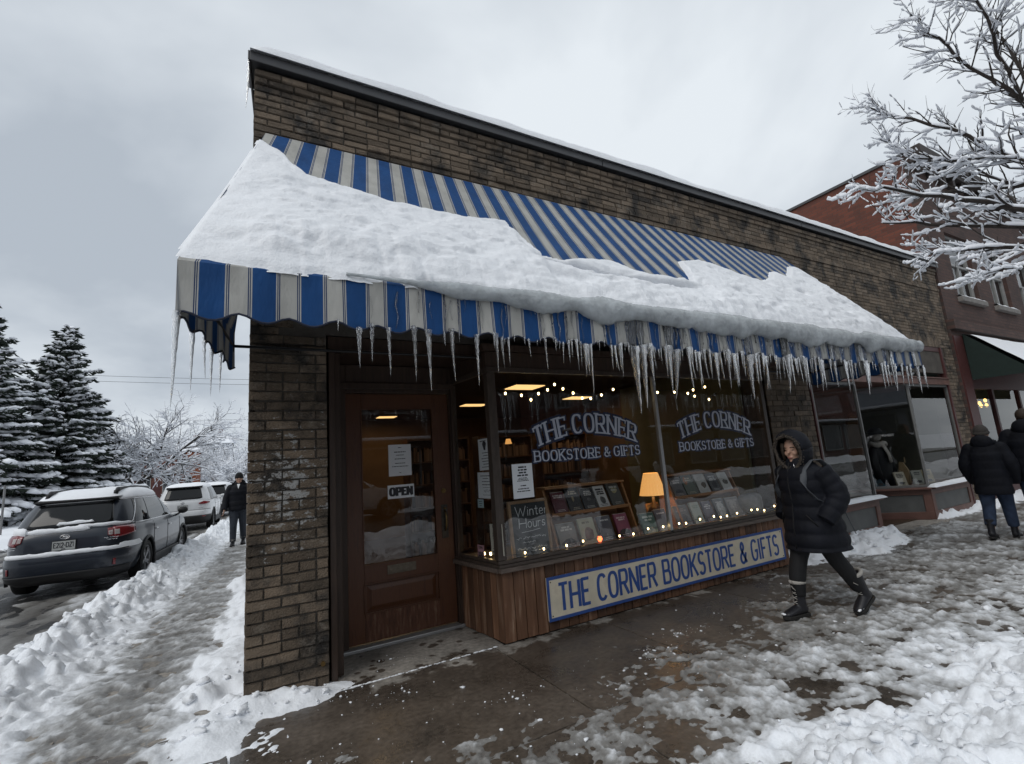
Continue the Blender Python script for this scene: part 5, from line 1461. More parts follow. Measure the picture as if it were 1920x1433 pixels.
notice('notice', 'small pale blue slip below the two white sheets on the side pane', side(.40, 1.155), sd_, sn, .105, .08, 'paper_blue', 0, wl(3, .25, .75, .07), rn)
notice('notice', 'cream leaflet with a dark headline standing low behind the side pane', side(.10, .74), sd_, sn, .21, .275, 'paper_cream', .03, [(.92, .10, -.44, .44)] + wl(12, .2, .8, .018) + [(.1, .06, -.4, .4)], rn)
def u5(mb, fn): text_mesh(mb, 'US1O', .045, fn, width=.085, sw=.22, sp=.12, jitter=.0002)
notice('notice', 'small pink price card in the bottom corner of the side pane', side(.46, .70), sd_, sn, .115, .105, 'paper_pink', 0, [(.82, .10, -.42, .42), (.70, .05, -.4, .4)], rn, u5)

# ---- table lamp
lp = empty('table_lamp', (4.345, 4.40, .63)); tag(lp, 'lit table lamp with a pleated amber shade in the bay window', 'lamp')
sh = MB(); rg = []
for j, (z, r0) in enumerate(((.43, .155), (.55, .125), (.69, .085))):
    rg.append([((r0 * (1 + .02 * (k % 2))) * math.cos(6.2832 * k / 48), (r0 * (1 + .02 * (k % 2))) * math.sin(6.2832 * k / 48), z) for k in range(48)])
sh.rings(rg, cap=False); sh.build('shade', 'shade_lit', lp, False)
bs = MB(); bs.tube([(0, 0, 0), (0, 0, .03), (0, 0, .05), (0, 0, .12), (0, 0, .22), (0, 0, .30), (0, 0, .34), (0, 0, .45)], [.085, .085, .04, .07, .095, .05, .02, .012], 14); bs.build('base', 'lamp_base', lp, True)
MB().ell((0, 0, .53), (.03, .03, .045), 10, 6).build('bulb', 'bulb', lp, True)
ld = bpy.data.lights.new('lamp_light', 'POINT'); ld.energy = 1.2; ld.color = (1.0, .58, .25); ld.shadow_soft_size = .05; lo = bpy.data.objects.new('lamp_light', ld); COL.objects.link(lo); lo.parent = lp; lo.location = (0, 0, .42)
# frame and cushion
fr = empty('picture_frame', (4.52, 4.55, .63)); tag(fr, 'small wooden picture frame standing behind the mullion', 'frame'); fr.rotation_euler = (R(-12), 0, .1)
f = MB()
for a in ((-.12, .12, 0, .02), (-.12, .12, .30, .32), (-.12, -.10, .02, .30), (.10, .12, .02, .30)): f.box(a[0], a[1], -.01, .01, a[2], a[3])
f.build('frame', 'oak', fr); MB().box(-.10, .10, .0, .006, .02, .30).build('picture', mat('sepia', (.20, .16, .09), .6, var=.4, vscale=14), fr)
mat('grey_plush', (.22, .22, .225), .95, var=.3, vscale=12, bump=.5, bscale=60)
cu = MB(); n = 16; rows = []
for i in range(n + 1):
    row_ = []
    for j in range(25):
        a = 6.2832 * j / 24; ph = math.pi * i / n
        rr = (abs(math.cos(a)) ** 3.5 + abs(math.sin(a)) ** 3.5) ** (-1 / 3.5)
        row_.append((6.02 + .22 * rr * math.cos(a) * math.sin(ph) ** .6, 4.32 - .09 * math.cos(ph), .63 + .15 + .15 * rr * math.sin(a) * math.sin(ph) ** .6 + (.05 * math.cos(a) ** 4 * math.sin(a) if True else 0)))
    rows.append(row_)
cu.grid(rows); tag(cu.build('cushion', 'grey_plush', smooth=True), 'soft grey cushion at the right end of the window display', 'cushion')
# ---- string lights
def lights(name, label, pts, bulbs, hang, seed, mred=None, bs_=1.0):
    r = empty(name, pts[0]); tag(r, label, 'string lights', 'string lights in the bay window')
    o = Vector(pts[0]); MB().tube([Vector(p) - o for p in pts], .003, 5).build('cable', 'cord', r, True)
    bm_ = MB(); bm_.ell((0, 0, -.012), (.0125, .0125, .017), 8, 6); me = bm_.mesh('bulb', 'bulb', True); me2 = me.copy(); me2.materials[0] = MATS['bulb_red']
    sm = MB().cyl((0, 0, .002), (0, 0, .022), .008, 8).mesh('socket', 'cord')
    for i, b in enumerate(bulbs):
        p = Vector(b) - o - Vector((0, 0, hang))
        q = link('bulb', me2 if mred == i else me, r, p); link('socket', sm, q)
        q.scale = (bs_, bs_, bs_)
        if mred == i: q.scale = (2.0, 2.0, 1.9)
def sagline(p, q, n, sag): return [Vector(p).lerp(Vector(q), i / n) - Vector((0, 0, sag * 4 * (i / n) * (1 - i / n))) for i in range(n + 1)]
a = [(2.15, 4.45, 2.44)] + [(2.536, 4.6, 2.34), (2.738, 4.6, 2.32), (2.859, 4.6, 2.27), (2.966, 4.6, 2.34), (3.094, 4.6, 2.385), (3.198, 4.6, 2.45), (3.313, 4.6, 2.40), (3.455, 4.6, 2.35), (3.583, 4.6, 2.29), (3.711, 4.6, 2.287), (3.883, 4.6, 2.33), (4.081, 4.6, 2.40), (4.35, 4.6, 2.46)]
lights('string_lights', 'string of warm bulbs swagged along the top of the left pane', a, a[1:-1], .012, 1)
b2 = [(4.45, 4.6, 2.46), (4.843, 4.6, 2.37), (5.164, 4.6, 2.375), (5.424, 4.6, 2.36), (5.54, 4.6, 2.41), (5.578, 4.62, 2.325), (5.794, 4.6, 2.455), (5.87, 4.62, 2.28), (6.3, 4.6, 2.45)]
lights('string_lights', 'string of warm bulbs swagged along the top of the right pane', b2, b2[1:-1], .012, 2)
rl = random.Random(31)
c1 = [(2.12 + 2.02 * i / 18 + rl.gauss(0, .02), 4.085 + rl.gauss(0, .008), .722 + rl.uniform(0, .03)) for i in range(19)]
lights('string_lights', 'fairy lights with one red bulb lying along the left sill', c1, c1[::2], -.008, 3, 5, .75)
c2 = [(4.26 + 1.9 * i / 16 + rl.gauss(0, .03), 4.085 + rl.gauss(0, .008), .722 + rl.uniform(0, .035)) for i in range(17)]
lights('string_lights', 'fairy lights lying along the right sill below the rack', c2, c2[::1][::2] + c2[1::6], -.008, 4, None, .75)
c3 = [(2.10, 4.2, .73), (2.09, 4.3, .735), (2.08, 4.42, .725), (2.07, 4.5, .73)]
lights('string_lights', 'short run of fairy lights inside the narrow side pane', c3, c3, -.008, 5)
a4 = [(1.2, 5.2, 2.5), (1.6, 5.3, 2.45), (1.95, 5.4, 2.5), (2.3, 5.7, 2.45), (2.35, 5.9, 2.3), (2.5, 6.2, 2.2)]
lights('string_lights', 'string of bulbs strung across the shop behind the door', a4, a4, .012, 6)

# ================================================================== NEIGHBOURING SHOP FRONT (same building) AND RED BRICK BUILDING
mat('shop_paint', (0.150, 0.078, 0.062), 0.5, var=0.25, vscale=5, bump=0.15, bscale=30)
mat('shop_panel', (0.105, 0.108, 0.105), 0.55, var=0.2, vscale=5)
mat('shop_trim', (0.18, 0.18, 0.175), 0.45, metal=0.3, var=0.15)
mat('maroon', (0.075, 0.024, 0.022), 0.5, var=0.2)
sf = empty('neighbour_shop_front', (7.75, WY, 0)); tag(sf, 'brown painted shop front with two display windows around a recessed door', 'shop front')
SFO = (7.75, WY, 0)
def F_(mb, name, m, parent=sf, **k):
    mb.v = [(p[0] - SFO[0], p[1] - SFO[1], p[2]) for p in mb.v]; return mb.build(name, m, parent, **k)
def wallpiece(mb, p, q, z0, z1, t, out=0.0):
    p, q = Vector((*p, 0)), Vector((*q, 0)); d = (q - p).normalized(); n = Vector((d.y, -d.x, 0))
    c = (p + q) / 2 + n * (out - t / 2); mb.obox((c.x, c.y, (z0 + z1) / 2), (q - p) / 2, n * t / 2, (0, 0, (z1 - z0) / 2))
def display(path, name_pane='pane'):
    for (p, q) in zip(path, path[1:]):
        P, Q = Vector((*p, 0)), Vector((*q, 0)); L_ = (Q - P).length; d = (Q - P) / L_
        def sub(a, b_): return (tuple((P + d * a)[:2]), tuple((P + d * b_)[:2]))
        m = MB(); wallpiece(m, p, q, 0.0, 0.14, .06, .02); wallpiece(m, p, q, .44, .54, .06, .02); wallpiece(m, *sub(0, .12), .14, .44, .06, .02); wallpiece(m, *sub(L_ - .12, L_), .14, .44, .06, .02)
        F_(m, 'bulkhead_frame', 'shop_paint', bevel=.006)
        m = MB(); wallpiece(m, *sub(.12, L_ - .12), .14, .44, .03, .0); F_(m, 'panel', 'shop_panel')
        m = MB(); wallpiece(m, p, q, .541, .575, .16, .10); F_(m, 'ledge', 'shop_paint', bevel=.006)
        m = MB(); wallpiece(m, p, q, .576, .62, .04, .0); wallpiece(m, p, q, 2.46, 2.50, .04, .0); wallpiece(m, *sub(0, .035), .62, 2.46, .05, .004); wallpiece(m, *sub(L_ - .035, L_), .62, 2.46, .05, .004)
        F_(m, 'window_frame', 'shop_trim', bevel=.003)
        m = MB(); a = P + d * .035; b_ = P + d * (L_ - .035); nn = Vector((d.y, -d.x, 0)) * -.02; a += nn; b_ += nn
        m.add([(a.x, a.y, .62), (b_.x, b_.y, .62), (b_.x, b_.y, 2.46), (a.x, a.y, 2.46)], [(0, 1, 2, 3)]); F_(m, name_pane, 'glass_dim')
display([(7.80, WY + .01), (9.15, WY + .01), (9.72, 5.45)])
display([(10.02, 5.45), (11.05, WY + .01), (12.78, WY + .01)])
m = MB(); m.box(7.76, 12.84, WY - .03, WY + .10, 2.50, 2.62); m.box(7.76, 12.84, WY - .05, WY + .06, 2.622, 2.645); F_(m, 'transom_bar', 'shop_paint', bevel=.005)
m = MB(); m.box(7.76, 7.80, WY, WY + .08, 0, 3.3); m.box(12.78, 12.85, WY - .02, WY + .08, 0, 3.3); m.box(7.80, 12.78, WY, WY + .08, 3.2, 3.3); F_(m, 'surround', 'maroon', bevel=.005)
for a, b_ in ((7.80, 9.4), (9.45, 11.1), (11.15, 12.78)):
    m = MB(); m.add([(a, WY + .05, 2.645), (b_, WY + .05, 2.645), (b_, WY + .05, 3.2), (a, WY + .05, 3.2)], [(0, 1, 2, 3)]); F_(m, 'transom_pane', 'glass_dim')
for x in (9.4, 11.1): F_(MB().box(x, x + .05, WY + .01, WY + .08, 2.645, 3.2), 'transom_mullion', 'shop_paint')
m = MB(); m.box(9.72, 10.02, 5.42, 5.47, 0.0, 2.5); F_(m, 'door', 'maroon')
m = MB(); m.add([(7.8, WY + .1, 2.52), (12.78, WY + .1, 2.52), (12.78, 5.5, 2.52), (7.8, 5.5, 2.52)], [(0, 1, 2, 3)]); F_(m, 'soffit', 'shop_paint')
# room behind
mat('olive_wall', (0.15, 0.15, 0.115), 0.8, var=0.1)
w = MB(); w.box(7.42, 7.45, 4.7, 8, 0, 3.3); w.box(7.45, 13.1, 8, 8.03, 0, 3.3); w.box(13.08, 13.1, 4.6, 8, 0, 3.3)
w.box(10.9, 13.08, 6.3, 6.33, .3, 3.2)
tag(w.build('side_shop_wall', 'olive_wall'), kind='structure')
tag(MB().box(7.45, 13.08, 4.45, 8, -.05, .02).build('side_shop_floor', 'room_floor'), kind='structure'); tag(MB().box(7.45, 13.08, 4.56, 8, 3.3, 3.33).build('side_shop_ceiling', 'olive_wall'), kind='structure')
for (pts, nm) in (([(7.83, WY + .06), (9.12, WY + .06), (9.68, 5.5), (7.83, 5.5)], 'left'), ([(10.06, 5.5), (11.07, WY + .06), (12.75, WY + .06), (12.75, 5.9), (10.06, 5.9)], 'right')):
    m = MB(); m.prism(pts, lambda x, y: (x, y, .55), lambda x, y: (x, y, .60)); F_(m, 'display_deck', 'shelf_dark')
# snow on the ledges
snow_loaf('ledge_snow', 7.80, 9.22, WY - .12, WY + .02, .576, .06, 'strip of snow on the ledge under the left display window of the brown shop front', 40, 4.0, .1)
snow_loaf('ledge_snow', 11.0, 12.8, WY - .12, WY + .02, .576, .065, 'strip of snow on the ledge under the far display window of the brown shop front', 40, 6.0, .1)
# things in the neighbour's window
mat('coat_black', (0.008, 0.009, 0.012), 0.6, var=0.3); mat('scarf', (0.45, 0.43, 0.40), 0.9, var=.2, vscale=20); mat('amber_board', (0.18, 0.085, 0.015), 0.6); mat('kraft', (0.32, 0.24, 0.14), 0.7, var=.15, vscale=8); mat('red_cloth', (0.10, 0.02, 0.02), .8)
mn = empty('mannequin', (11.0, 4.92, .60)); tag(mn, 'mannequin bust in black coat, hat and pale scarf in the angled window', 'mannequin')
b_ = MB(); b_.tube([(0, 0, 0), (0, 0, .25), (0, 0, .5), (0, 0, .68), (0, 0, .76), (0, 0, .80)], [(.23, .16), (.22, .16), (.25, .17), (.24, .15), (.12, .11), (.06, .06)], 20, side=(1, 0, 0)); b_.build('coat', 'coat_black', mn, True)
for s in (-1, 1):
    a_ = MB(); a_.tube([(s * .2, 0, .70), (s * .30, -.02, .45), (s * .30, -.08, .15)], [.085, .08, .06], 10); a_.build('sleeve', 'coat_black', mn, True)
a_ = MB(); a_.tube([(.13 * math.cos(t), .11 * math.sin(t) - .01, .80 + .02 * math.sin(3 * t)) for t in np.linspace(0, 6.28, 20)], .05, 8); a_.tube([(-.08, -.14, .78), (-.05, -.19, .62), (-.02, -.2, .45)], [(.06, .02)] * 3, 8); a_.build('scarf', 'scarf', mn, True)
a_ = MB(); a_.ell((0, 0, .98), (.085, .10, .125), 14, 10); a_.build('head', 'scarf', mn, True)
a_ = MB(); a_.ell((0, .0, 1.05), (.11, .125, .09), 16, 8); a_.tube([(0, 0, 1.03), (0, 0, 1.045)], [.19, .19], 20); a_.build('hat', 'coat_black', mn, True)
am = MB(); n = 20
am.prism([(.36 * math.cos(t) * (1 + 0), .9 + .75 * math.sin(t) if math.sin(t) > 0 else .9 + .9 * math.sin(t)) for t in np.linspace(0, 6.28, n, endpoint=False)], lambda x, z: (11.35 + x, 5.42, .6 + z * .9), lambda x, z: (11.35 + x, 5.46, .6 + z * .9))
tag(am.build('display_board', 'amber_board'), 'rounded amber board standing behind the mannequin', 'board')
bg = empty('paper_bag', (11.62, 4.82, .60), .3); tag(bg, 'creased kraft paper bag in the neighbouring shop window', 'bag')
b_ = MB(); b_.rings([[(-.15, -.08, 0), (.15, -.08, 0), (.15, .08, 0), (-.15, .08, 0)], [(-.16, -.10, .22), (.14, -.09, .22), (.15, .08, .22), (-.15, .07, .22)], [(-.17, -.03, .42), (.12, -.02, .40), (.13, .03, .41), (-.16, .03, .43)]]); b_.build('body', 'kraft', bg)
b_ = MB(); b_.tube([(-.06, -.05, .40), (-.05, -.05, .50), (.04, -.05, .50), (.05, -.05, .40)], .006, 6); b_.build('handle', 'kraft', bg)
for (x, y, col, lab) in ((11.02, 4.62, (.45, .42, .34), 'cream card propped on the neighbouring shop window deck'), (10.74, 4.86, (.03, .08, .11), 'blue card propped on the neighbouring shop window deck'), (11.42, 4.50, (.30, .31, .28), 'grey-green card propped before the paper bag'), (11.72, 4.45, (.30, .26, .15), 'tan box card propped at the front of the deck')):
    book((x, y, .60), .2, .26, .25, -.5, .03, col, (.05, .05, .05), (-.3, .3, .1, .3), (.06, .06, .06), lab, 'cards in the neighbouring window')

# ================================================================== RED BRICK BUILDING
def brick_tex(name, c1, c2, mort, scale=1.0, dark=(0.02, 0.018, 0.016), dk=(.5, .75), axis='xz'):
    m = bpy.data.materials.new(name); m.use_nodes = True; nt = m.node_tree; b = nt.nodes['Principled BSDF']; l = nt.links.new
    g = nt.nodes.new('ShaderNodeTexCoord'); sp = nt.nodes.new('ShaderNodeSeparateXYZ'); l(g.outputs['Object'], sp.inputs[0]); cb = nt.nodes.new('ShaderNodeCombineXYZ')
    l(sp.outputs['X' if axis[0] == 'x' else 'Y'], cb.inputs[0]); l(sp.outputs['Z'], cb.inputs[1])
    br = nt.nodes.new('ShaderNodeTexBrick'); br.inputs['Scale'].default_value = 1.0; br.inputs['Brick Width'].default_value = .24 * scale; br.inputs['Row Height'].default_value = .078 * scale; br.inputs['Mortar Size'].default_value = .006 * scale; br.inputs['Bias'].default_value = 0
    br.inputs['Color1'].default_value = (*c1, 1); br.inputs['Color2'].default_value = (*c2, 1); br.inputs['Mortar'].default_value = (*mort, 1)
    l(cb.outputs[0], br.inputs['Vector'])
    n = nt.nodes.new('ShaderNodeTexNoise'); n.inputs['Scale'].default_value = 1.1; n.inputs['Detail'].default_value = 8; n.inputs['Roughness'].default_value = .65; l(g.outputs['Object'], n.inputs['Vector'])
    mr = nt.nodes.new('ShaderNodeMapRange'); mr.inputs[1].default_value = dk[0]; mr.inputs[2].default_value = dk[1]; l(n.outputs['Fac'], mr.inputs[0])
    mx = nt.nodes.new('ShaderNodeMix'); mx.data_type = 'RGBA'; l(mr.outputs[0], mx.inputs['Factor']); l(br.outputs['Color'], mx.inputs['A']); mx.inputs['B'].default_value = (*dark, 1)
    l(mx.outputs['Result'], b.inputs['Base Color']); b.inputs['Roughness'].default_value = .9
    bp = nt.nodes.new('ShaderNodeBump'); bp.inputs['Strength'].default_value = .6; bp.inputs['Distance'].default_value = .02; bp.invert = True; l(br.outputs['Fac'], bp.inputs['Height']); l(bp.outputs[0], b.inputs['Normal'])
    MATS[name] = m
brick_tex('red_side', (0.185, 0.058, 0.036), (0.115, 0.042, 0.030), (.10, .06, .045), dark=(.045, .03, .025), dk=(.52, .8), axis='yz')
brick_tex('red_front', (0.105, 0.058, 0.046), (0.072, 0.042, 0.036), (.06, .045, .04), dark=(.03, .024, .022), dk=(.5, .8))
rdb = empty('red_brick_building', (13.48, 4.2, 0)); tag(rdb, 'two-storey red brick building with tall sash windows beside the bookstore', 'building')
RO = (13.48, 4.2, 0)
def R_(mb, name, m, parent=rdb, **k):
    mb.v = [(p[0] - RO[0], p[1] - RO[1], p[2]) for p in mb.v]; return mb.build(name, m, parent, **k)
R_(MB().box(13.48, 13.62, 4.36, 22, 0, 8.0), 'side_wall', 'red_side')
wins = [(14.4, 15.7), (16.6, 17.9), (18.8, 20.1), (21.0, 22.3), (23.2, 24.5), (25.4, 26.7)]
fw = MB(); x = 13.48
for a, b_ in wins:
    fw.box(x, a, 4.2, 4.36, 3.0, 8.0); fw.box(a, b_, 4.2, 4.36, 3.0, 4.58); fw.box(a, b_, 4.2, 4.36, 6.2, 8.0); x = b_
fw.box(x, 30, 4.2, 4.36, 3.0, 8.0); fw.box(13.48, 13.95, 4.2, 4.36, 0, 3.0)
R_(fw, 'front_wall', 'red_front')
R_(MB().box(13.5, 13.94, 4.17, 4.199, 0, 3.6), 'pilaster', 'maroon')
R_(MB().box(13.62, 30, 4.36, 22, 7.3, 7.4), 'roof', 'black')
cn = MB(); cn.box(13.40, 30, 4.02, 4.199, 7.72, 7.86); cn.box(13.36, 30, 3.95, 4.199, 7.862, 8.06)
for i in range(30): cn.box(13.6 + i * .55, 13.74 + i * .55, 4.06, 4.199, 7.5, 7.718)
R_(cn, 'cornice', mat('cornice_dark', (.045, .035, .032), .7, var=.3))
R_(MB().box(13.44, 13.66, 4.2, 22, 8.002, 8.07), 'coping', 'coping_metal')
R_(MB().box(13.48, 30, 4.10, 4.199, 3.74, 3.95), 'string_course', 'red_front')
mat('stone_sill', (.22, .205, .19), .8, var=.2); mat('dark_room', (.012, .012, .013), .8); mat('white_frame', (.32, .32, .31), .5, var=.15)
for a, b_ in wins:
    wn_ = empty('window'); wn_.parent = rdb; wn_.location = (a - RO[0], 0.10, 4.58)
    W_ = b_ - a; H_ = 1.62
    f = MB()
    for q in ((0, W_, 0, .06), (0, W_, H_ - .06, H_), (0, .06, .06, H_ - .06), (W_ - .06, W_, .06, H_ - .06), (.06, W_ - .06, H_ * .52, H_ * .52 + .05), (W_ / 2 - .03, W_ / 2 + .03, .06, H_ * .52)): f.box(q[0], q[1], -.02, .05, q[2], q[3])
    f.build('frame', 'white_frame', wn_)
    MB().add([(.06, .015, .06), (W_ - .06, .015, .06), (W_ - .06, .015, H_ - .06), (.06, .015, H_ - .06)], [(0, 1, 2, 3)]).build('pane', 'glass', wn_)
    MB().add([(.0, .055, 0), (W_, .055, 0), (W_, .055, H_), (0, .055, H_)], [(0, 1, 2, 3)]).build('dark_backing', 'dark_room', wn_)  # near-black sheet paints in the unlit room behind the pane
    MB().box(-.08, W_ + .08, -.20, .04, -.12, -.002).build('sill', 'stone_sill', wn_, bevel=.01)
    s_ = MB(); rows = [[(-.06 + (W_ + .12) * i / 12, -.19 + .15 * j / 4, -.003 + .06 * (1 - abs(j / 2 - 1) ** 3) ** .5 * (0.6 + .5 * random.random())) for j in range(5)] for i in range(13)]
    s_.grid(rows, flip=True); s_.build('sill_snow', 'snow', wn_, True)
# ground-floor shop under the green awning
g_ = MB(); g_.box(13.95, 30, 4.3, 4.36, 0, .7); g_.box(13.95, 14.05, 4.28, 4.36, .7, 3.0); g_.box(13.95, 30, 4.28, 4.36, 2.45, 3.0)
for x in (15.3, 17.0, 18.7, 20.4, 22.1): g_.box(x, x + .10, 4.28, 4.36, .7, 2.45)
R_(g_, 'shop_frame', 'maroon')
for a, b_ in ((14.05, 15.3), (15.4, 17.0), (17.1, 18.7), (18.8, 20.4), (20.5, 22.1), (22.2, 30)):
    R_(MB().add([(a, 4.32, .7), (b_, 4.32, .7), (b_, 4.32, 2.45), (a, 4.32, 2.45)], [(0, 1, 2, 3)]), 'shop_pane', 'glass')
fs = MB(); fs.box(13.65, 30, 7.0, 7.1, 0, 3.3); fs.box(13.63, 13.65, 4.4, 7.0, 0, 3.3); fs.box(29.9, 30, 4.4, 7.0, 0, 3.3); tag(fs.build('far_shop_wall', 'pale_wall'), kind='structure')
tag(MB().box(13.65, 29.9, 4.4, 7.0, 3.0, 3.1).build('far_shop_ceiling', 'room_ceiling'), kind='structure'); tag(MB().box(13.65, 29.9, 4.4, 7.0, -.05, .05).build('far_shop_floor', 'room_floor'), kind='structure')
ch = empty('chandelier', (16.75, 5.0, 2.15)); tag(ch, 'small brass chandelier glowing in the shop under the green awning', 'lamp')
c_ = MB()
for k in range(7): c_.ell((.16 * math.cos(k * .9), .16 * math.sin(k * .9), .06 * (k % 3)), (.035, .035, .05), 8, 6)
c_.build('candle_bulb', mat('brass_glow', (.8, .5, .15), .3, emit=(1, .6, .15), estr=2.5), ch, True)
MB().tube([(.16 * math.cos(t), .16 * math.sin(t), -.03) for t in np.linspace(0, 6.28, 16)], .012, 6).build('ring', 'brass', ch, True); MB().cyl((0, 0, 0), (0, 0, 1.1), .008, 6).build('chain', 'brass', ch)
# green awning
ga = empty('green_awning', (13.95, 4.18, 0)); tag(ga, 'dark green awning under a smooth sheet of snow at the far right', 'awning')
mat('green_canvas', (.010, .022, .018), .75, var=.2)
GP = [(0, -.02, 3.66), (0, -1.0, 2.62), (7.0, -1.0, 2.62), (7.0, -.02, 3.66)]
g_ = MB(); g_.add(GP, [(0, 1, 2, 3)]); g_.build('canopy', 'green_canvas', ga)
g_ = MB(); g_.add([(0, -.02, 3.66), (0, -.02, 2.62), (0, -1.0, 2.62)], [(0, 1, 2)]); g_.build('end_panel', 'green_canvas', ga)
g_ = MB(); g_.add([(0, -1.0, 2.62), (7, -1.0, 2.62), (7, -1.01, 2.40), (0, -1.01, 2.40)], [(0, 1, 2, 3)]); g_.build('valance', 'green_canvas', ga)
rows = []
for i in range(41):
    r0 = []
    for j in range(13):
        t_ = j / 12; x = 7 * i / 40; h = .07 * (1 - abs(2 * t_ - 1) ** 6) ** .5 * (.8 + .4 * float(fbm(np.array(x * 1.5), np.array(t_ * 2), 2)))
        r0.append((13.95 + x, 4.18 - .03 - .99 * t_ - h * .7, 3.66 - 1.04 * t_ + h * .7 + .002))
    rows.append(r0)
mb = MB(); mb.grid(rows); tag(mb.build('green_awning_snow', 'snow', smooth=True), 'smooth sheet of snow covering the dark green awning', 'snow')

# ================================================================== PARKED CARS
mat('car_slate', (0.012, 0.017, 0.027), 0.34, metal=0.15, coat=0.35, var=0.12, vscale=6); mat('car_white', (0.55, 0.56, 0.57), 0.32, coat=0.6, var=0.05); mat('car_silver', (0.25, 0.26, 0.27), 0.3, metal=.5, coat=.5)
mat('car_plastic', (0.012, 0.012, 0.013), 0.55); mat('tyre', (0.012, 0.012, 0.012), 0.8, bump=.2, bscale=80); mat('rim_alloy', (0.30, 0.30, 0.31), 0.35, metal=.8); mat('chrome', (0.55, 0.55, 0.56), 0.15, metal=1.0)
mat('car_glass', (0.010, 0.011, 0.012), 0.05, spec=0.35); mat('lamp_red', (0.16, 0.006, 0.010), 0.12, coat=.6); mat('lamp_clear', (0.36, 0.33, 0.32), 0.15, coat=.6); mat('plate', (0.40, 0.41, 0.40), 0.5); mat('car_line', (0.003, 0.003, 0.004), 0.7)
def ringpt(P, th, ex):
    """P = (z, half width, rear y, front y)"""
    z, hw, yr, yf = P; c, s = math.cos(th), math.sin(th); yc, hl = (yr + yf) / 2, (yf - yr) / 2
    f = lambda v: math.copysign(abs(v) ** (2 / ex), v)
    return Vector((hw * f(c), yc + hl * f(s), z))
def interp_ring(rg, z):
    if z <= rg[0][0]: return (z,) + tuple(rg[0][1:])
    for a, b in zip(rg, rg[1:]):
        if a[0] <= z <= b[0]:
            t = (z - a[0]) / max(1e-6, b[0] - a[0]); return tuple(a[k] + (b[k] - a[k]) * t for k in range(4))
    return (z,) + tuple(rg[-1][1:])
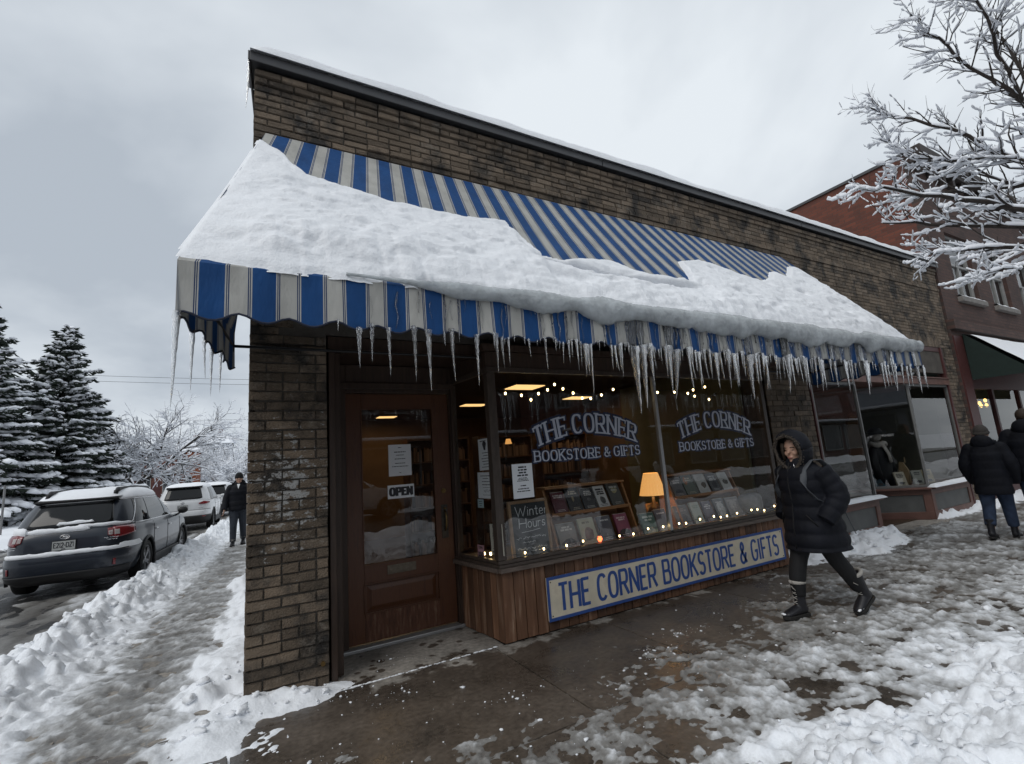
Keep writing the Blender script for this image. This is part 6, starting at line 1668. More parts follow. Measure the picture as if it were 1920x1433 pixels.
class Car:
    def __init__(s, name, label, loc, yaw, spec, paint, group=None):
        s.r = empty(name, loc, yaw); tag(s.r, label, 'car', group); s.s = spec; s.paint = paint
        s.body(); s.glass(); s.wheels(); s.rear()
    def hood(s, p):
        y0, drop = s.s['hood']
        if p.y > y0 and p.z > .55: p.z -= drop * ((p.y - y0) / (s.s['lo'][2][3] - y0)) ** 1.3 * (p.z - .55) / .5
        return p
    def surf(s, z, th, off=0.0, cab=False):
        rg, ex = (s.s['cab'], s.s['cex']) if cab else (s.s['lo'], s.s['bex'])
        p = ringpt(interp_ring(rg, z), th, ex)
        if not cab: p = s.hood(p)
        if off:
            e = 1e-3; q = ringpt(interp_ring(rg, z), th + e, ex); t1 = (q - p); q2 = ringpt(interp_ring(rg, z + .01), th, ex); t2 = q2 - p
            n = t1.cross(t2); n = n.normalized() if n.length > 1e-9 else Vector((1, 0, 0)); p = p + n * off
        return p
    def patch(s, name, m, zf, t0, t1, off=.006, cab=False, nz=6, nt=10, parent=None, thick=0.012, smooth=True):
        rows = []
        for i in range(nt + 1):
            th = R(t0 + (t1 - t0) * i / nt); za, zb = zf(i / nt)
            rows.append([tuple(s.surf(za + (zb - za) * j / nz, th, off, cab)) for j in range(nz + 1)])
        mb = MB(); mb.grid(rows); 
        o = mb.build(name, m, parent or s.r, smooth)
        so = o.modifiers.new('s', 'SOLIDIFY'); so.thickness = thick; so.offset = -1
        return o
    def body(s):
        sp = s.s; n = 72
        mb = MB(); rg = [[s.hood(ringpt(P, 2 * math.pi * k / n, sp['bex'])) for k in range(n)] for P in sp['lo']]; mb.rings(rg)
        me = mb.mesh('body', [s.paint, 'car_line'], True); ob = bpy.data.objects.new('body', me); COL.objects.link(ob)
        cut = MB()
        for y in (sp['ax'][0], sp['ax'][1]):
            for sd in (-1, 1): cut.tube([(sd * (sp['hw'] - .30), y, sp['wr']), (sd * (sp['hw'] + .2), y, sp['wr'])], sp['wr'] + .055, 28)
        cm = cut.mesh('cut', ['car_line']); co = bpy.data.objects.new('cut', cm); COL.objects.link(co)
        bo = ob.modifiers.new('b', 'BOOLEAN'); bo.object = co; bo.operation = 'DIFFERENCE'; bo.solver = 'EXACT'; bo.material_mode = 'TRANSFER'
        m2 = bpy.data.meshes.new_from_object(ob.evaluated_get(bpy.context.evaluated_depsgraph_get()))
        bpy.data.objects.remove(ob); bpy.data.objects.remove(co)
        b = link('body', m2, s.r)
        em = b.modifiers.new('e', 'EDGE_SPLIT'); em.split_angle = R(38)
        mb = MB(); rg = [[ringpt(P, 2 * math.pi * k / n, sp['cex']) for k in range(n)] for P in sp['cab']]; mb.rings(rg); mb.build('cabin', s.paint, s.r, True)
        # cladding round the arches and along the sill
        for sd in (-1, 1):
            for y in sp['ax']:
                c = MB(); c.tube([(sd * (sp['hw'] - .012), y + (sp['wr'] + .065) * math.cos(t), sp['wr'] + (sp['wr'] + .065) * math.sin(t)) for t in np.linspace(-.35, math.pi + .35, 20)], .028, 6); c.build('arch_trim', 'car_plastic', s.r, True)
            c = MB(); c.box(min(sd * (sp['hw'] - .03), sd * (sp['hw'] + .004)), max(sd * (sp['hw'] - .03), sd * (sp['hw'] + .004)), sp['ax'][0] + sp['wr'] + .05, sp['ax'][1] - sp['wr'] - .05, .22, .38); c.build('sill_trim', 'car_plastic', s.r, bevel=.01)
            # door gaps and handles
            for yd in sp['doors']:
                c = MB(); c.tube([s.surf(z, math.acos(0) if False else s.theta(yd, sd, z), .001) for z in np.linspace(.36, sp['belt'] - .01, 12)], .004, 4); c.build('door_gap', 'car_line', s.r)
            for yd in sp['doors'][:2]:
                p = s.surf(sp['belt'] - .16, s.theta(yd + .16, sd, .9), .012); c = MB(); c.ell(p, (.014, .10, .016), 8, 8); c.build('door_handle', 'chrome', s.r, True)
            p = s.surf(sp['belt'] - .02, s.theta(sp['mir'], sd, .9), 0)
            c = MB(); c.ell((p.x + sd * .13, p.y, p.z + .10), (.10, .055, .075), 12, 8); c.bar((p.x, p.y, p.z), (p.x + sd * .08, p.y, p.z + .05), .05, .04); c.build('mirror', s.paint if s.paint != 'car_slate' else 'car_plastic', s.r, True)
            if sp.get('rails'):
                y0, y1 = sp['rails']; zr = sp['cab'][-2][0]; xx = sd * (sp['cab'][-2][1] + .02)
                c = MB(); c.tube([(xx, y0, zr - .02), (xx, y0 + .12, zr + .075), (xx, (y0 + y1) / 2, zr + .095), (xx, y1 - .2, zr + .075), (xx, y1, zr - .02)], [(.028, .035)] * 5, 8); c.bar((xx, y0, zr), (xx, y0 + .35, zr + .04), .05, .09); c.build('roof_rail', 'car_plastic', s.r, True)
    def theta(s, y, sd, z):
        P = interp_ring(s.s['lo'], z); yc, hl = (P[2] + P[3]) / 2, (P[3] - P[2]) / 2
        v = max(-1, min(1, (y - yc) / hl)); sn_ = math.copysign(abs(v) ** (s.s['bex'] / 2), v); t = math.asin(sn_)
        return t if sd > 0 else math.pi - t
    def ctheta(s, y, sd, z):
        P = interp_ring(s.s['cab'], z); yc, hl = (P[2] + P[3]) / 2, (P[3] - P[2]) / 2
        v = max(-1, min(1, (y - yc) / hl)); sn_ = math.copysign(abs(v) ** (s.s['cex'] / 2), v); t = math.asin(sn_)
        return t if sd > 0 else math.pi - t
    def glass(s):
        sp = s.s
        for sd in (-1, 1):
            for (ya, yb, zt) in sp['wins']:
                rows = []
                z0 = sp['belt'] + .035; n = 10
                for i in range(n + 1):
                    t = i / n; r0 = []
                    for j in range(7):
                        z = z0 + (zt - z0) * j / 6
                        yl = ya[0] + (ya[1] - ya[0]) * j / 6; yr = yb[0] + (yb[1] - yb[0]) * j / 6
                        r0.append(tuple(s.surf(z, s.ctheta(yl + (yr - yl) * t, sd, z), .005, True)))
                    rows.append(r0)
                mb = MB(); mb.grid(rows); mb.build('side_window', 'car_glass', s.r, True)
            # bright window line
            pts = [s.surf(sp['belt'] + .03, s.ctheta(y, sd, sp['belt'] + .03), .008, True) for y in np.linspace(sp['wins'][0][0][0], sp['wins'][-1][1][0], 14)]
            c = MB(); c.tube(pts, .009, 5)
            if sp.get('trim'):
                up = [s.surf(sp['belt'] + .03 + (sp['wins'][0][2] - sp['belt'] - .02) * k / 8, s.ctheta(sp['wins'][0][0][0] - .02 + (sp['wins'][0][0][1] - sp['wins'][0][0][0]) * k / 8, sd, 1.2), .006, True) for k in range(9)]
                c.tube(up, .008, 5)
                tp = [s.surf(sp['wins'][0][2] + .012, s.ctheta(y, sd, sp['wins'][0][2]), .006, True) for y in np.linspace(sp['wins'][0][0][1] - .02, sp['wins'][-1][1][1], 14)]
                c.tube(tp, .008, 5)
            c.build('window_trim', 'chrome' if sp.get('trim') else 'car_plastic', s.r, True)
        z0, z1 = sp['rw']
        s.patch('rear_window', 'car_glass', lambda t: (z0 + .03 * (2 * t - 1) ** 4, z1 - .02 * (2 * t - 1) ** 4), -90 - sp['rwa'], -90 + sp['rwa'], .006, True, thick=.01)
        s.patch('windscreen', 'car_glass', lambda t: (z0, z1), 90 - sp['rwa'], 90 + sp['rwa'], .006, True, thick=.01)
        # spoiler
        yr = interp_ring(sp['cab'], z1)[2]
        hw = interp_ring(sp['cab'], z1)[1] * .80; c = MB(); rows = []
        for i in range(17):
            x = -hw + 2 * hw * i / 16; b = .05 * (x / hw) ** 4
            rows.append([(x, yr + .22 + b, z1 + .085), (x, yr - .06 + b, z1 + .055), (x, yr - .07 + b, z1 + .03), (x, yr + .02 + b, z1 + .0)])
        c.grid(rows, flip=True); c.build('spoiler', 'car_line', s.r, True)
    def wheels(s):
        sp = s.s; wr = sp['wr']
        prof = [(.09, wr - .095), (.105, wr - .085), (.11, wr - .04), (.095, wr - .008), (.05, wr), (-.05, wr), (-.095, wr - .008), (-.11, wr - .04), (-.10, wr - .09)]
        ty = MB(); n = 36; ty.rings([[(x, r * math.cos(6.28318 * k / n), r * math.sin(6.28318 * k / n)) for k in range(n)] for x, r in prof], cap=False)
        tm = ty.mesh('tyre', 'tyre', True)
        ri = MB(); rr = wr - .095
        ri.rings([[(x, r * math.cos(6.28318 * k / n), r * math.sin(6.28318 * k / n)) for k in range(n)] for x, r in ((.09, rr), (.095, rr - .012), (.075, rr - .022), (.0, rr - .03))], cap=False)
        ri.tube([(.02, 0, 0), (.075, 0, 0)], .055, 16)
        for k in range(5):
            for d in (-.16, .16):
                a = k * 6.28318 / 5 + d; a0 = k * 6.28318 / 5 + d * .5
                ri.bar((.062, .045 * math.cos(a0), .045 * math.sin(a0)), (.072, (rr - .015) * math.cos(a), (rr - .015) * math.sin(a)), .032, .022, up=(1, 0, 0))
        rm_ = ri.mesh('rim', 'rim_alloy')
        hubm = MB().tube([(-.05, 0, 0), (.0, 0, 0)], rr - .03, 24).mesh('brake', 'car_line')
        for y in sp['ax']:
            for sd in (-1, 1):
                w = empty('wheel'); w.parent = s.r; w.location = (sd * (sp['hw'] - .125), y, wr); w.rotation_euler = (random.uniform(0, 6), 0, 0 if sd > 0 else math.pi)
                link('tyre', tm, w); link('rim', rm_, w); link('brake', hubm, w)
    def rear(s):
        sp = s.s
        for sd in (1, -1):
            A = lambda t: -90 + sd * t
            for (nm, m, t0, t1, z0, z1, zz0, zz1) in sp['lamps']:
                s.patch(nm, m, lambda t: (z0 + (zz0 - z0) * t, z1 + (zz1 - z1) * t), A(t0), A(t1), .012, thick=.02)
            s.patch('reflector', 'lamp_red', lambda t: (sp['refl'][0], sp['refl'][1]), A(sp['refl'][2]), A(sp['refl'][3]), .012)
        s.patch('rear_skirt', 'car_plastic', lambda t: (sp['lo'][0][0], sp['skirt']), -180 + sp['ska'], -sp['ska'], .006, nt=26)
        for z in sp.get('gaps', ()):
            s.patch('bumper_gap', 'car_line', lambda t: (z, z + .01), -180 + sp['ska'] + 8, -sp['ska'] - 8, .004, nt=20, nz=1, thick=.004)
        y = interp_ring(sp['lo'], sp['pz'])[2]
        pl = empty('license_plate'); pl.parent = s.r; pl.location = (sp.get('px', 0), y - .014, sp['pz'])
        MB().box(-.155, .155, -.004, .012, -.078, .078).build('plate_frame', 'car_plastic', pl)
        MB().box(-.147, .147, -.008, -.0045, -.07, .07).build('plate', 'plate', pl)
        t_ = MB(); text_mesh(t_, sp['plate'], .085, lambda x, yy, j: (x, -.0095 - j, -.035 + yy), width=.26, sw=.16, sp=.16, jitter=.0003); print_lines(t_, -.05, .05, [-.055], .014, lambda x, yy, j: (x, -.0095, yy), random.Random(1)); t_.build('characters', 'ink', pl)
        em = MB(); ze = sp['emz']; ye = interp_ring(sp['lo'], ze)[2] - .012
        em.tube([(.062 * math.cos(t), ye, ze + .032 * math.sin(t)) for t in np.linspace(0, 6.2832, 24)], .006, 6)
        em.prism([(.056 * math.cos(t), .027 * math.sin(t)) for t in np.linspace(0, 6.2832, 20, endpoint=False)], lambda a, b: (a, ye + .002, ze + b), lambda a, b: (a, ye + .008, ze + b))
        if sp.get('stars'):
            for (a, b, r0) in ((-.022, .004, .012), (.004, .010, .006), (.020, .006, .006), (.034, .0, .006), (.012, -.008, .006), (.028, -.012, .006)): em.ell((a, ye + .0, ze + b), (r0, .003, r0 * .7), 8, 4)
        em.build('emblem', 'chrome', s.r, True)
        bd = MB(); rd = random.Random(3)
        for (x0, x1, z, h) in sp.get('badges', ()):
            yy = interp_ring(sp['lo'], z)[2] - .016
            scribble(bd, x0, x1, z, h, lambda a, b, j: (a, yy + .10 * max(0, abs(a) / sp['hw'] - .55) ** 1.6, b), rd, .006)
            bd.build('badge', 'chrome', s.r); bd = MB()
        wz = sp['rw'][0] + .03; wy = interp_ring(sp['cab'], wz)[2]
        w = MB(); w.bar((-.08, wy - .02, wz - .005), (.36, wy - .012, wz + .02), .02, .03); w.ell((-.08, wy - .02, wz - .01), (.05, .03, .03), 8, 6); w.build('wiper', 'car_plastic', s.r)
WAGON = dict(hw=.92, bex=5.5, cex=4.6, belt=1.02, wr=.345, ax=(-1.36, 1.42), hood=(1.0, .24), mir=.86, rails=(-1.75, .35), trim=True,
  lo=[(.24, .80, -2.22, 2.25), (.31, .87, -2.37, 2.37), (.42, .905, -2.42, 2.42), (.60, .92, -2.43, 2.42), (.655, .92, -2.415, 2.40), (.675, .918, -2.36, 2.39), (.685, .918, -2.33, 2.38), (.90, .915, -2.31, 2.35), (.98, .90, -2.29, 2.30), (1.035, .865, -2.25, 2.2)],
  cab=[(1.0, .875, -2.27, 1.22), (1.06, .86, -2.24, 1.12), (1.20, .825, -2.14, .86), (1.36, .765, -2.00, .56), (1.47, .715, -1.90, .33), (1.53, .665, -1.83, .15), (1.57, .59, -1.76, .02), (1.595, .45, -1.6, -.2), (1.60, .2, -1.2, -.5)],
  rw=(1.085, 1.47), rwa=24, doors=(-1.02, -.02, 1.06), wins=[((-1.83, -1.62), (-1.28, -1.16), 1.46), ((-1.22, -1.10), (-.12, -.14), 1.475), ((-.03, -.05), (.80, .34), 1.475)],
  lamps=[('tail_lamp', 'lamp_red', 14.5, 20, .90, 1.0, .875, 1.01), ('reverse_lamp', 'lamp_clear', 15.2, 19.6, .905, .965, .895, .975), ('tail_lamp', 'lamp_red', 20.3, 50, .845, 1.02, .90, 1.01), ('reverse_lamp', 'lamp_clear', 21, 27, .90, .975, .90, .975)],
  refl=(.43, .53, 24, 27), skirt=.40, ska=38, gaps=(.665,), pz=.815, plate='E212-DZ1', emz=.945, stars=True, badges=((.52, .72, .868, .025), (.56, .70, .838, .012), (-.74, -.60, .845, .012), (-.73, -.61, .815, .008)))
SUV = dict(hw=.925, bex=5.5, cex=5.0, belt=1.08, wr=.355, ax=(-1.32, 1.34), hood=(.95, .2), mir=.82,
  lo=[(.26, .80, -2.12, 2.2), (.34, .88, -2.26, 2.3), (.50, .915, -2.31, 2.33), (.68, .925, -2.32, 2.33), (.74, .925, -2.29, 2.32), (.76, .922, -2.24, 2.3), (.98, .915, -2.23, 2.27), (1.05, .90, -2.22, 2.2), (1.10, .875, -2.19, 2.1)],
  cab=[(1.06, .885, -2.20, 1.15), (1.14, .865, -2.17, 1.0), (1.30, .82, -2.08, .7), (1.46, .76, -1.98, .42), (1.57, .71, -1.92, .22), (1.63, .65, -1.86, .06), (1.67, .55, -1.78, -.06), (1.69, .4, -1.6, -.3), (1.695, .2, -1.2, -.6)],
  rw=(1.15, 1.56), rwa=24, doors=(-1.0, -.02, 1.0), wins=[((-1.75, -1.6), (-1.3, -1.2), 1.56), ((-1.22, -1.12), (-.12, -.14), 1.57), ((-.03, -.05), (.72, .25), 1.57)],
  lamps=[('tail_lamp', 'lamp_red', 11, 22, .965, 1.0, .95, 1.05), ('tail_lamp', 'lamp_red', 22, 46, .95, 1.055, .98, 1.02)], refl=(.50, .54, 20, 30), skirt=.56, ska=30, gaps=(.75,), pz=.88, plate='E212-DZ1', emz=1.03, badges=((.5, .68, .82, .02),))
RY = 6.2
w1 = Car('parked_car', 'dark slate estate car with snowy roof parked nearest on the side street', (-2.20, 13.05, -0.035), -R(RY), WAGON, 'car_slate', 'cars parked along the side street').r
w2 = Car('parked_car', 'white sport utility car parked just ahead of the slate estate car', (-1.64, 24.2, -0.03), -R(3.5), SUV, 'car_white', 'cars parked along the side street').r
w3 = copy_tree(w2); w3.location = (-0.98, 31.5, -.03); w3.rotation_euler = (0, 0, -R(4.5)); w3['label'] = 'farthest white car on the side street behind the walking man'
# snow lying on the cars
def car_snow(root, spec, label, seed, h=.10, rear=True):
    rd = random.Random(seed); mb = MB(); cb = spec['cab']; P = [(z, hw, yr, yf) for z, hw, yr, yf in cb if z > cb[-1][0] - .10]
    rows = []; n = 56
    lv = [(0.0, -.03), (.25, .35), (.6, .75), (1.0, 1.0)]
    zed = cb[-5][0]; base = cb[-5]
    for k, (t, hf) in enumerate(((0, .0), (.02, .45), (.08, .8), (.2, 1.0), (.4, 1.05), (.7, 1.1), (1.0, 1.1))):
        ring = []
        for i in range(n):
            th = 2 * math.pi * i / n
            p = ringpt((0, base[1] * (1 - .97 * t) + .0, base[2] + (0 - base[2]) * .97 * t - .03 * (1 - t), base[3] * (1 - t) - .6 * t), th, 4.2)
            # height of the car's roof below this point
            q = max(abs(p.x) / base[1], 0); zr = cb[-1][0] - (cb[-1][0] - base[0]) * min(1, (q ** 4 + (max(0, (-.9 - p.y)) / 1.0) ** 4 + (max(0, p.y + .5) / .9) ** 3)) 
            ring.append((p.x, p.y, max(zr, base[0] - .01) + h * hf * (.75 + .5 * float(fbm(np.array(p.x * 3 + seed), np.array(p.y * 3), 3))) + .004))
        rows.append(ring)
    mb.rings(rows, cap=True)
    if rear:
        def strip(z, x0, x1, r, cab, ang=None, jit=.02, dy=0):
            n = 40; rgs = []
            for i in range(n + 1):
                x = x0 + (x1 - x0) * i / n; rg = interp_ring(cab, z)
                v = min(.995, abs(x) / rg[1]); ex = spec['cex'] if cab is spec['cab'] else spec['bex']
                hl = (rg[3] - rg[2]) / 2; yc = (rg[3] + rg[2]) / 2
                y = yc - hl * (1 - v ** ex) ** (1 / ex)
                rr = r * (.45 + 1.1 * float(fbm(np.array(x * 7 + seed + z * 9), np.array(z * 11), 3))) * min(1, min(i, n - i) / 3 + .1)
                zz = z + rr * .35 + jit * (float(fbm(np.array(x * 4 + seed), np.array(z * 3), 2)) - .5)
                rgs.append([(x, y + dy - rr * .9 * math.cos(6.2832 * k / 8) * .6, zz + rr * math.sin(6.2832 * k / 8)) for k in range(8)])
            mb.rings(rgs)
        strip(.685, -.86, .80, .038, spec['lo'], dy=-.055); strip(.695, .70, .89, .055, spec['lo'], dy=-.03) if spec is WAGON else None
        strip(spec['rw'][0] - .05, -.84, .30, .045, spec['cab']); strip(spec['rw'][0] - .02, .1, .80, .028, spec['cab'], jit=.06); strip(spec['rw'][0] + .05, -.16, .34, .03, spec['cab'], dy=-.02)
        strip(spec['rw'][0] - .06, -.85, -.5, .07, spec['cab'])
        for sd in (1,):
            pts = []
    o = mb.build('car_snow', 'snow', None, True); o.location = root.location; o.rotation_euler = root.rotation_euler
    tag(o, label, 'snow', 'snow on the parked cars')
car_snow(w1, WAGON, 'snow covering the roof and tailgate of the slate estate car', 3.0)
car_snow(w2, SUV, 'snow covering the roof of the white car ahead', 7.0, .075, False)
car_snow(w3, SUV, 'snow covering the roof of the farthest parked car', 11.0, .08, False)

# ================================================================== PEOPLE
mat('skin', (0.42, 0.25, 0.18), 0.5, var=0.12, vscale=25); mat('lip', (0.28, 0.10, 0.09), .5); mat('eye_white', (.5, .48, .46), .3); mat('iris', (.02, .014, .01), .2); mat('brow', (.03, .02, .014), .8)
mat('down_black', (0.0060, 0.0068, 0.0105), 0.7, spec=0.22, var=.3, vscale=9, bump=.25, bscale=22); mat('leggings', (0.006, 0.006, 0.007), .8, var=.2, vscale=20); mat('jeans', (0.022, 0.036, 0.070), .85, var=.35, vscale=14, bump=.15, bscale=60); mat('jeans_dark', (.030, .036, .048), .85, var=.3, vscale=14)
mat('boot', (0.010, 0.010, 0.013), .45, var=.3, vscale=20); mat('sole', (.015, .014, .013), .8); mat('fleece', (.36, .34, .31), .95, bump=.5, bscale=90); mat('fur', (.065, .053, .043), .95, var=.5, vscale=30); mat('knit', (.055, .048, .043), .95, bump=.6, bscale=120, var=.2); mat('knit_black', (.010, .010, .011), .95, bump=.5, bscale=120)
mat('strap', (.055, .06, .068), .7, var=.15); mat('hair', (.035, .022, .014), .7)
def V3(*a): return Vector(a)
def limb(mb, pts, rad, n=14, sub=4):
    P = [Vector(p) for p in pts]; q = []; rr = []
    for i in range(len(P) - 1):
        a, b = P[max(0, i - 1)], P[min(len(P) - 1, i + 2)]
        for k in range(sub):
            t = k / sub; p = P[i]; r_ = P[i + 1]
            q.append(0.5 * ((2 * p) + (-a + r_) * t + (2 * a - 5 * p + 4 * r_ - b) * t * t + (-a + 3 * p - 3 * r_ + b) * t ** 3)); rr.append(rad[i] + (rad[i + 1] - rad[i]) * t)
    q.append(P[-1]); rr.append(rad[-1])
    mb.tube(q, rr, n)
def head_parts(mb, c, tw, s=1.0, tilt=0.0):
    M = Matrix.Rotation(tw, 3, 'Z') @ Matrix.Rotation(tilt, 3, 'Y')
    def e(p, r, n=14, k=10): mb.ell(Vector(c) + M @ (Vector(p) * s), [v * s for v in r], n, k, rot=M)
    e((0, 0, .025), (.098, .076, .112)); e((.024, 0, -.055), (.066, .058, .068)); e((.074, 0, -.095), (.022, .024, .020)); e((.070, 0, .034), (.024, .055, .012))
    for sd in (-1, 1): e((.058, sd * .036, -.022), (.034, .026, .032)); e((-.005, sd * .077, -.005), (.018, .010, .030))
    a = Vector(c); mb.tube([a + M @ (V3(.086, 0, .022) * s), a + M @ (V3(.103, 0, -.006) * s), a + M @ (V3(.110, 0, -.022) * s)], [.009 * s, .012 * s, .014 * s], 8)
    e((.094, 0, -.054), (.010, .024, .006)); e((.091, 0, -.066), (.010, .020, .007))
    mb.tube([a + M @ (V3(-.01, 0, -.05) * s), a + M @ (V3(-.02, 0, -.20) * s)], [.056 * s, .062 * s], 12)
    return M
def face_bits(root, c, M, s=1.0):
    c = Vector(c)
    for sd in (-1, 1):
        o = MB(); o.ell(c + M @ (V3(.081, sd * .032, .010) * s), (.009 * s, .012 * s, .0048 * s), 10, 6, rot=M); o.build('eye', 'iris', root, True)
        o = MB(); o.tube([c + M @ (V3(.090, sd * .016, .032) * s), c + M @ (V3(.090, sd * .034, .038) * s), c + M @ (V3(.078, sd * .052, .032) * s)], .0042 * s, 6); o.build('eyebrow', 'brow', root, True)
    o = MB(); o.ell(c + M @ (V3(.100, 0, -.060) * s), (.006 * s, .022 * s, .0075 * s), 10, 6, rot=M); o.build('lips', 'lip', root, True)
def hand_parts(mb, w, d, side, s=1.0):
    """relaxed hand: w wrist, d direction of the fingers, side = thumb side"""
    w, d, side = Vector(w), Vector(d).normalized(), Vector(side).normalized(); nrm = d.cross(side).normalized()
    c = w + d * .05 * s
    mb.tube([w, w + d * .03 * s, w + d * .09 * s], [(.026 * s, .018 * s), (.040 * s, .016 * s), (.040 * s, .013 * s)], 10, side=side)
    for k, (o, l) in enumerate(((.030, .068), (.010, .078), (-.010, .072), (-.029, .056))):
        b = w + d * .085 * s + side * o * s
        mb.tube([b, b + d * l * .45 * s + nrm * .006 * s, b + d * l * .75 * s + nrm * .022 * s, b + d * l * .9 * s + nrm * .038 * s], [.0095 * s, .009 * s, .0085 * s, .007 * s], 7)
    b = w + d * .03 * s + side * .034 * s
    mb.tube([b, b + d * .03 * s + side * .022 * s + nrm * .006 * s, b + d * .06 * s + side * .024 * s + nrm * .016 * s], [.012 * s, .0105 * s, .008 * s], 7)
def torso(mb, rows, quilt=0.0, step=.105, z0=0, n=28):
    """rows: (cx, cy, z, rx, ry)"""
    rg = []; zs = []
    for a, b in zip(rows, rows[1:]):
        k = max(2, int(abs(b[2] - a[2]) / .012))
        for i in range(k): zs.append([a[j] + (b[j] - a[j]) * i / k for j in range(5)])
    zs.append(list(rows[-1]))
    for cx, cy, z, rx, ry in zs:
        q = 1 + quilt * (abs(math.sin(math.pi * (z - z0) / step)) ** .6 - .6) if quilt else 1
        rg.append([(cx + rx * q * math.copysign(abs(math.cos(t)) ** .85, math.cos(t)), cy + ry * q * math.copysign(abs(math.sin(t)) ** .85, math.sin(t)), z) for t in [6.28318 * k / n for k in range(n)]])
    mb.rings(rg)
def sleeve(mb, pts, rad, quilt=0.0, n=14, step=.09):
    P = [Vector(p) for p in pts]; q = []; rr = []; L_ = 0
    for i in range(len(P) - 1):
        k = 14
        for j in range(k):
            t = j / k; q.append(P[i].lerp(P[i + 1], t)); L_ += (P[i + 1] - P[i]).length / k
            rr.append((rad[i] + (rad[i + 1] - rad[i]) * t) * (1 + quilt * (abs(math.sin(math.pi * L_ / step)) ** .6 - .6)))
    q.append(P[-1]); rr.append(rad[-1])
    for _ in range(26):
        q = [q[0]] + [(q[i - 1] + q[i] * 2 + q[i + 1]) / 4 for i in range(1, len(q) - 1)] + [q[-1]]
    mb.tube(q, rr, n)
def boot(root, ankle, fwd, pitch, h, cuff, s=1.0, laces=True, snowtoe=False):
    b = empty('boot'); b.parent = root; b.location = ankle; b.rotation_euler = (0, pitch, math.atan2(fwd[1], fwd[0])); b.scale = (s, s, s)
    m = MB(); m.tube([(-.01, 0, -.06), (-.012, 0, .02), (-.012, 0, h * .6), (-.015, 0, h)], [(.058, .045), (.052, .042), (.056, .048), (.062, .054)], 16, side=(1, 0, 0))
    m.tube([(-.065, 0, -.062), (-.02, 0, -.052), (.05, 0, -.058), (.12, 0, -.072), (.165, 0, -.082), (.185, 0, -.088)], [(.030, .034), (.045, .044), (.042, .046), (.032, .048), (.024, .042), (.010, .02)], 16, side=(0, 0, 1))
    link('upper', solidify_mesh(m, 'upper', .009, 'boot', 4), b)
    so = MB(); pr = [(-.085, .0), (-.075, -.034), (-.03, -.040), (.04, -.040), (.11, -.052), (.165, -.044), (.197, -.012), (.197, .012), (.165, .044), (.11, .052), (.04, .040), (-.03, .040), (-.075, .034)]
    so.prism(pr, lambda x, y: (x, y, -.118), lambda x, y: (x, y, -.088)); so.build('sole', 'sole', b, bevel=.004)
    if cuff:
        c = MB(); c.tube([(-.015 + .060 * math.cos(t), .053 * math.sin(t), h + .004) for t in np.linspace(0, 6.2832, 18)], .017, 8); c.build('cuff', 'fleece', b, True)
    if laces:
        l = MB()
        for k in range(4):
            z = .0 + k * h * .22; x = .045 - .004 * k
            l.tube([(x, -.024, z), (x + .014, 0, z + .012), (x, .024, z + .024)], .0032, 5); l.tube([(x, .024, z), (x + .014, 0, z + .012), (x, -.024, z + .024)], .0032, 5)
        l.tube([(.055, 0, h * .85), (.085, .03, h * .86), (.07, .05, h * .7)], .003, 5); l.tube([(.055, 0, h * .85), (.085, -.03, h * .86), (.07, -.05, h * .7)], .003, 5)
        l.build('laces', 'fleece', b, True)
    if snowtoe:
        t_ = MB()
        for k in range(9): t_.ell((.15 + random.uniform(-.05, .04), random.uniform(-.035, .035), -.066 + random.uniform(-.01, .004)), (.018, .013, .008), 6, 4)
        t_.build('toe_snow', 'snow', b, True)
    return b

# ---- woman in the long black down coat
wo = empty('person', (4.63, 2.71, 0.012), math.atan2(.22, -.975)); tag(wo, 'person in long black quilted coat with fur hood walking with hands in pockets', 'person')
HC = V3(.075, .0, 1.475)
b = MB(); HM = head_parts(b, HC, .22, .97, .12)
limb(b, [(0, -.08, .88), (.14, -.085, .50), (.206, -.085, .14)], [.085, .055, .036]); limb(b, [(0, .08, .88), (-.07, .09, .52), (-.28, .095, .22)], [.085, .055, .036])
torso(b, [(0, 0, .80, .11, .15), (.01, 0, 1.0, .10, .13), (.03, 0, 1.2, .11, .15), (.045, 0, 1.33, .07, .10)])
link('body', solidify_mesh(b, 'body', .0075, 'skin', 3), wo)
face_bits(wo, HC, HM, .97)
b = MB(); limb(b, [(0, -.075, .86), (.06, -.08, .70), (.145, -.085, .49), (.195, -.085, .33), (.208, -.085, .17)], [.105, .098, .074, .070, .054]); limb(b, [(0, .075, .86), (-.01, .085, .70), (-.07, .09, .52), (-.18, .095, .37), (-.285, .095, .205)], [.105, .10, .075, .070, .050])
torso(b, [(0, 0, .74, .10, .15), (0, 0, .92, .11, .16)])
link('leggings', solidify_mesh(b, 'leggings', .010, 'leggings', 4), wo)
boot(wo, (.218, -.085, .118), (1, 0), 0.0, .175, True, 1.0, True, True)
boot(wo, (-.325, .095, .180), (1, .12), .46, .175, True, 1.0, True, True)
b = MB(); torso(b, [(-.02, 0, .575, .255, .245), (-.01, 0, .72, .240, .235), (.0, 0, .90, .205, .222), (.015, 0, 1.05, .185, .215), (.03, 0, 1.20, .180, .222), (.04, 0, 1.29, .150, .195), (.05, 0, 1.35, .105, .125), (.055, 0, 1.40, .085, .09)], .085, .118, .02)
for sd in (-1, 1): sleeve(b, [(.03, sd * .185, 1.285), (-.06, sd * .285, 1.05), (.10, sd * .225, .85)], [.095, .092, .075], .12, 16, .088)
cm = solidify_mesh(b, 'coat', .0085, 'down_black', 3); coat = link('coat', cm, wo)
z_ = MB(); z_.tube([(.235, .0, .60), (.225, .0, .80), (.20, 0, 1.0), (.212, 0, 1.18), (.19, 0, 1.29), (.165, 0, 1.36)], .007, 5); z_.build('zip', 'car_line', coat, True)
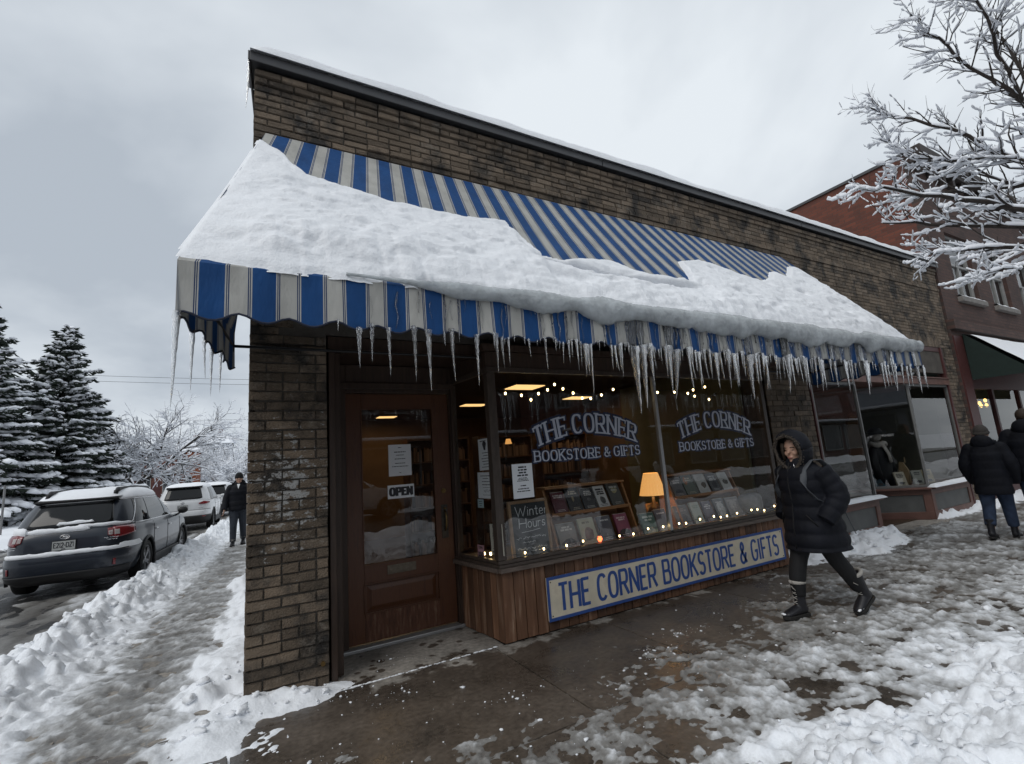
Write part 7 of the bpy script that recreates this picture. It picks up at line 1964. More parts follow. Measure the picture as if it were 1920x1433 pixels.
z_ = MB(); z_.tube([(.175, .06, 1.345), (.165, .062, 1.30)], .0045, 5); z_.build('zip_pull', 'chrome', coat, True)
for sd in (-1, 1):
    z_ = MB(); z_.tube([(.20, sd * .125, .90), (.15, sd * .19, .80)], .006, 5); z_.build('pocket', 'car_line', coat, True)
z_ = MB(); z_.box(-.011, .011, -.0035, .0035, -.016, .016); o = z_.build('sleeve_badge', 'paper', coat, bevel=.003); o.location = (.012, .308, 1.185); o.rotation_euler = (.32, 0, -.15)
# hood and fur trim
hr_ = MB(); hr_.ell(HC + HM @ V3(-.018, 0, .048), (.098, .082, .100), 16, 10, rot=HM); [hr_.tube([HC + HM @ V3(.062, sd * .062, .075), HC + HM @ V3(.058, sd * .078, .0), HC + HM @ V3(.055, sd * .078, -.09)], [.022, .018, .014], 8) for sd in (-1, 1)]; hr_.build('hair', 'hair', wo, True)
fw_ = HM @ V3(1, 0, -.05); sdv = HM @ V3(0, 1, 0); upv = fw_.cross(sdv).normalized(); hc = HC + V3(-.006, 0, .014)
rows = []
for k in range(15):
    ph = R(56 + (178 - 56) * k / 14); row = []
    for i in range(33):
        a = 6.28318 * i / 32; r0 = .168 * (1 + .012 * math.sin(a * 9 + k))
        rad = math.sin(ph); ex = 1.0 if math.sin(a) > -.2 else 1.18
        row.append(tuple(hc + fw_ * (r0 * .92 * math.cos(ph) + .03) + sdv * (r0 * .86 * rad * math.cos(a)) + upv * (r0 * 1.02 * ex * rad * math.sin(a))))
    rows.append(row)
h_ = MB(); h_.grid(rows); hd_ = h_.build('hood', 'down_black', wo, True); so = hd_.modifiers.new('s', 'SOLIDIFY'); so.thickness = .03; so.offset = 0
ft = MB(); rf = random.Random(6); rim = [Vector(p) for p in rows[0][:-1]]
ft.tube([p for p in rim] + [rim[0]], .013, 8)
for i in range(700):
    p = rim[rf.randrange(len(rim))].lerp(rim[rf.randrange(len(rim))], 0) + V3(rf.gauss(0, .008), rf.gauss(0, .008), rf.gauss(0, .008))
    d = ((p - hc).normalized() * rf.uniform(-.5, 1.0) + fw_ * rf.uniform(.2, 1) + V3(rf.gauss(0, .5), rf.gauss(0, .5), rf.gauss(0, .5))).normalized() * rf.uniform(.010, .022)
    ft.tube([p, p + d], [.0055, .001], 4)
ft.build('fur_trim', 'fur', wo, True)
# backpack on her back
bp_ = empty('backpack', wo.location, wo.rotation_euler.z); tag(bp_, 'grey backpack worn by the person in the quilted coat', 'backpack')
b = MB(); b.tube([(-.27, 0, .86), (-.285, 0, .98), (-.275, 0, 1.15), (-.24, 0, 1.27)], [(.06, .11), (.085, .135), (.08, .13), (.04, .08)], 18, side=(1, 0, 0)); link('bag', solidify_mesh(b, 'bag', .012, 'strap', 5), bp_)
for sd in (-1, 1):
    b = MB(); b.tube([(-.19, sd * .10, 1.28), (-.06, sd * .125, 1.372), (.06, sd * .135, 1.372), (.155, sd * .135, 1.29), (.188, sd * .15, 1.20), (.180, sd * .165, 1.12), (.13, sd * .19, 1.04), (-.05, sd * .20, .95), (-.22, sd * .15, .90)], [(.006, .030)] * 9, 10, side=(0, 0, 1)); b.build('strap', 'strap', bp_, True)
b = MB(); b.bar((-.21, .16, .90), (-.25, .20, .70), .03, .006); b.build('loose_strap', 'strap', bp_)

# ---- a plain walker, used for the other three
def walker(label, loc, fwd, hgt, coat_m, coat_len, leg_m, hat, hat_m, stride, hands, boots, group=None, hood_down=True, face=True, width=1.0, tw=0.0, collar=None):
    s = hgt / 1.75
    r = empty('person', loc, math.atan2(fwd[1], fwd[0])); tag(r, label, 'person', group); r.scale = (s, s, s)
    hc = V3(.02, 0, 1.605); f = stride
    b = MB(); M = head_parts(b, hc, tw, 1.0, .03)
    L1 = [(0, -.09, .92), (f * .62, -.095, .50), (f * .82, -.10, .12)]; L2 = [(0, .09, .92), (-f * .25, .095, .50), (-f * .85, .10, .16)]
    for l in (L1, L2): limb(b, l, [.09, .062, .045])
    torso(b, [(0, 0, .86, .12, .16), (0, 0, 1.1, .11, .14), (.0, 0, 1.3, .12, .17), (.0, 0, 1.46, .07, .10)])
    A = []
    for sd in (-1, 1):
        a = [(0, sd * .20 * width, 1.40), (-.05, sd * .285 * width, 1.12), (.09, sd * .25 * width, .90)] if not hands else [(0, sd * .20 * width, 1.40), (-.03 - .05 * sd, sd * .275 * width, 1.12), (.06 - .10 * sd, sd * .29 * width, .87)]
        A.append(a); limb(b, a, [.055, .045, .032])
        if hands: d = (Vector(a[2]) - Vector(a[1])).normalized(); hand_parts(b, a[2], d, (1, 0, 0), 1.0)
    link('body', solidify_mesh(b, 'body', .0085, 'skin', 3), r)
    if face: face_bits(r, hc, M)
    b = MB()
    for l in (L1, L2):
        p0, p1, p2 = map(Vector, l); limb(b, [p0 + V3(0, 0, .02), p0.lerp(p1, .5), p1, p1.lerp(p2, .5), p2 + V3(0, 0, -.02 if not boots else .06)], [.118, .105, .082, .076, .068])
    torso(b, [(0, 0, .80, .12, .17), (0, 0, .98, .125, .175)])
    link('trousers', solidify_mesh(b, 'trousers', .011, leg_m, 4), r)
    boot(r, (L1[2][0] + .01, -.10, .118), (1, 0), 0, .16 if boots else .05, False, 1.05, not boots); boot(r, (L2[2][0], .10, .145), (1, 0), .15, .16 if boots else .05, False, 1.05, not boots)
    b = MB(); w = width
    torso(b, [(0, 0, coat_len, .19, .225 * w), (0, 0, coat_len + .12, .185, .22 * w), (0, 0, 1.12, .165, .21 * w), (.0, 0, 1.30, .165, .225 * w), (0, 0, 1.41, .13, .185 * w), (0, 0, 1.475, .09, .11), (0, 0, 1.52, .08, .085)], .05, .13, .03)
    for a in A: b.ell((a[0][0], a[0][1] * .88, a[0][2] - .02), (.105, .10, .10), 14, 10); sleeve(b, [(a[0][0], a[0][1] * .9, a[0][2] - .03), a[1], Vector(a[2]) + (Vector(a[2]) - Vector(a[1])).normalized() * (.0 if hands else .06)], [.098, .085, .062], .06, 14, .1)
    link('coat', solidify_mesh(b, 'coat', .011, coat_m, 4), r)
    if hood_down:
        b = MB(); b.ell((-.085, 0, 1.50), (.085, .135, .105), 16, 10); b.tube([(.10 * math.cos(t), .125 * math.sin(t), 1.475 + .02 * math.cos(t)) for t in np.linspace(1.0, 5.28, 16)], .04, 8); link('hood', solidify_mesh(b, 'hood', .012, coat_m, 4), r)
    if collar: b = MB(); b.prism([(-.035, 0), (.035, 0), (.0, -.12)], lambda y, z: (.118 + z * -.35, y, 1.475 + z), lambda y, z: (.125 + z * -.35, y, 1.475 + z)); b.build('shirt', collar, r)
    if hat:
        b = MB(); b.ell(hc + V3(-.008, 0, .055), (.112, .092, .105), 18, 10); m_ = b.mesh('hat', hat_m, True)
        bm = bmesh.new(); bm.from_mesh(m_); bmesh.ops.bisect_plane(bm, geom=bm.verts[:] + bm.edges[:] + bm.faces[:], plane_co=hc + V3(0, 0, .008), plane_no=(.12, 0, -1), clear_outer=True); bm.to_mesh(m_); bm.free(); link('beanie', m_, r)
        b = MB(); b.tube([tuple(hc + V3(-.008 + .112 * math.cos(t), .092 * math.sin(t), .026 + .014 * math.cos(t))) for t in np.linspace(0, 6.2832, 24)], [(.024, .010)] * 24, 8, side=(0, 0, 1)); b.build('beanie_brim', hat_m, r, True)
    else:
        b = MB(); b.ell(hc + V3(-.02, 0, .045), (.098, .088, .098), 16, 10); b.build('hair', 'hair', r, True)
    return r
walker('man in dark jacket, jeans and black beanie walking beside the parked cars', (0.02, 14.9, 0.005), (-.10, -1), 1.84, 'down_black', .84, 'jeans_dark', True, 'knit_black', .16, True, False, None, True, True, 1.0, .1, 'paper')
walker('person in black hooded coat, jeans and brown beanie, seen from behind at the far right', (9.42, 2.86, 0.005), (.97, .10), 1.60, 'down_black', .68, 'jeans', True, 'knit', .20, False, True, 'couple walking away', True, False, 1.0)
walker('taller person in black jacket with bare brown hair at the right edge', (9.75, 2.46, 0.005), (.98, .06), 1.80, 'down_black', .76, 'jeans', False, None, .22, False, True, 'couple walking away', True, False, 1.08)

# ================================================================== TREES
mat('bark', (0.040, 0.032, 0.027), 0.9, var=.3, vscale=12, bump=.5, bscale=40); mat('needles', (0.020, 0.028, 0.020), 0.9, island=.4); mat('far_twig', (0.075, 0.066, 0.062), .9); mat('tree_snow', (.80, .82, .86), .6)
def tubes_np(segs, n, name, mats, taper=True):
    """many short tapered tubes at once: segs rows x0,y0,z0,x1,y1,z1,r0,r1"""
    S_ = np.asarray(segs, float); p0, p1 = S_[:, :3], S_[:, 3:6]; d = p1 - p0; l = np.linalg.norm(d, axis=1, keepdims=True); d = d / np.maximum(l, 1e-6)
    ref = np.where(np.abs(d[:, 2:3]) > .9, np.array([[1., 0, 0]]), np.array([[0, 0, 1.]])); u = np.cross(d, ref); u /= np.linalg.norm(u, axis=1, keepdims=True); w = np.cross(u, d)
    A = np.arange(n) * 2 * np.pi / n; ca, sa = np.cos(A)[None, :, None], np.sin(A)[None, :, None]
    ringv = u[:, None] * ca + w[:, None] * sa
    V0 = p0[:, None] + ringv * S_[:, 6][:, None, None]; V1 = p1[:, None] + ringv * S_[:, 7][:, None, None]
    V = np.concatenate([V0, V1], 1).reshape(-1, 3); m = len(S_); o = (np.arange(m) * 2 * n)[:, None]
    k = np.arange(n); F = np.stack([o + k, o + (k + 1) % n, o + n + (k + 1) % n, o + n + k], -1).reshape(-1, 4)
    return np_mesh(name, V, F, mats)
def snow_np(segs, name, wid, hgt, rnd, skip=.12, m='tree_snow'):
    """a rounded ridge of snow along the top of every branch that is not too steep"""
    V = []; F = []; prof = [(-1.0, -.35), (-.75, .45), (0, 1.0), (.75, .45), (1.0, -.35)]
    for s in segs:
        p0, p1 = np.array(s[:3]), np.array(s[3:6]); d = p1 - p0; L_ = np.linalg.norm(d)
        if L_ < 1e-4: continue
        st = abs(d[2]) / L_
        if rnd.random() < skip or st > .93: continue
        h = np.array([d[0], d[1], 0]); hn = np.linalg.norm(h); sd = np.array([-h[1], h[0], 0]) / max(hn, 1e-6)
        r0 = s[6] * 1.0 + wid * (1 - st) ** .5 * rnd.uniform(.6, 1.3); hh = (hgt * (1 - st * .8) + s[6] * .5) * rnd.uniform(.55, 1.4); up = np.array([0, 0, 1.]); o = len(V)
        q0 = p0 + d * rnd.uniform(-.08, .05); q1 = p1 + d * rnd.uniform(-.05, .12)
        for q, k in ((q0 - d / L_ * min(.4 * r0, .2 * L_), .25), (q0 + d * .12, .9), (p0 + d * .5, rnd.uniform(.9, 1.25)), (q1 - d * .12, .85), (q1 + d / L_ * min(.4 * r0, .2 * L_), .2)):
            for a, b in prof: V.append(q + sd * a * r0 * k + up * (s[6] * .55 + b * hh * k))
        n = 5
        for i in range(4):
            for j in range(4): F.append((o + i * n + j, o + (i + 1) * n + j, o + (i + 1) * n + j + 1, o + i * n + j + 1))
            F.append((o + i * n + 4, o + (i + 1) * n + 4, o + (i + 1) * n, o + i * n))
    return np_mesh(name, np.array(V), np.array(F), m)
def grow(segs, p, d, L_, r, depth, rnd, spec):
    """recursive branching; appends straight pieces"""
    k = spec['pieces'][min(depth, len(spec['pieces']) - 1)]; step = L_ / k; rt = r * spec['taper']
    for i in range(k):
        a = r + (rt - r) * i / k; b = r + (rt - r) * (i + 1) / k
        d = (d + Vector((rnd.gauss(0, 1), rnd.gauss(0, 1), rnd.gauss(0, 1))) * spec['wig'] + Vector((0, 0, spec['lift'][min(depth, len(spec['lift']) - 1)])) * .1).normalized()
        q = p + d * step; segs.append((*p, *q, a, b)); p = q
        if depth < spec['depth']:
            nb = spec['kids'][min(depth, len(spec['kids']) - 1)]
            cnt = int(nb) + (rnd.random() < nb - int(nb))
            if i == 0 and depth == 0 and not spec.get('lowkids'): cnt = 0
            for _ in range(cnt):
                ax = d.orthogonal().normalized(); ax.rotate(Matrix.Rotation(rnd.uniform(0, 6.283), 3, d)); nd = d.copy(); nd.rotate(Matrix.Rotation(R(rnd.uniform(*spec['ang'])), 3, ax))
                if spec.get('flat'): nd.z *= spec['flat']; nd.normalize()
                grow(segs, p.copy(), nd, L_ * rnd.uniform(*spec['lr']) * (1 - .25 * i / k), b * spec['rr'], depth + 1, rnd, spec)
# ---- street tree at the right: trunk stands just outside the picture, limbs reach in
rt_ = random.Random(17)
tr = empty('street_tree', (7.35, .62, 0)); tag(tr, 'bare street tree with snow-laden branches reaching in at the upper right', 'tree')
segs = []; TO = Vector((7.35, .62, 0))
def chain(pts, r0, r1):
    P = [Vector(p) - TO for p in pts]; Q = []
    for i in range(len(P) - 1):
        for k in range(3): Q.append(P[i].lerp(P[i + 1], k / 3) + Vector((rt_.gauss(0, .015), rt_.gauss(0, .015), rt_.gauss(0, .015))) * (i > 0))
    Q.append(P[-1]); n = len(Q) - 1
    for i in range(n): segs.append((*Q[i], *Q[i + 1], r0 + (r1 - r0) * i / n, r0 + (r1 - r0) * (i + 1) / n))
    return Q
SP = dict(pieces=(4, 4, 3), taper=.45, wig=.14, lift=(.1, .3, .5), depth=2, kids=(1.25, 1.15, 0), ang=(28, 62), lr=(.38, .62), rr=.55, lowkids=True)
def limb_with_twigs(pts, r0, r1, L_=.55, dens=2, depth=1, up=.15):
    Q = chain(pts, r0, r1)
    for i in range(1, len(Q)):
        d = (Q[i] - Q[i - 1]).normalized(); t = i / len(Q)
        for _ in range(dens):
            ax = d.orthogonal().normalized(); ax.rotate(Matrix.Rotation(rt_.uniform(0, 6.283), 3, d)); nd = d.copy(); nd.rotate(Matrix.Rotation(R(rt_.uniform(30, 65)), 3, ax)); nd.z += up; nd.normalize()
            grow(segs, Q[i] + (Q[i - 1] - Q[i]) * rt_.random(), nd, L_ * rt_.uniform(.5, 1.1) * (1.1 - .5 * t), (r0 + (r1 - r0) * t) * .5, depth, rt_, SP)
chain([(7.35, .62, 0), (7.33, .63, .8), (7.36, .64, 1.6), (7.32, .66, 2.4), (7.28, .70, 2.9)], .15, .115)
F0 = (7.28, .70, 2.9)
limb_with_twigs([F0, (6.95, .95, 3.30), (6.5, 1.35, 3.66), (6.1, 1.75, 3.90), (5.7, 2.05, 4.02), (5.35, 2.12, 4.02)], .042, .006, .46, 2)
limb_with_twigs([F0, (6.9, 1.1, 3.15), (6.5, 1.5, 3.28), (6.15, 1.8, 3.32), (5.8, 1.95, 3.30)], .034, .006, .42, 2)
limb_with_twigs([F0, (6.9, .95, 3.05), (6.5, 1.2, 3.05), (6.15, 1.45, 3.0), (5.85, 1.62, 2.95)], .028, .006, .36, 2)
limb_with_twigs([F0, (7.15, .95, 3.7), (6.75, 1.35, 4.25), (6.4, 1.65, 4.65), (6.1, 1.95, 4.95), (5.85, 2.1, 5.1)], .031, .006, .5, 3)
limb_with_twigs([(6.75, 1.35, 4.25), (6.45, 1.7, 4.35), (6.25, 2.0, 4.55), (6.05, 2.1, 4.75)], .022, .006, .42, 3)
limb_with_twigs([F0, (7.3, .9, 4.0), (7.05, 1.2, 4.8), (6.8, 1.45, 5.4), (6.5, 1.6, 5.75), (6.15, 1.65, 5.95)], .032, .006, .6, 3, 1, .25)
limb_with_twigs([(7.05, 1.2, 4.8), (6.7, 1.2, 5.3), (6.35, 1.2, 5.75), (6.1, 1.2, 6.05)], .020, .006, .55, 3, 1, .3)
limb_with_twigs([(7.3, .9, 4.0), (7.5, 1.5, 4.2), (7.4, 2.1, 4.4), (7.2, 2.5, 4.5)], .04, .010, .6)
limb_with_twigs([(6.95, .95, 3.30), (6.9, 1.5, 3.6), (6.7, 2.0, 3.85), (6.5, 2.4, 4.0)], .035, .010, .55)
limb_with_twigs([F0, (7.7, .4, 3.5), (8.2, .2, 4.3), (8.5, .2, 5.2)], .07, .012, .7)
limb_with_twigs([F0, (7.5, .95, 3.8), (7.6, 1.2, 4.8), (7.5, 1.3, 5.8), (7.3, 1.4, 6.5)], .038, .007, .7, 3, 1, .3)
link('trunk', tubes_np(segs[:12], 10, 'trunk', 'bark'), tr); link('branches', tubes_np(segs[12:], 6, 'branches', 'bark'), tr)
rs_ = random.Random(2)
link('branch_snow', snow_np([s for s in segs[12:] if s[5] < 4.8 or rs_.random() < .6], 'branch_snow', .009, .026, rs_, .16), tr)

# ---- broad bare tree across the side street and a farther pair
def bare_tree(name, label, loc, h, spread, seed, trunk_r, wid, hgt, group, twig='bark', kids=(2.4, 2.4, 2.5, 2.1), depth=4):
    rd = random.Random(seed); r = empty(name, loc); tag(r, label, 'tree', group); sg_ = []
    sp = dict(pieces=(4, 4, 3, 3, 2), taper=.5, wig=.13, lift=(.3, .10, .05, .1, .1), depth=depth, kids=kids, ang=(24, 62), lr=(.42, .66), rr=.62, flat=.9, lowkids=True)
    fork = Vector((0, 0, h * .16)); sg_.append((0, 0, -.2, *fork, trunk_r * 1.25, trunk_r)); n = 7
    for k in range(n):
        a = 6.283 * k / n + rd.gauss(0, .2); el = rd.uniform(.5, 1.15)
        d = Vector((math.cos(a) * spread, math.sin(a) * spread, el)).normalized(); grow(sg_, fork.copy(), d, h * rd.uniform(.44, .52), trunk_r * .55, 1, rd, sp)
    link('trunk', tubes_np(sg_[:1], 10, 'trunk', 'bark'), r); link('crown', tubes_np(sg_[1:], 4, 'crown', twig), r)
    link('crown_snow', snow_np(sg_[1:], 'crown_snow', wid, hgt, rd, .08), r)
    return len(sg_)
n1 = bare_tree('bare_tree', 'broad bare tree covered in snow before the red brick house', (-7.4, 50, -.1), 12.0, 1.0, 5, .26, .026, .055, 'bare trees along the side street')
n2 = bare_tree('bare_tree', 'pale snowy tree farther down the side street above the parked cars', (-3.0, 96, -.1), 13.0, .8, 8, .3, .06, .12, 'bare trees along the side street', 'far_twig')
n3 = bare_tree('bare_tree', 'low snowy tree at the end of the side street by the walking man', (0.2, 80, -.1), 7.5, 1.0, 12, .2, .05, .09, 'bare trees along the side street', 'far_twig')
n4 = bare_tree('bare_tree', 'far rounded snowy tree at the end of the side street', (-7.5, 120, -.1), 15.5, .7, 14, .3, .07, .12, 'bare trees along the side street', 'far_twig')
print('tree segs', n1, n2, n3, n4)
# ---- snow-laden spruces
def spruce(label, loc, h, rad, seed):
    rd = random.Random(seed); nr = np.random.default_rng(seed); r = empty('spruce_tree', loc); tag(r, label, 'tree', 'snowy spruces at the left')
    link('trunk', tubes_np([(0, 0, -.2, 0, 0, h * .5, .22, .14), (0, 0, h * .5, 0, 0, h, .14, .02)], 8, 'trunk', 'bark'), r)
    NV, NF, pads = [], [], MB(); z = .5
    while z < h - .15:
        t = z / h; R0 = rad * (1 - t) ** .85 * (1.0 if t > .06 else .85) * rd.uniform(.8, 1.12) + .12; nb = max(5, int(10 * (1 - t) + 5)); a0 = rd.uniform(0, 6.283)
        for k in range(nb):
            a = a0 + 6.283 * k / nb + rd.gauss(0, .12); L_ = R0 * rd.uniform(.55, 1.22); droop = rd.uniform(.16, .40) * (1 - t * .9); ca, sa = math.cos(a), math.sin(a)
            up0 = .35 * t
            zj = z + rd.gauss(0, .16)
            def at(s): return (ca * L_ * s, sa * L_ * s, zj + L_ * (up0 * s - droop * s * s + .10 * s ** 3))
            m = int(12 + L_ * 16)
            S_ = nr.uniform(.12, 1.02, m); P = np.array([at(s) for s in S_])
            lat = nr.normal(0, 1, m) * .17 * L_ ** .6 * (1.05 - .65 * S_)
            P += np.stack([-sa * lat, ca * lat, nr.normal(-.04, .06, m) - .10 * np.abs(lat)], 1)
            D = np.stack([ca * .8 - sa * np.sign(lat) * .7, sa * .8 + ca * np.sign(lat) * .7, nr.normal(-.28, .22, m)], 1) * nr.uniform(.16, .36, (m, 1)); Wd = np.stack([-D[:, 1], D[:, 0], D[:, 2] * 0 + .02], 1); Wd /= np.linalg.norm(Wd, axis=1, keepdims=True); Wd *= nr.uniform(.03, .065, (m, 1)); dn_ = np.array([0, 0, -.10])
            o = len(NV) * 1; base = sum(len(x) for x in NV)
            vv = np.stack([P - D * .2 - Wd, P - D * .2 + Wd, P + D, P + D * .35 + dn_], 1).reshape(-1, 3); NV.append(vv); i0 = base + 4 * np.arange(m)
            NF.append(np.concatenate([np.stack([i0, i0 + 1, i0 + 2], 1), np.stack([i0, i0 + 2, i0 + 3], 1), np.stack([i0 + 1, i0 + 3, i0 + 2], 1)]))
            for q in range(int(5 + L_ * 6.0)):
                if rd.random() < .12: continue
                s = rd.uniform(.35, 1.0); p = at(s); lt = rd.gauss(0, .10) * L_ ** .6; w_ = rd.uniform(.14, .42) * (.55 + .5 * L_ / rad) * (1.1 - .4 * s)
                c = (p[0] - sa * lt, p[1] + ca * lt, p[2] + .04); el = rd.uniform(.9, 1.6); hh = w_ * rd.uniform(.40, .75)
                mtx = Matrix.Rotation(a, 3, 'Z') @ Matrix.Rotation(math.atan(2 * droop * s - up0), 3, 'Y')
                P8 = []
                for v in ico:
                    k2 = rd.uniform(.75, 1.2); P8.append(Vector(c) + mtx @ Vector((v[0] * w_ * el * k2, v[1] * w_ * k2, (v[2] if v[2] > 0 else v[2] * .35) * hh * k2)))
                pads.add(P8, icof)
        z += .24 + .30 * (1 - t)
    V = np.concatenate(NV); F = np.concatenate(NF); link('needles', np_mesh('needles', V, F, 'needles', False), r); pads.build('snow_pads', 'tree_snow', r, True)
spruce('tall snow-laden spruce behind the slate estate car', (-10.2, 42, 0.05), 12.9, 4.3, 1)
spruce('snow-laden spruce cut off by the left edge of the picture', (-13.1, 38.5, 0.05), 12.9, 4.6, 2)
spruce('smaller snow-laden spruce on the right flank of the tall one', (-9.2, 45, 0.05), 8.8, 2.7, 3)

# ================================================================== BACKGROUND DOWN THE SIDE STREET, AND THE FAR SIDE OF THE MAIN STREET
brick_tex('house_brick', (0.17, 0.060, 0.042), (0.125, 0.048, 0.036), (.12, .08, .07), 1.6, dark=(.08, .04, .03), dk=(.6, .9)); mat('house_orange', (.24, .075, .035), .85, var=.2, vscale=2); mat('siding', (.36, .38, .42), .7, var=.08); mat('pane_dark', (.03, .035, .04), .15)
mat('roof_dark', (.06, .055, .055), .8)
def house(name, label, x0, x1, y0, y1, h, wallm, wins, doors=(), flat=True, ridge=0, over=.25, group='houses down the side street', cat='house', snowh=.22, frame='white_frame', glassm='pane_dark', face=-1):
    r = empty(name, ((x0 + x1) / 2, y0, 0)); tag(r, label, cat, group); cx = (x0 + x1) / 2; D = y1 - y0; hw = (x1 - x0) / 2; s = face
    MB().box(-hw, hw, 0, D, -.2, h).build('wall', wallm, r)
    if flat:
        rf = MB(); rf.box(-hw - over, hw + over, -over, D + over, h + .001, h + .22); ro = rf.build('roof', 'roof_dark', r)
        MB().box(-hw - over + .03, hw + over - .03, -over + .03, D + over - .03, h + .222, h + .222 + snowh).build('roof_snow', 'tree_snow', r, bevel=.08)
    else:
        P = [(-hw - over, -over, h), (hw + over, -over, h), (hw + over, D + over, h), (-hw - over, D + over, h), (-hw * .55, D / 2, h + ridge), (hw * .55, D / 2, h + ridge)]
        MB().add(P, [(0, 1, 5, 4), (1, 2, 5), (2, 3, 4, 5), (3, 0, 4), (3, 2, 1, 0)]).build('roof', 'roof_dark', r)
        MB().add([(p[0] * .99, p[1], p[2] + .18) for p in P] + [(p[0] * .99, p[1], p[2] + .01) for p in P[:4]], [(0, 1, 5, 4), (1, 2, 5), (2, 3, 4, 5), (3, 0, 4), (6, 7, 1, 0), (7, 8, 2, 1), (8, 9, 3, 2), (9, 6, 0, 3)]).build('roof_snow', 'tree_snow', r)
        MB().box(hw * .1, hw * .1 + .7, D / 2 - .3, D / 2 + .4, h + ridge * .7, h + ridge + 1.0).build('chimney', 'house_brick', r)
    for (wx, wz, ww, wh) in wins:
        w = empty('window'); w.parent = r; w.location = (wx - cx, -.0, wz)
        f = MB(); t_ = .09
        for q in ((0, ww, 0, t_), (0, ww, wh - t_, wh), (0, t_, t_, wh - t_), (ww - t_, ww, t_, wh - t_), (ww / 2 - t_ / 3, ww / 2 + t_ / 3, t_, wh - t_)): f.box(q[0], q[1], -.06, .02, q[2], q[3])
        f.build('frame', frame, w); MB().box(t_, ww - t_, -.02, .01, t_, wh - t_).build('pane', glassm, w)
        MB().box(-.1, ww + .1, -.16, .0, -.12, -.001).build('sill', 'tree_snow', w)
    for (wx, ww, wh) in doors:
        d = MB(); d.box(wx - cx, wx - cx + ww, -.05, .03, 0, wh); d.build('door', 'maroon', r)
    return r
house('brick_house', 'low red brick building behind the broad bare tree', -17.5, -7.0, 82, 92, 6.2, 'house_brick', [(-9.0, 1.0, 1.0, 2.6), (-11.2, 1.0, .9, 2.6), (-14.0, 1.4, 1.4, 2.0), (-16.4, 1.2, 1.4, 2.0)], ((-10.1, .9, 2.6),))
house('brick_annex', 'orange brick annex at the right end of the low brick building', -7.0, -5.1, 82.6, 90, 6.6, 'house_orange', [(-6.5, 1.2, .8, 2.0)], (), False, 1.6)
house('garage', 'low brick garage with snowy roof left of the brick building', -22.5, -17.8, 80, 88, 3.2, 'house_brick', [(-21.5, .4, 1.6, 2.0)], (), False, 1.0)
house('white_house', 'tall pale clapboard house with dark windows behind the brick annex', -6.6, -1.2, 108, 118, 9.4, 'siding', [(x, z, 1.0, 1.7) for x in (-6.1, -4.4, -2.7) for z in (1.0, 4.0, 6.9)], (), False, 2.2)
# sign on the brick wall, post lamps, sign posts, wires
ws = empty('wall_plaque', (-12.2, 81.85, 3.9)); tag(ws, 'pale square plaque on the red brick building', 'plaque'); MB().box(-.8, .8, 0, .1, -.9, .9).build('board', 'siding', ws); MB().box(-.9, .9, .1, .14, -1.0, 1.0).build('frame', 'roof_dark', ws)
mat('galv', (.20, .20, .20), .5, metal=.5)
for i, (x, y, h, lab) in enumerate(((-8.55, 27.0, 2.6, 'short grey post with a small sign beside the spruces'), (-8.45, 28.2, 2.2, 'bare grey post next to the small sign by the spruces'))):
    p = empty('sign_post', (x, y, 0)); tag(p, lab, 'post'); MB().cyl((0, 0, -.1), (0, 0, h), .04, 8).build('pole', 'galv', p)
    if i == 0: MB().box(-.25, .25, -.04, -.01, h - .55, h).build('panel', 'galv', p)
for k, (z0, z1, y) in enumerate(((16.8, 17.1, 78), (16.1, 16.3, 78), (11.6, 12.0, 84))):
    pts = sagline((-30, y, z0), (30, y + 2, z1), 24, .5); tag(MB().tube(pts, .022, 5).build('overhead_wire', 'cord'), 'thin overhead wire crossing the sky above the side street, number %s from the top' % ('one', 'two', 'three')[k], 'wire', 'overhead wires')
pq = empty('utility_pole', (-30.2, 78.5, 0)); tag(pq, 'wooden utility pole carrying the wires behind the spruces', 'pole'); MB().cyl((0, 0, 0), (0, 0, 18), .16, 10).build('shaft', 'bark', pq)
pp = empty('utility_pole', (32, 79, 0)); tag(pp, 'wooden utility pole carrying the wires behind the bookstore', 'pole'); MB().cyl((0, 0, 0), (0, 0, 18), .16, 10).build('shaft', 'bark', pp); MB().box(-1.2, 1.2, -.06, .06, 16.9, 17.05).build('cross_arm', 'bark', pp)
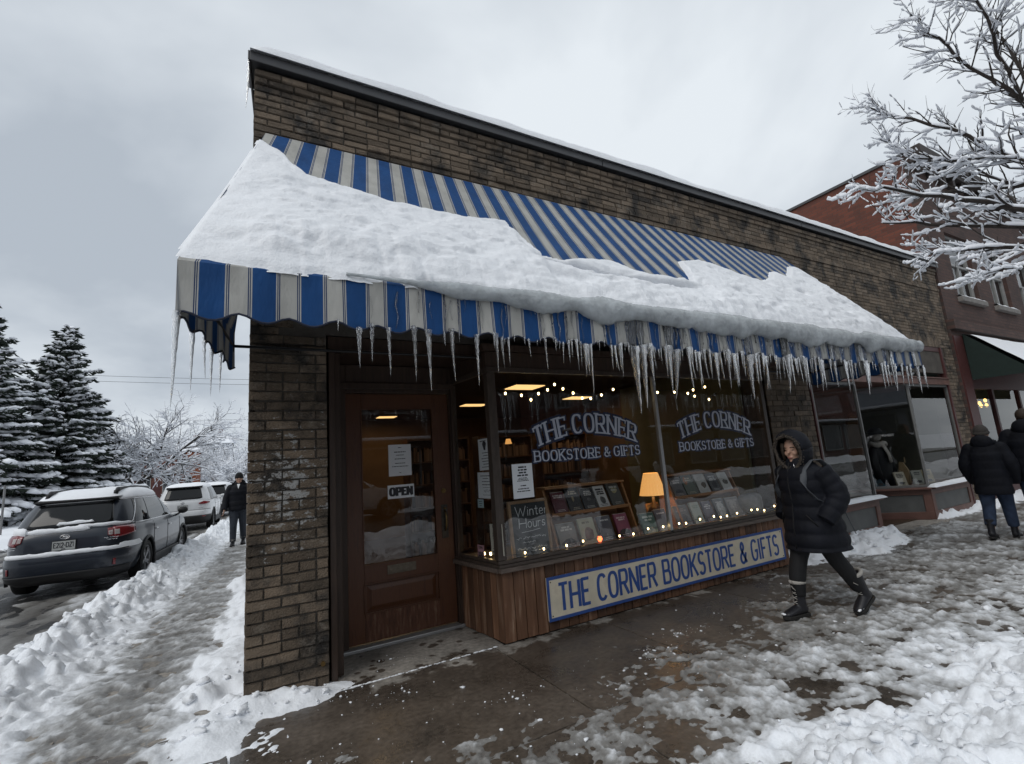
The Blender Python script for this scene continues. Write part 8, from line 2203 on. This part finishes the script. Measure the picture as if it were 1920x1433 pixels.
# ---- far side of the main street: seen only as reflections in the shop glass
tag(MB().box(-60, 60, -14.0, -10.25, -.1, .06).build('far_sidewalk', 'concrete'), kind='structure')
def far_shop(x0, x1, h, wallm, label):
    n = max(1, int((x1 - x0) / 3.2)); ws_ = []
    for k in range(n):
        a = x0 + .5 + (x1 - x0 - 1) * k / n; ws_.append((a, .7, (x1 - x0 - 1) / n - .5, 2.1))
        if h > 6: ws_ += [(a + .3, 4.4, 1.1, 1.8), (a + 1.7, 4.4, 1.1, 1.8)] if (x1 - x0) / n > 3 else [(a + .3, 4.4, 1.1, 1.8)]
    r = house('far_shop', label, x0, x1, -22, -14.0, h, wallm, [], (), True, 0, .15, 'shops across the main street', 'building', .25)
    # windows face the street (towards +y)
    for (wx, wz, ww, wh) in ws_:
        w = empty('window'); w.parent = r; w.location = (wx - (x0 + x1) / 2, 8.0, wz); f = MB(); t_ = .09
        for q in ((0, ww, 0, t_), (0, ww, wh - t_, wh), (0, t_, t_, wh - t_), (ww - t_, ww, t_, wh - t_)): f.box(q[0], q[1], -.02, .06, q[2], q[3])
        f.build('frame', 'white_frame', w); MB().box(t_, ww - t_, -.01, .02, t_, wh - t_).build('pane', 'pane_dark', w)
    MB().box(-(x1 - x0) / 2 + .3, (x1 - x0) / 2 - .3, 8.0, 9.2, 2.95, 3.05).build('canopy', 'roof_dark', r); MB().box(-(x1 - x0) / 2 + .3, (x1 - x0) / 2 - .3, 8.02, 9.18, 3.051, 3.2).build('canopy_snow', 'tree_snow', r, bevel=.05)
X_ = -34
cols = ['house_brick', 'red_front', 'house_orange', 'siding', 'red_front', 'house_brick', 'red_front', 'house_brick']
for i, (w_, h_) in enumerate(((10, 8.2), (8, 5.0), (9, 8.6), (11, 5.4), (9, 8.0), (12, 7.4), (10, 8.6), (14, 6.0))):
    far_shop(X_, X_ + w_ - .05, h_, cols[i], 'snow-roofed shop across the main street, mirrored in the glass, number %s from the left' % ('one', 'two', 'three', 'four', 'five', 'six', 'seven', 'eight')[i]); X_ += w_
for i, (x, src, lab) in enumerate(((-3.5, w2, 'white car parked across the main street, mirrored in the door glass'), (3.4, w2, 'white car parked across the main street, mirrored in the left pane'), (9.3, w1, 'dark car parked across the main street, mirrored in the right pane'), (15.5, w2, 'white car parked across the main street, mirrored in the neighbouring window'))):
    c = copy_tree(src); c.location = (x, -9.0, -.04); c.rotation_euler = (0, 0, -math.pi / 2); c['label'] = lab; c['group'] = 'cars parked across the main street'
# snow banks on the main street
xs_ = np.linspace(-30, 40, 420); ysb = np.linspace(-11.6, -9.6, 26); XB, YB = np.meshgrid(xs_, ysb); ZB = .05 + .55 * np.exp(-((YB + 10.6) / .5) ** 2) * (.25 + 1.1 * fbm(XB * .6, YB * .6, 3)) + .12 * (fbm(XB * 2.5, YB * 2.5, 3) - .5) - .1
i_ = np.arange(XB.size).reshape(XB.shape); q = np.stack([i_[:-1, :-1], i_[:-1, 1:], i_[1:, 1:], i_[1:, :-1]], -1).reshape(-1, 4)
tag(link('far_snow_bank', np_mesh('far_snow_bank', np.stack([XB, YB, ZB], -1).reshape(-1, 3), q, 'snow')), 'ploughed snow bank along the far side of the main street', 'snow', kind='stuff')
xs_ = np.linspace(-20, 30, 520); ysb = np.linspace(-2.6, -.4, 40); XB, YB = np.meshgrid(xs_, ysb); gap = 1 - .95 * np.exp(-((XB - .2) / 1.1) ** 2); ZB = .55 * np.exp(-((YB + 1.5) / .55) ** 2) * (.2 + 1.0 * fbm(XB * .8, YB * .8, 3)) * gap + .2 * (fbm(XB * 3, YB * 3, 3) - .5) * gap - .09
i_ = np.arange(XB.size).reshape(XB.shape); q = np.stack([i_[:-1, :-1], i_[:-1, 1:], i_[1:, 1:], i_[1:, :-1]], -1).reshape(-1, 4)
tag(link('kerb_snow_bank', np_mesh('kerb_snow_bank', np.stack([XB, YB, ZB], -1).reshape(-1, 3), q, 'snow')), 'ploughed snow bank along the near kerb of the main street', 'snow', kind='stuff')
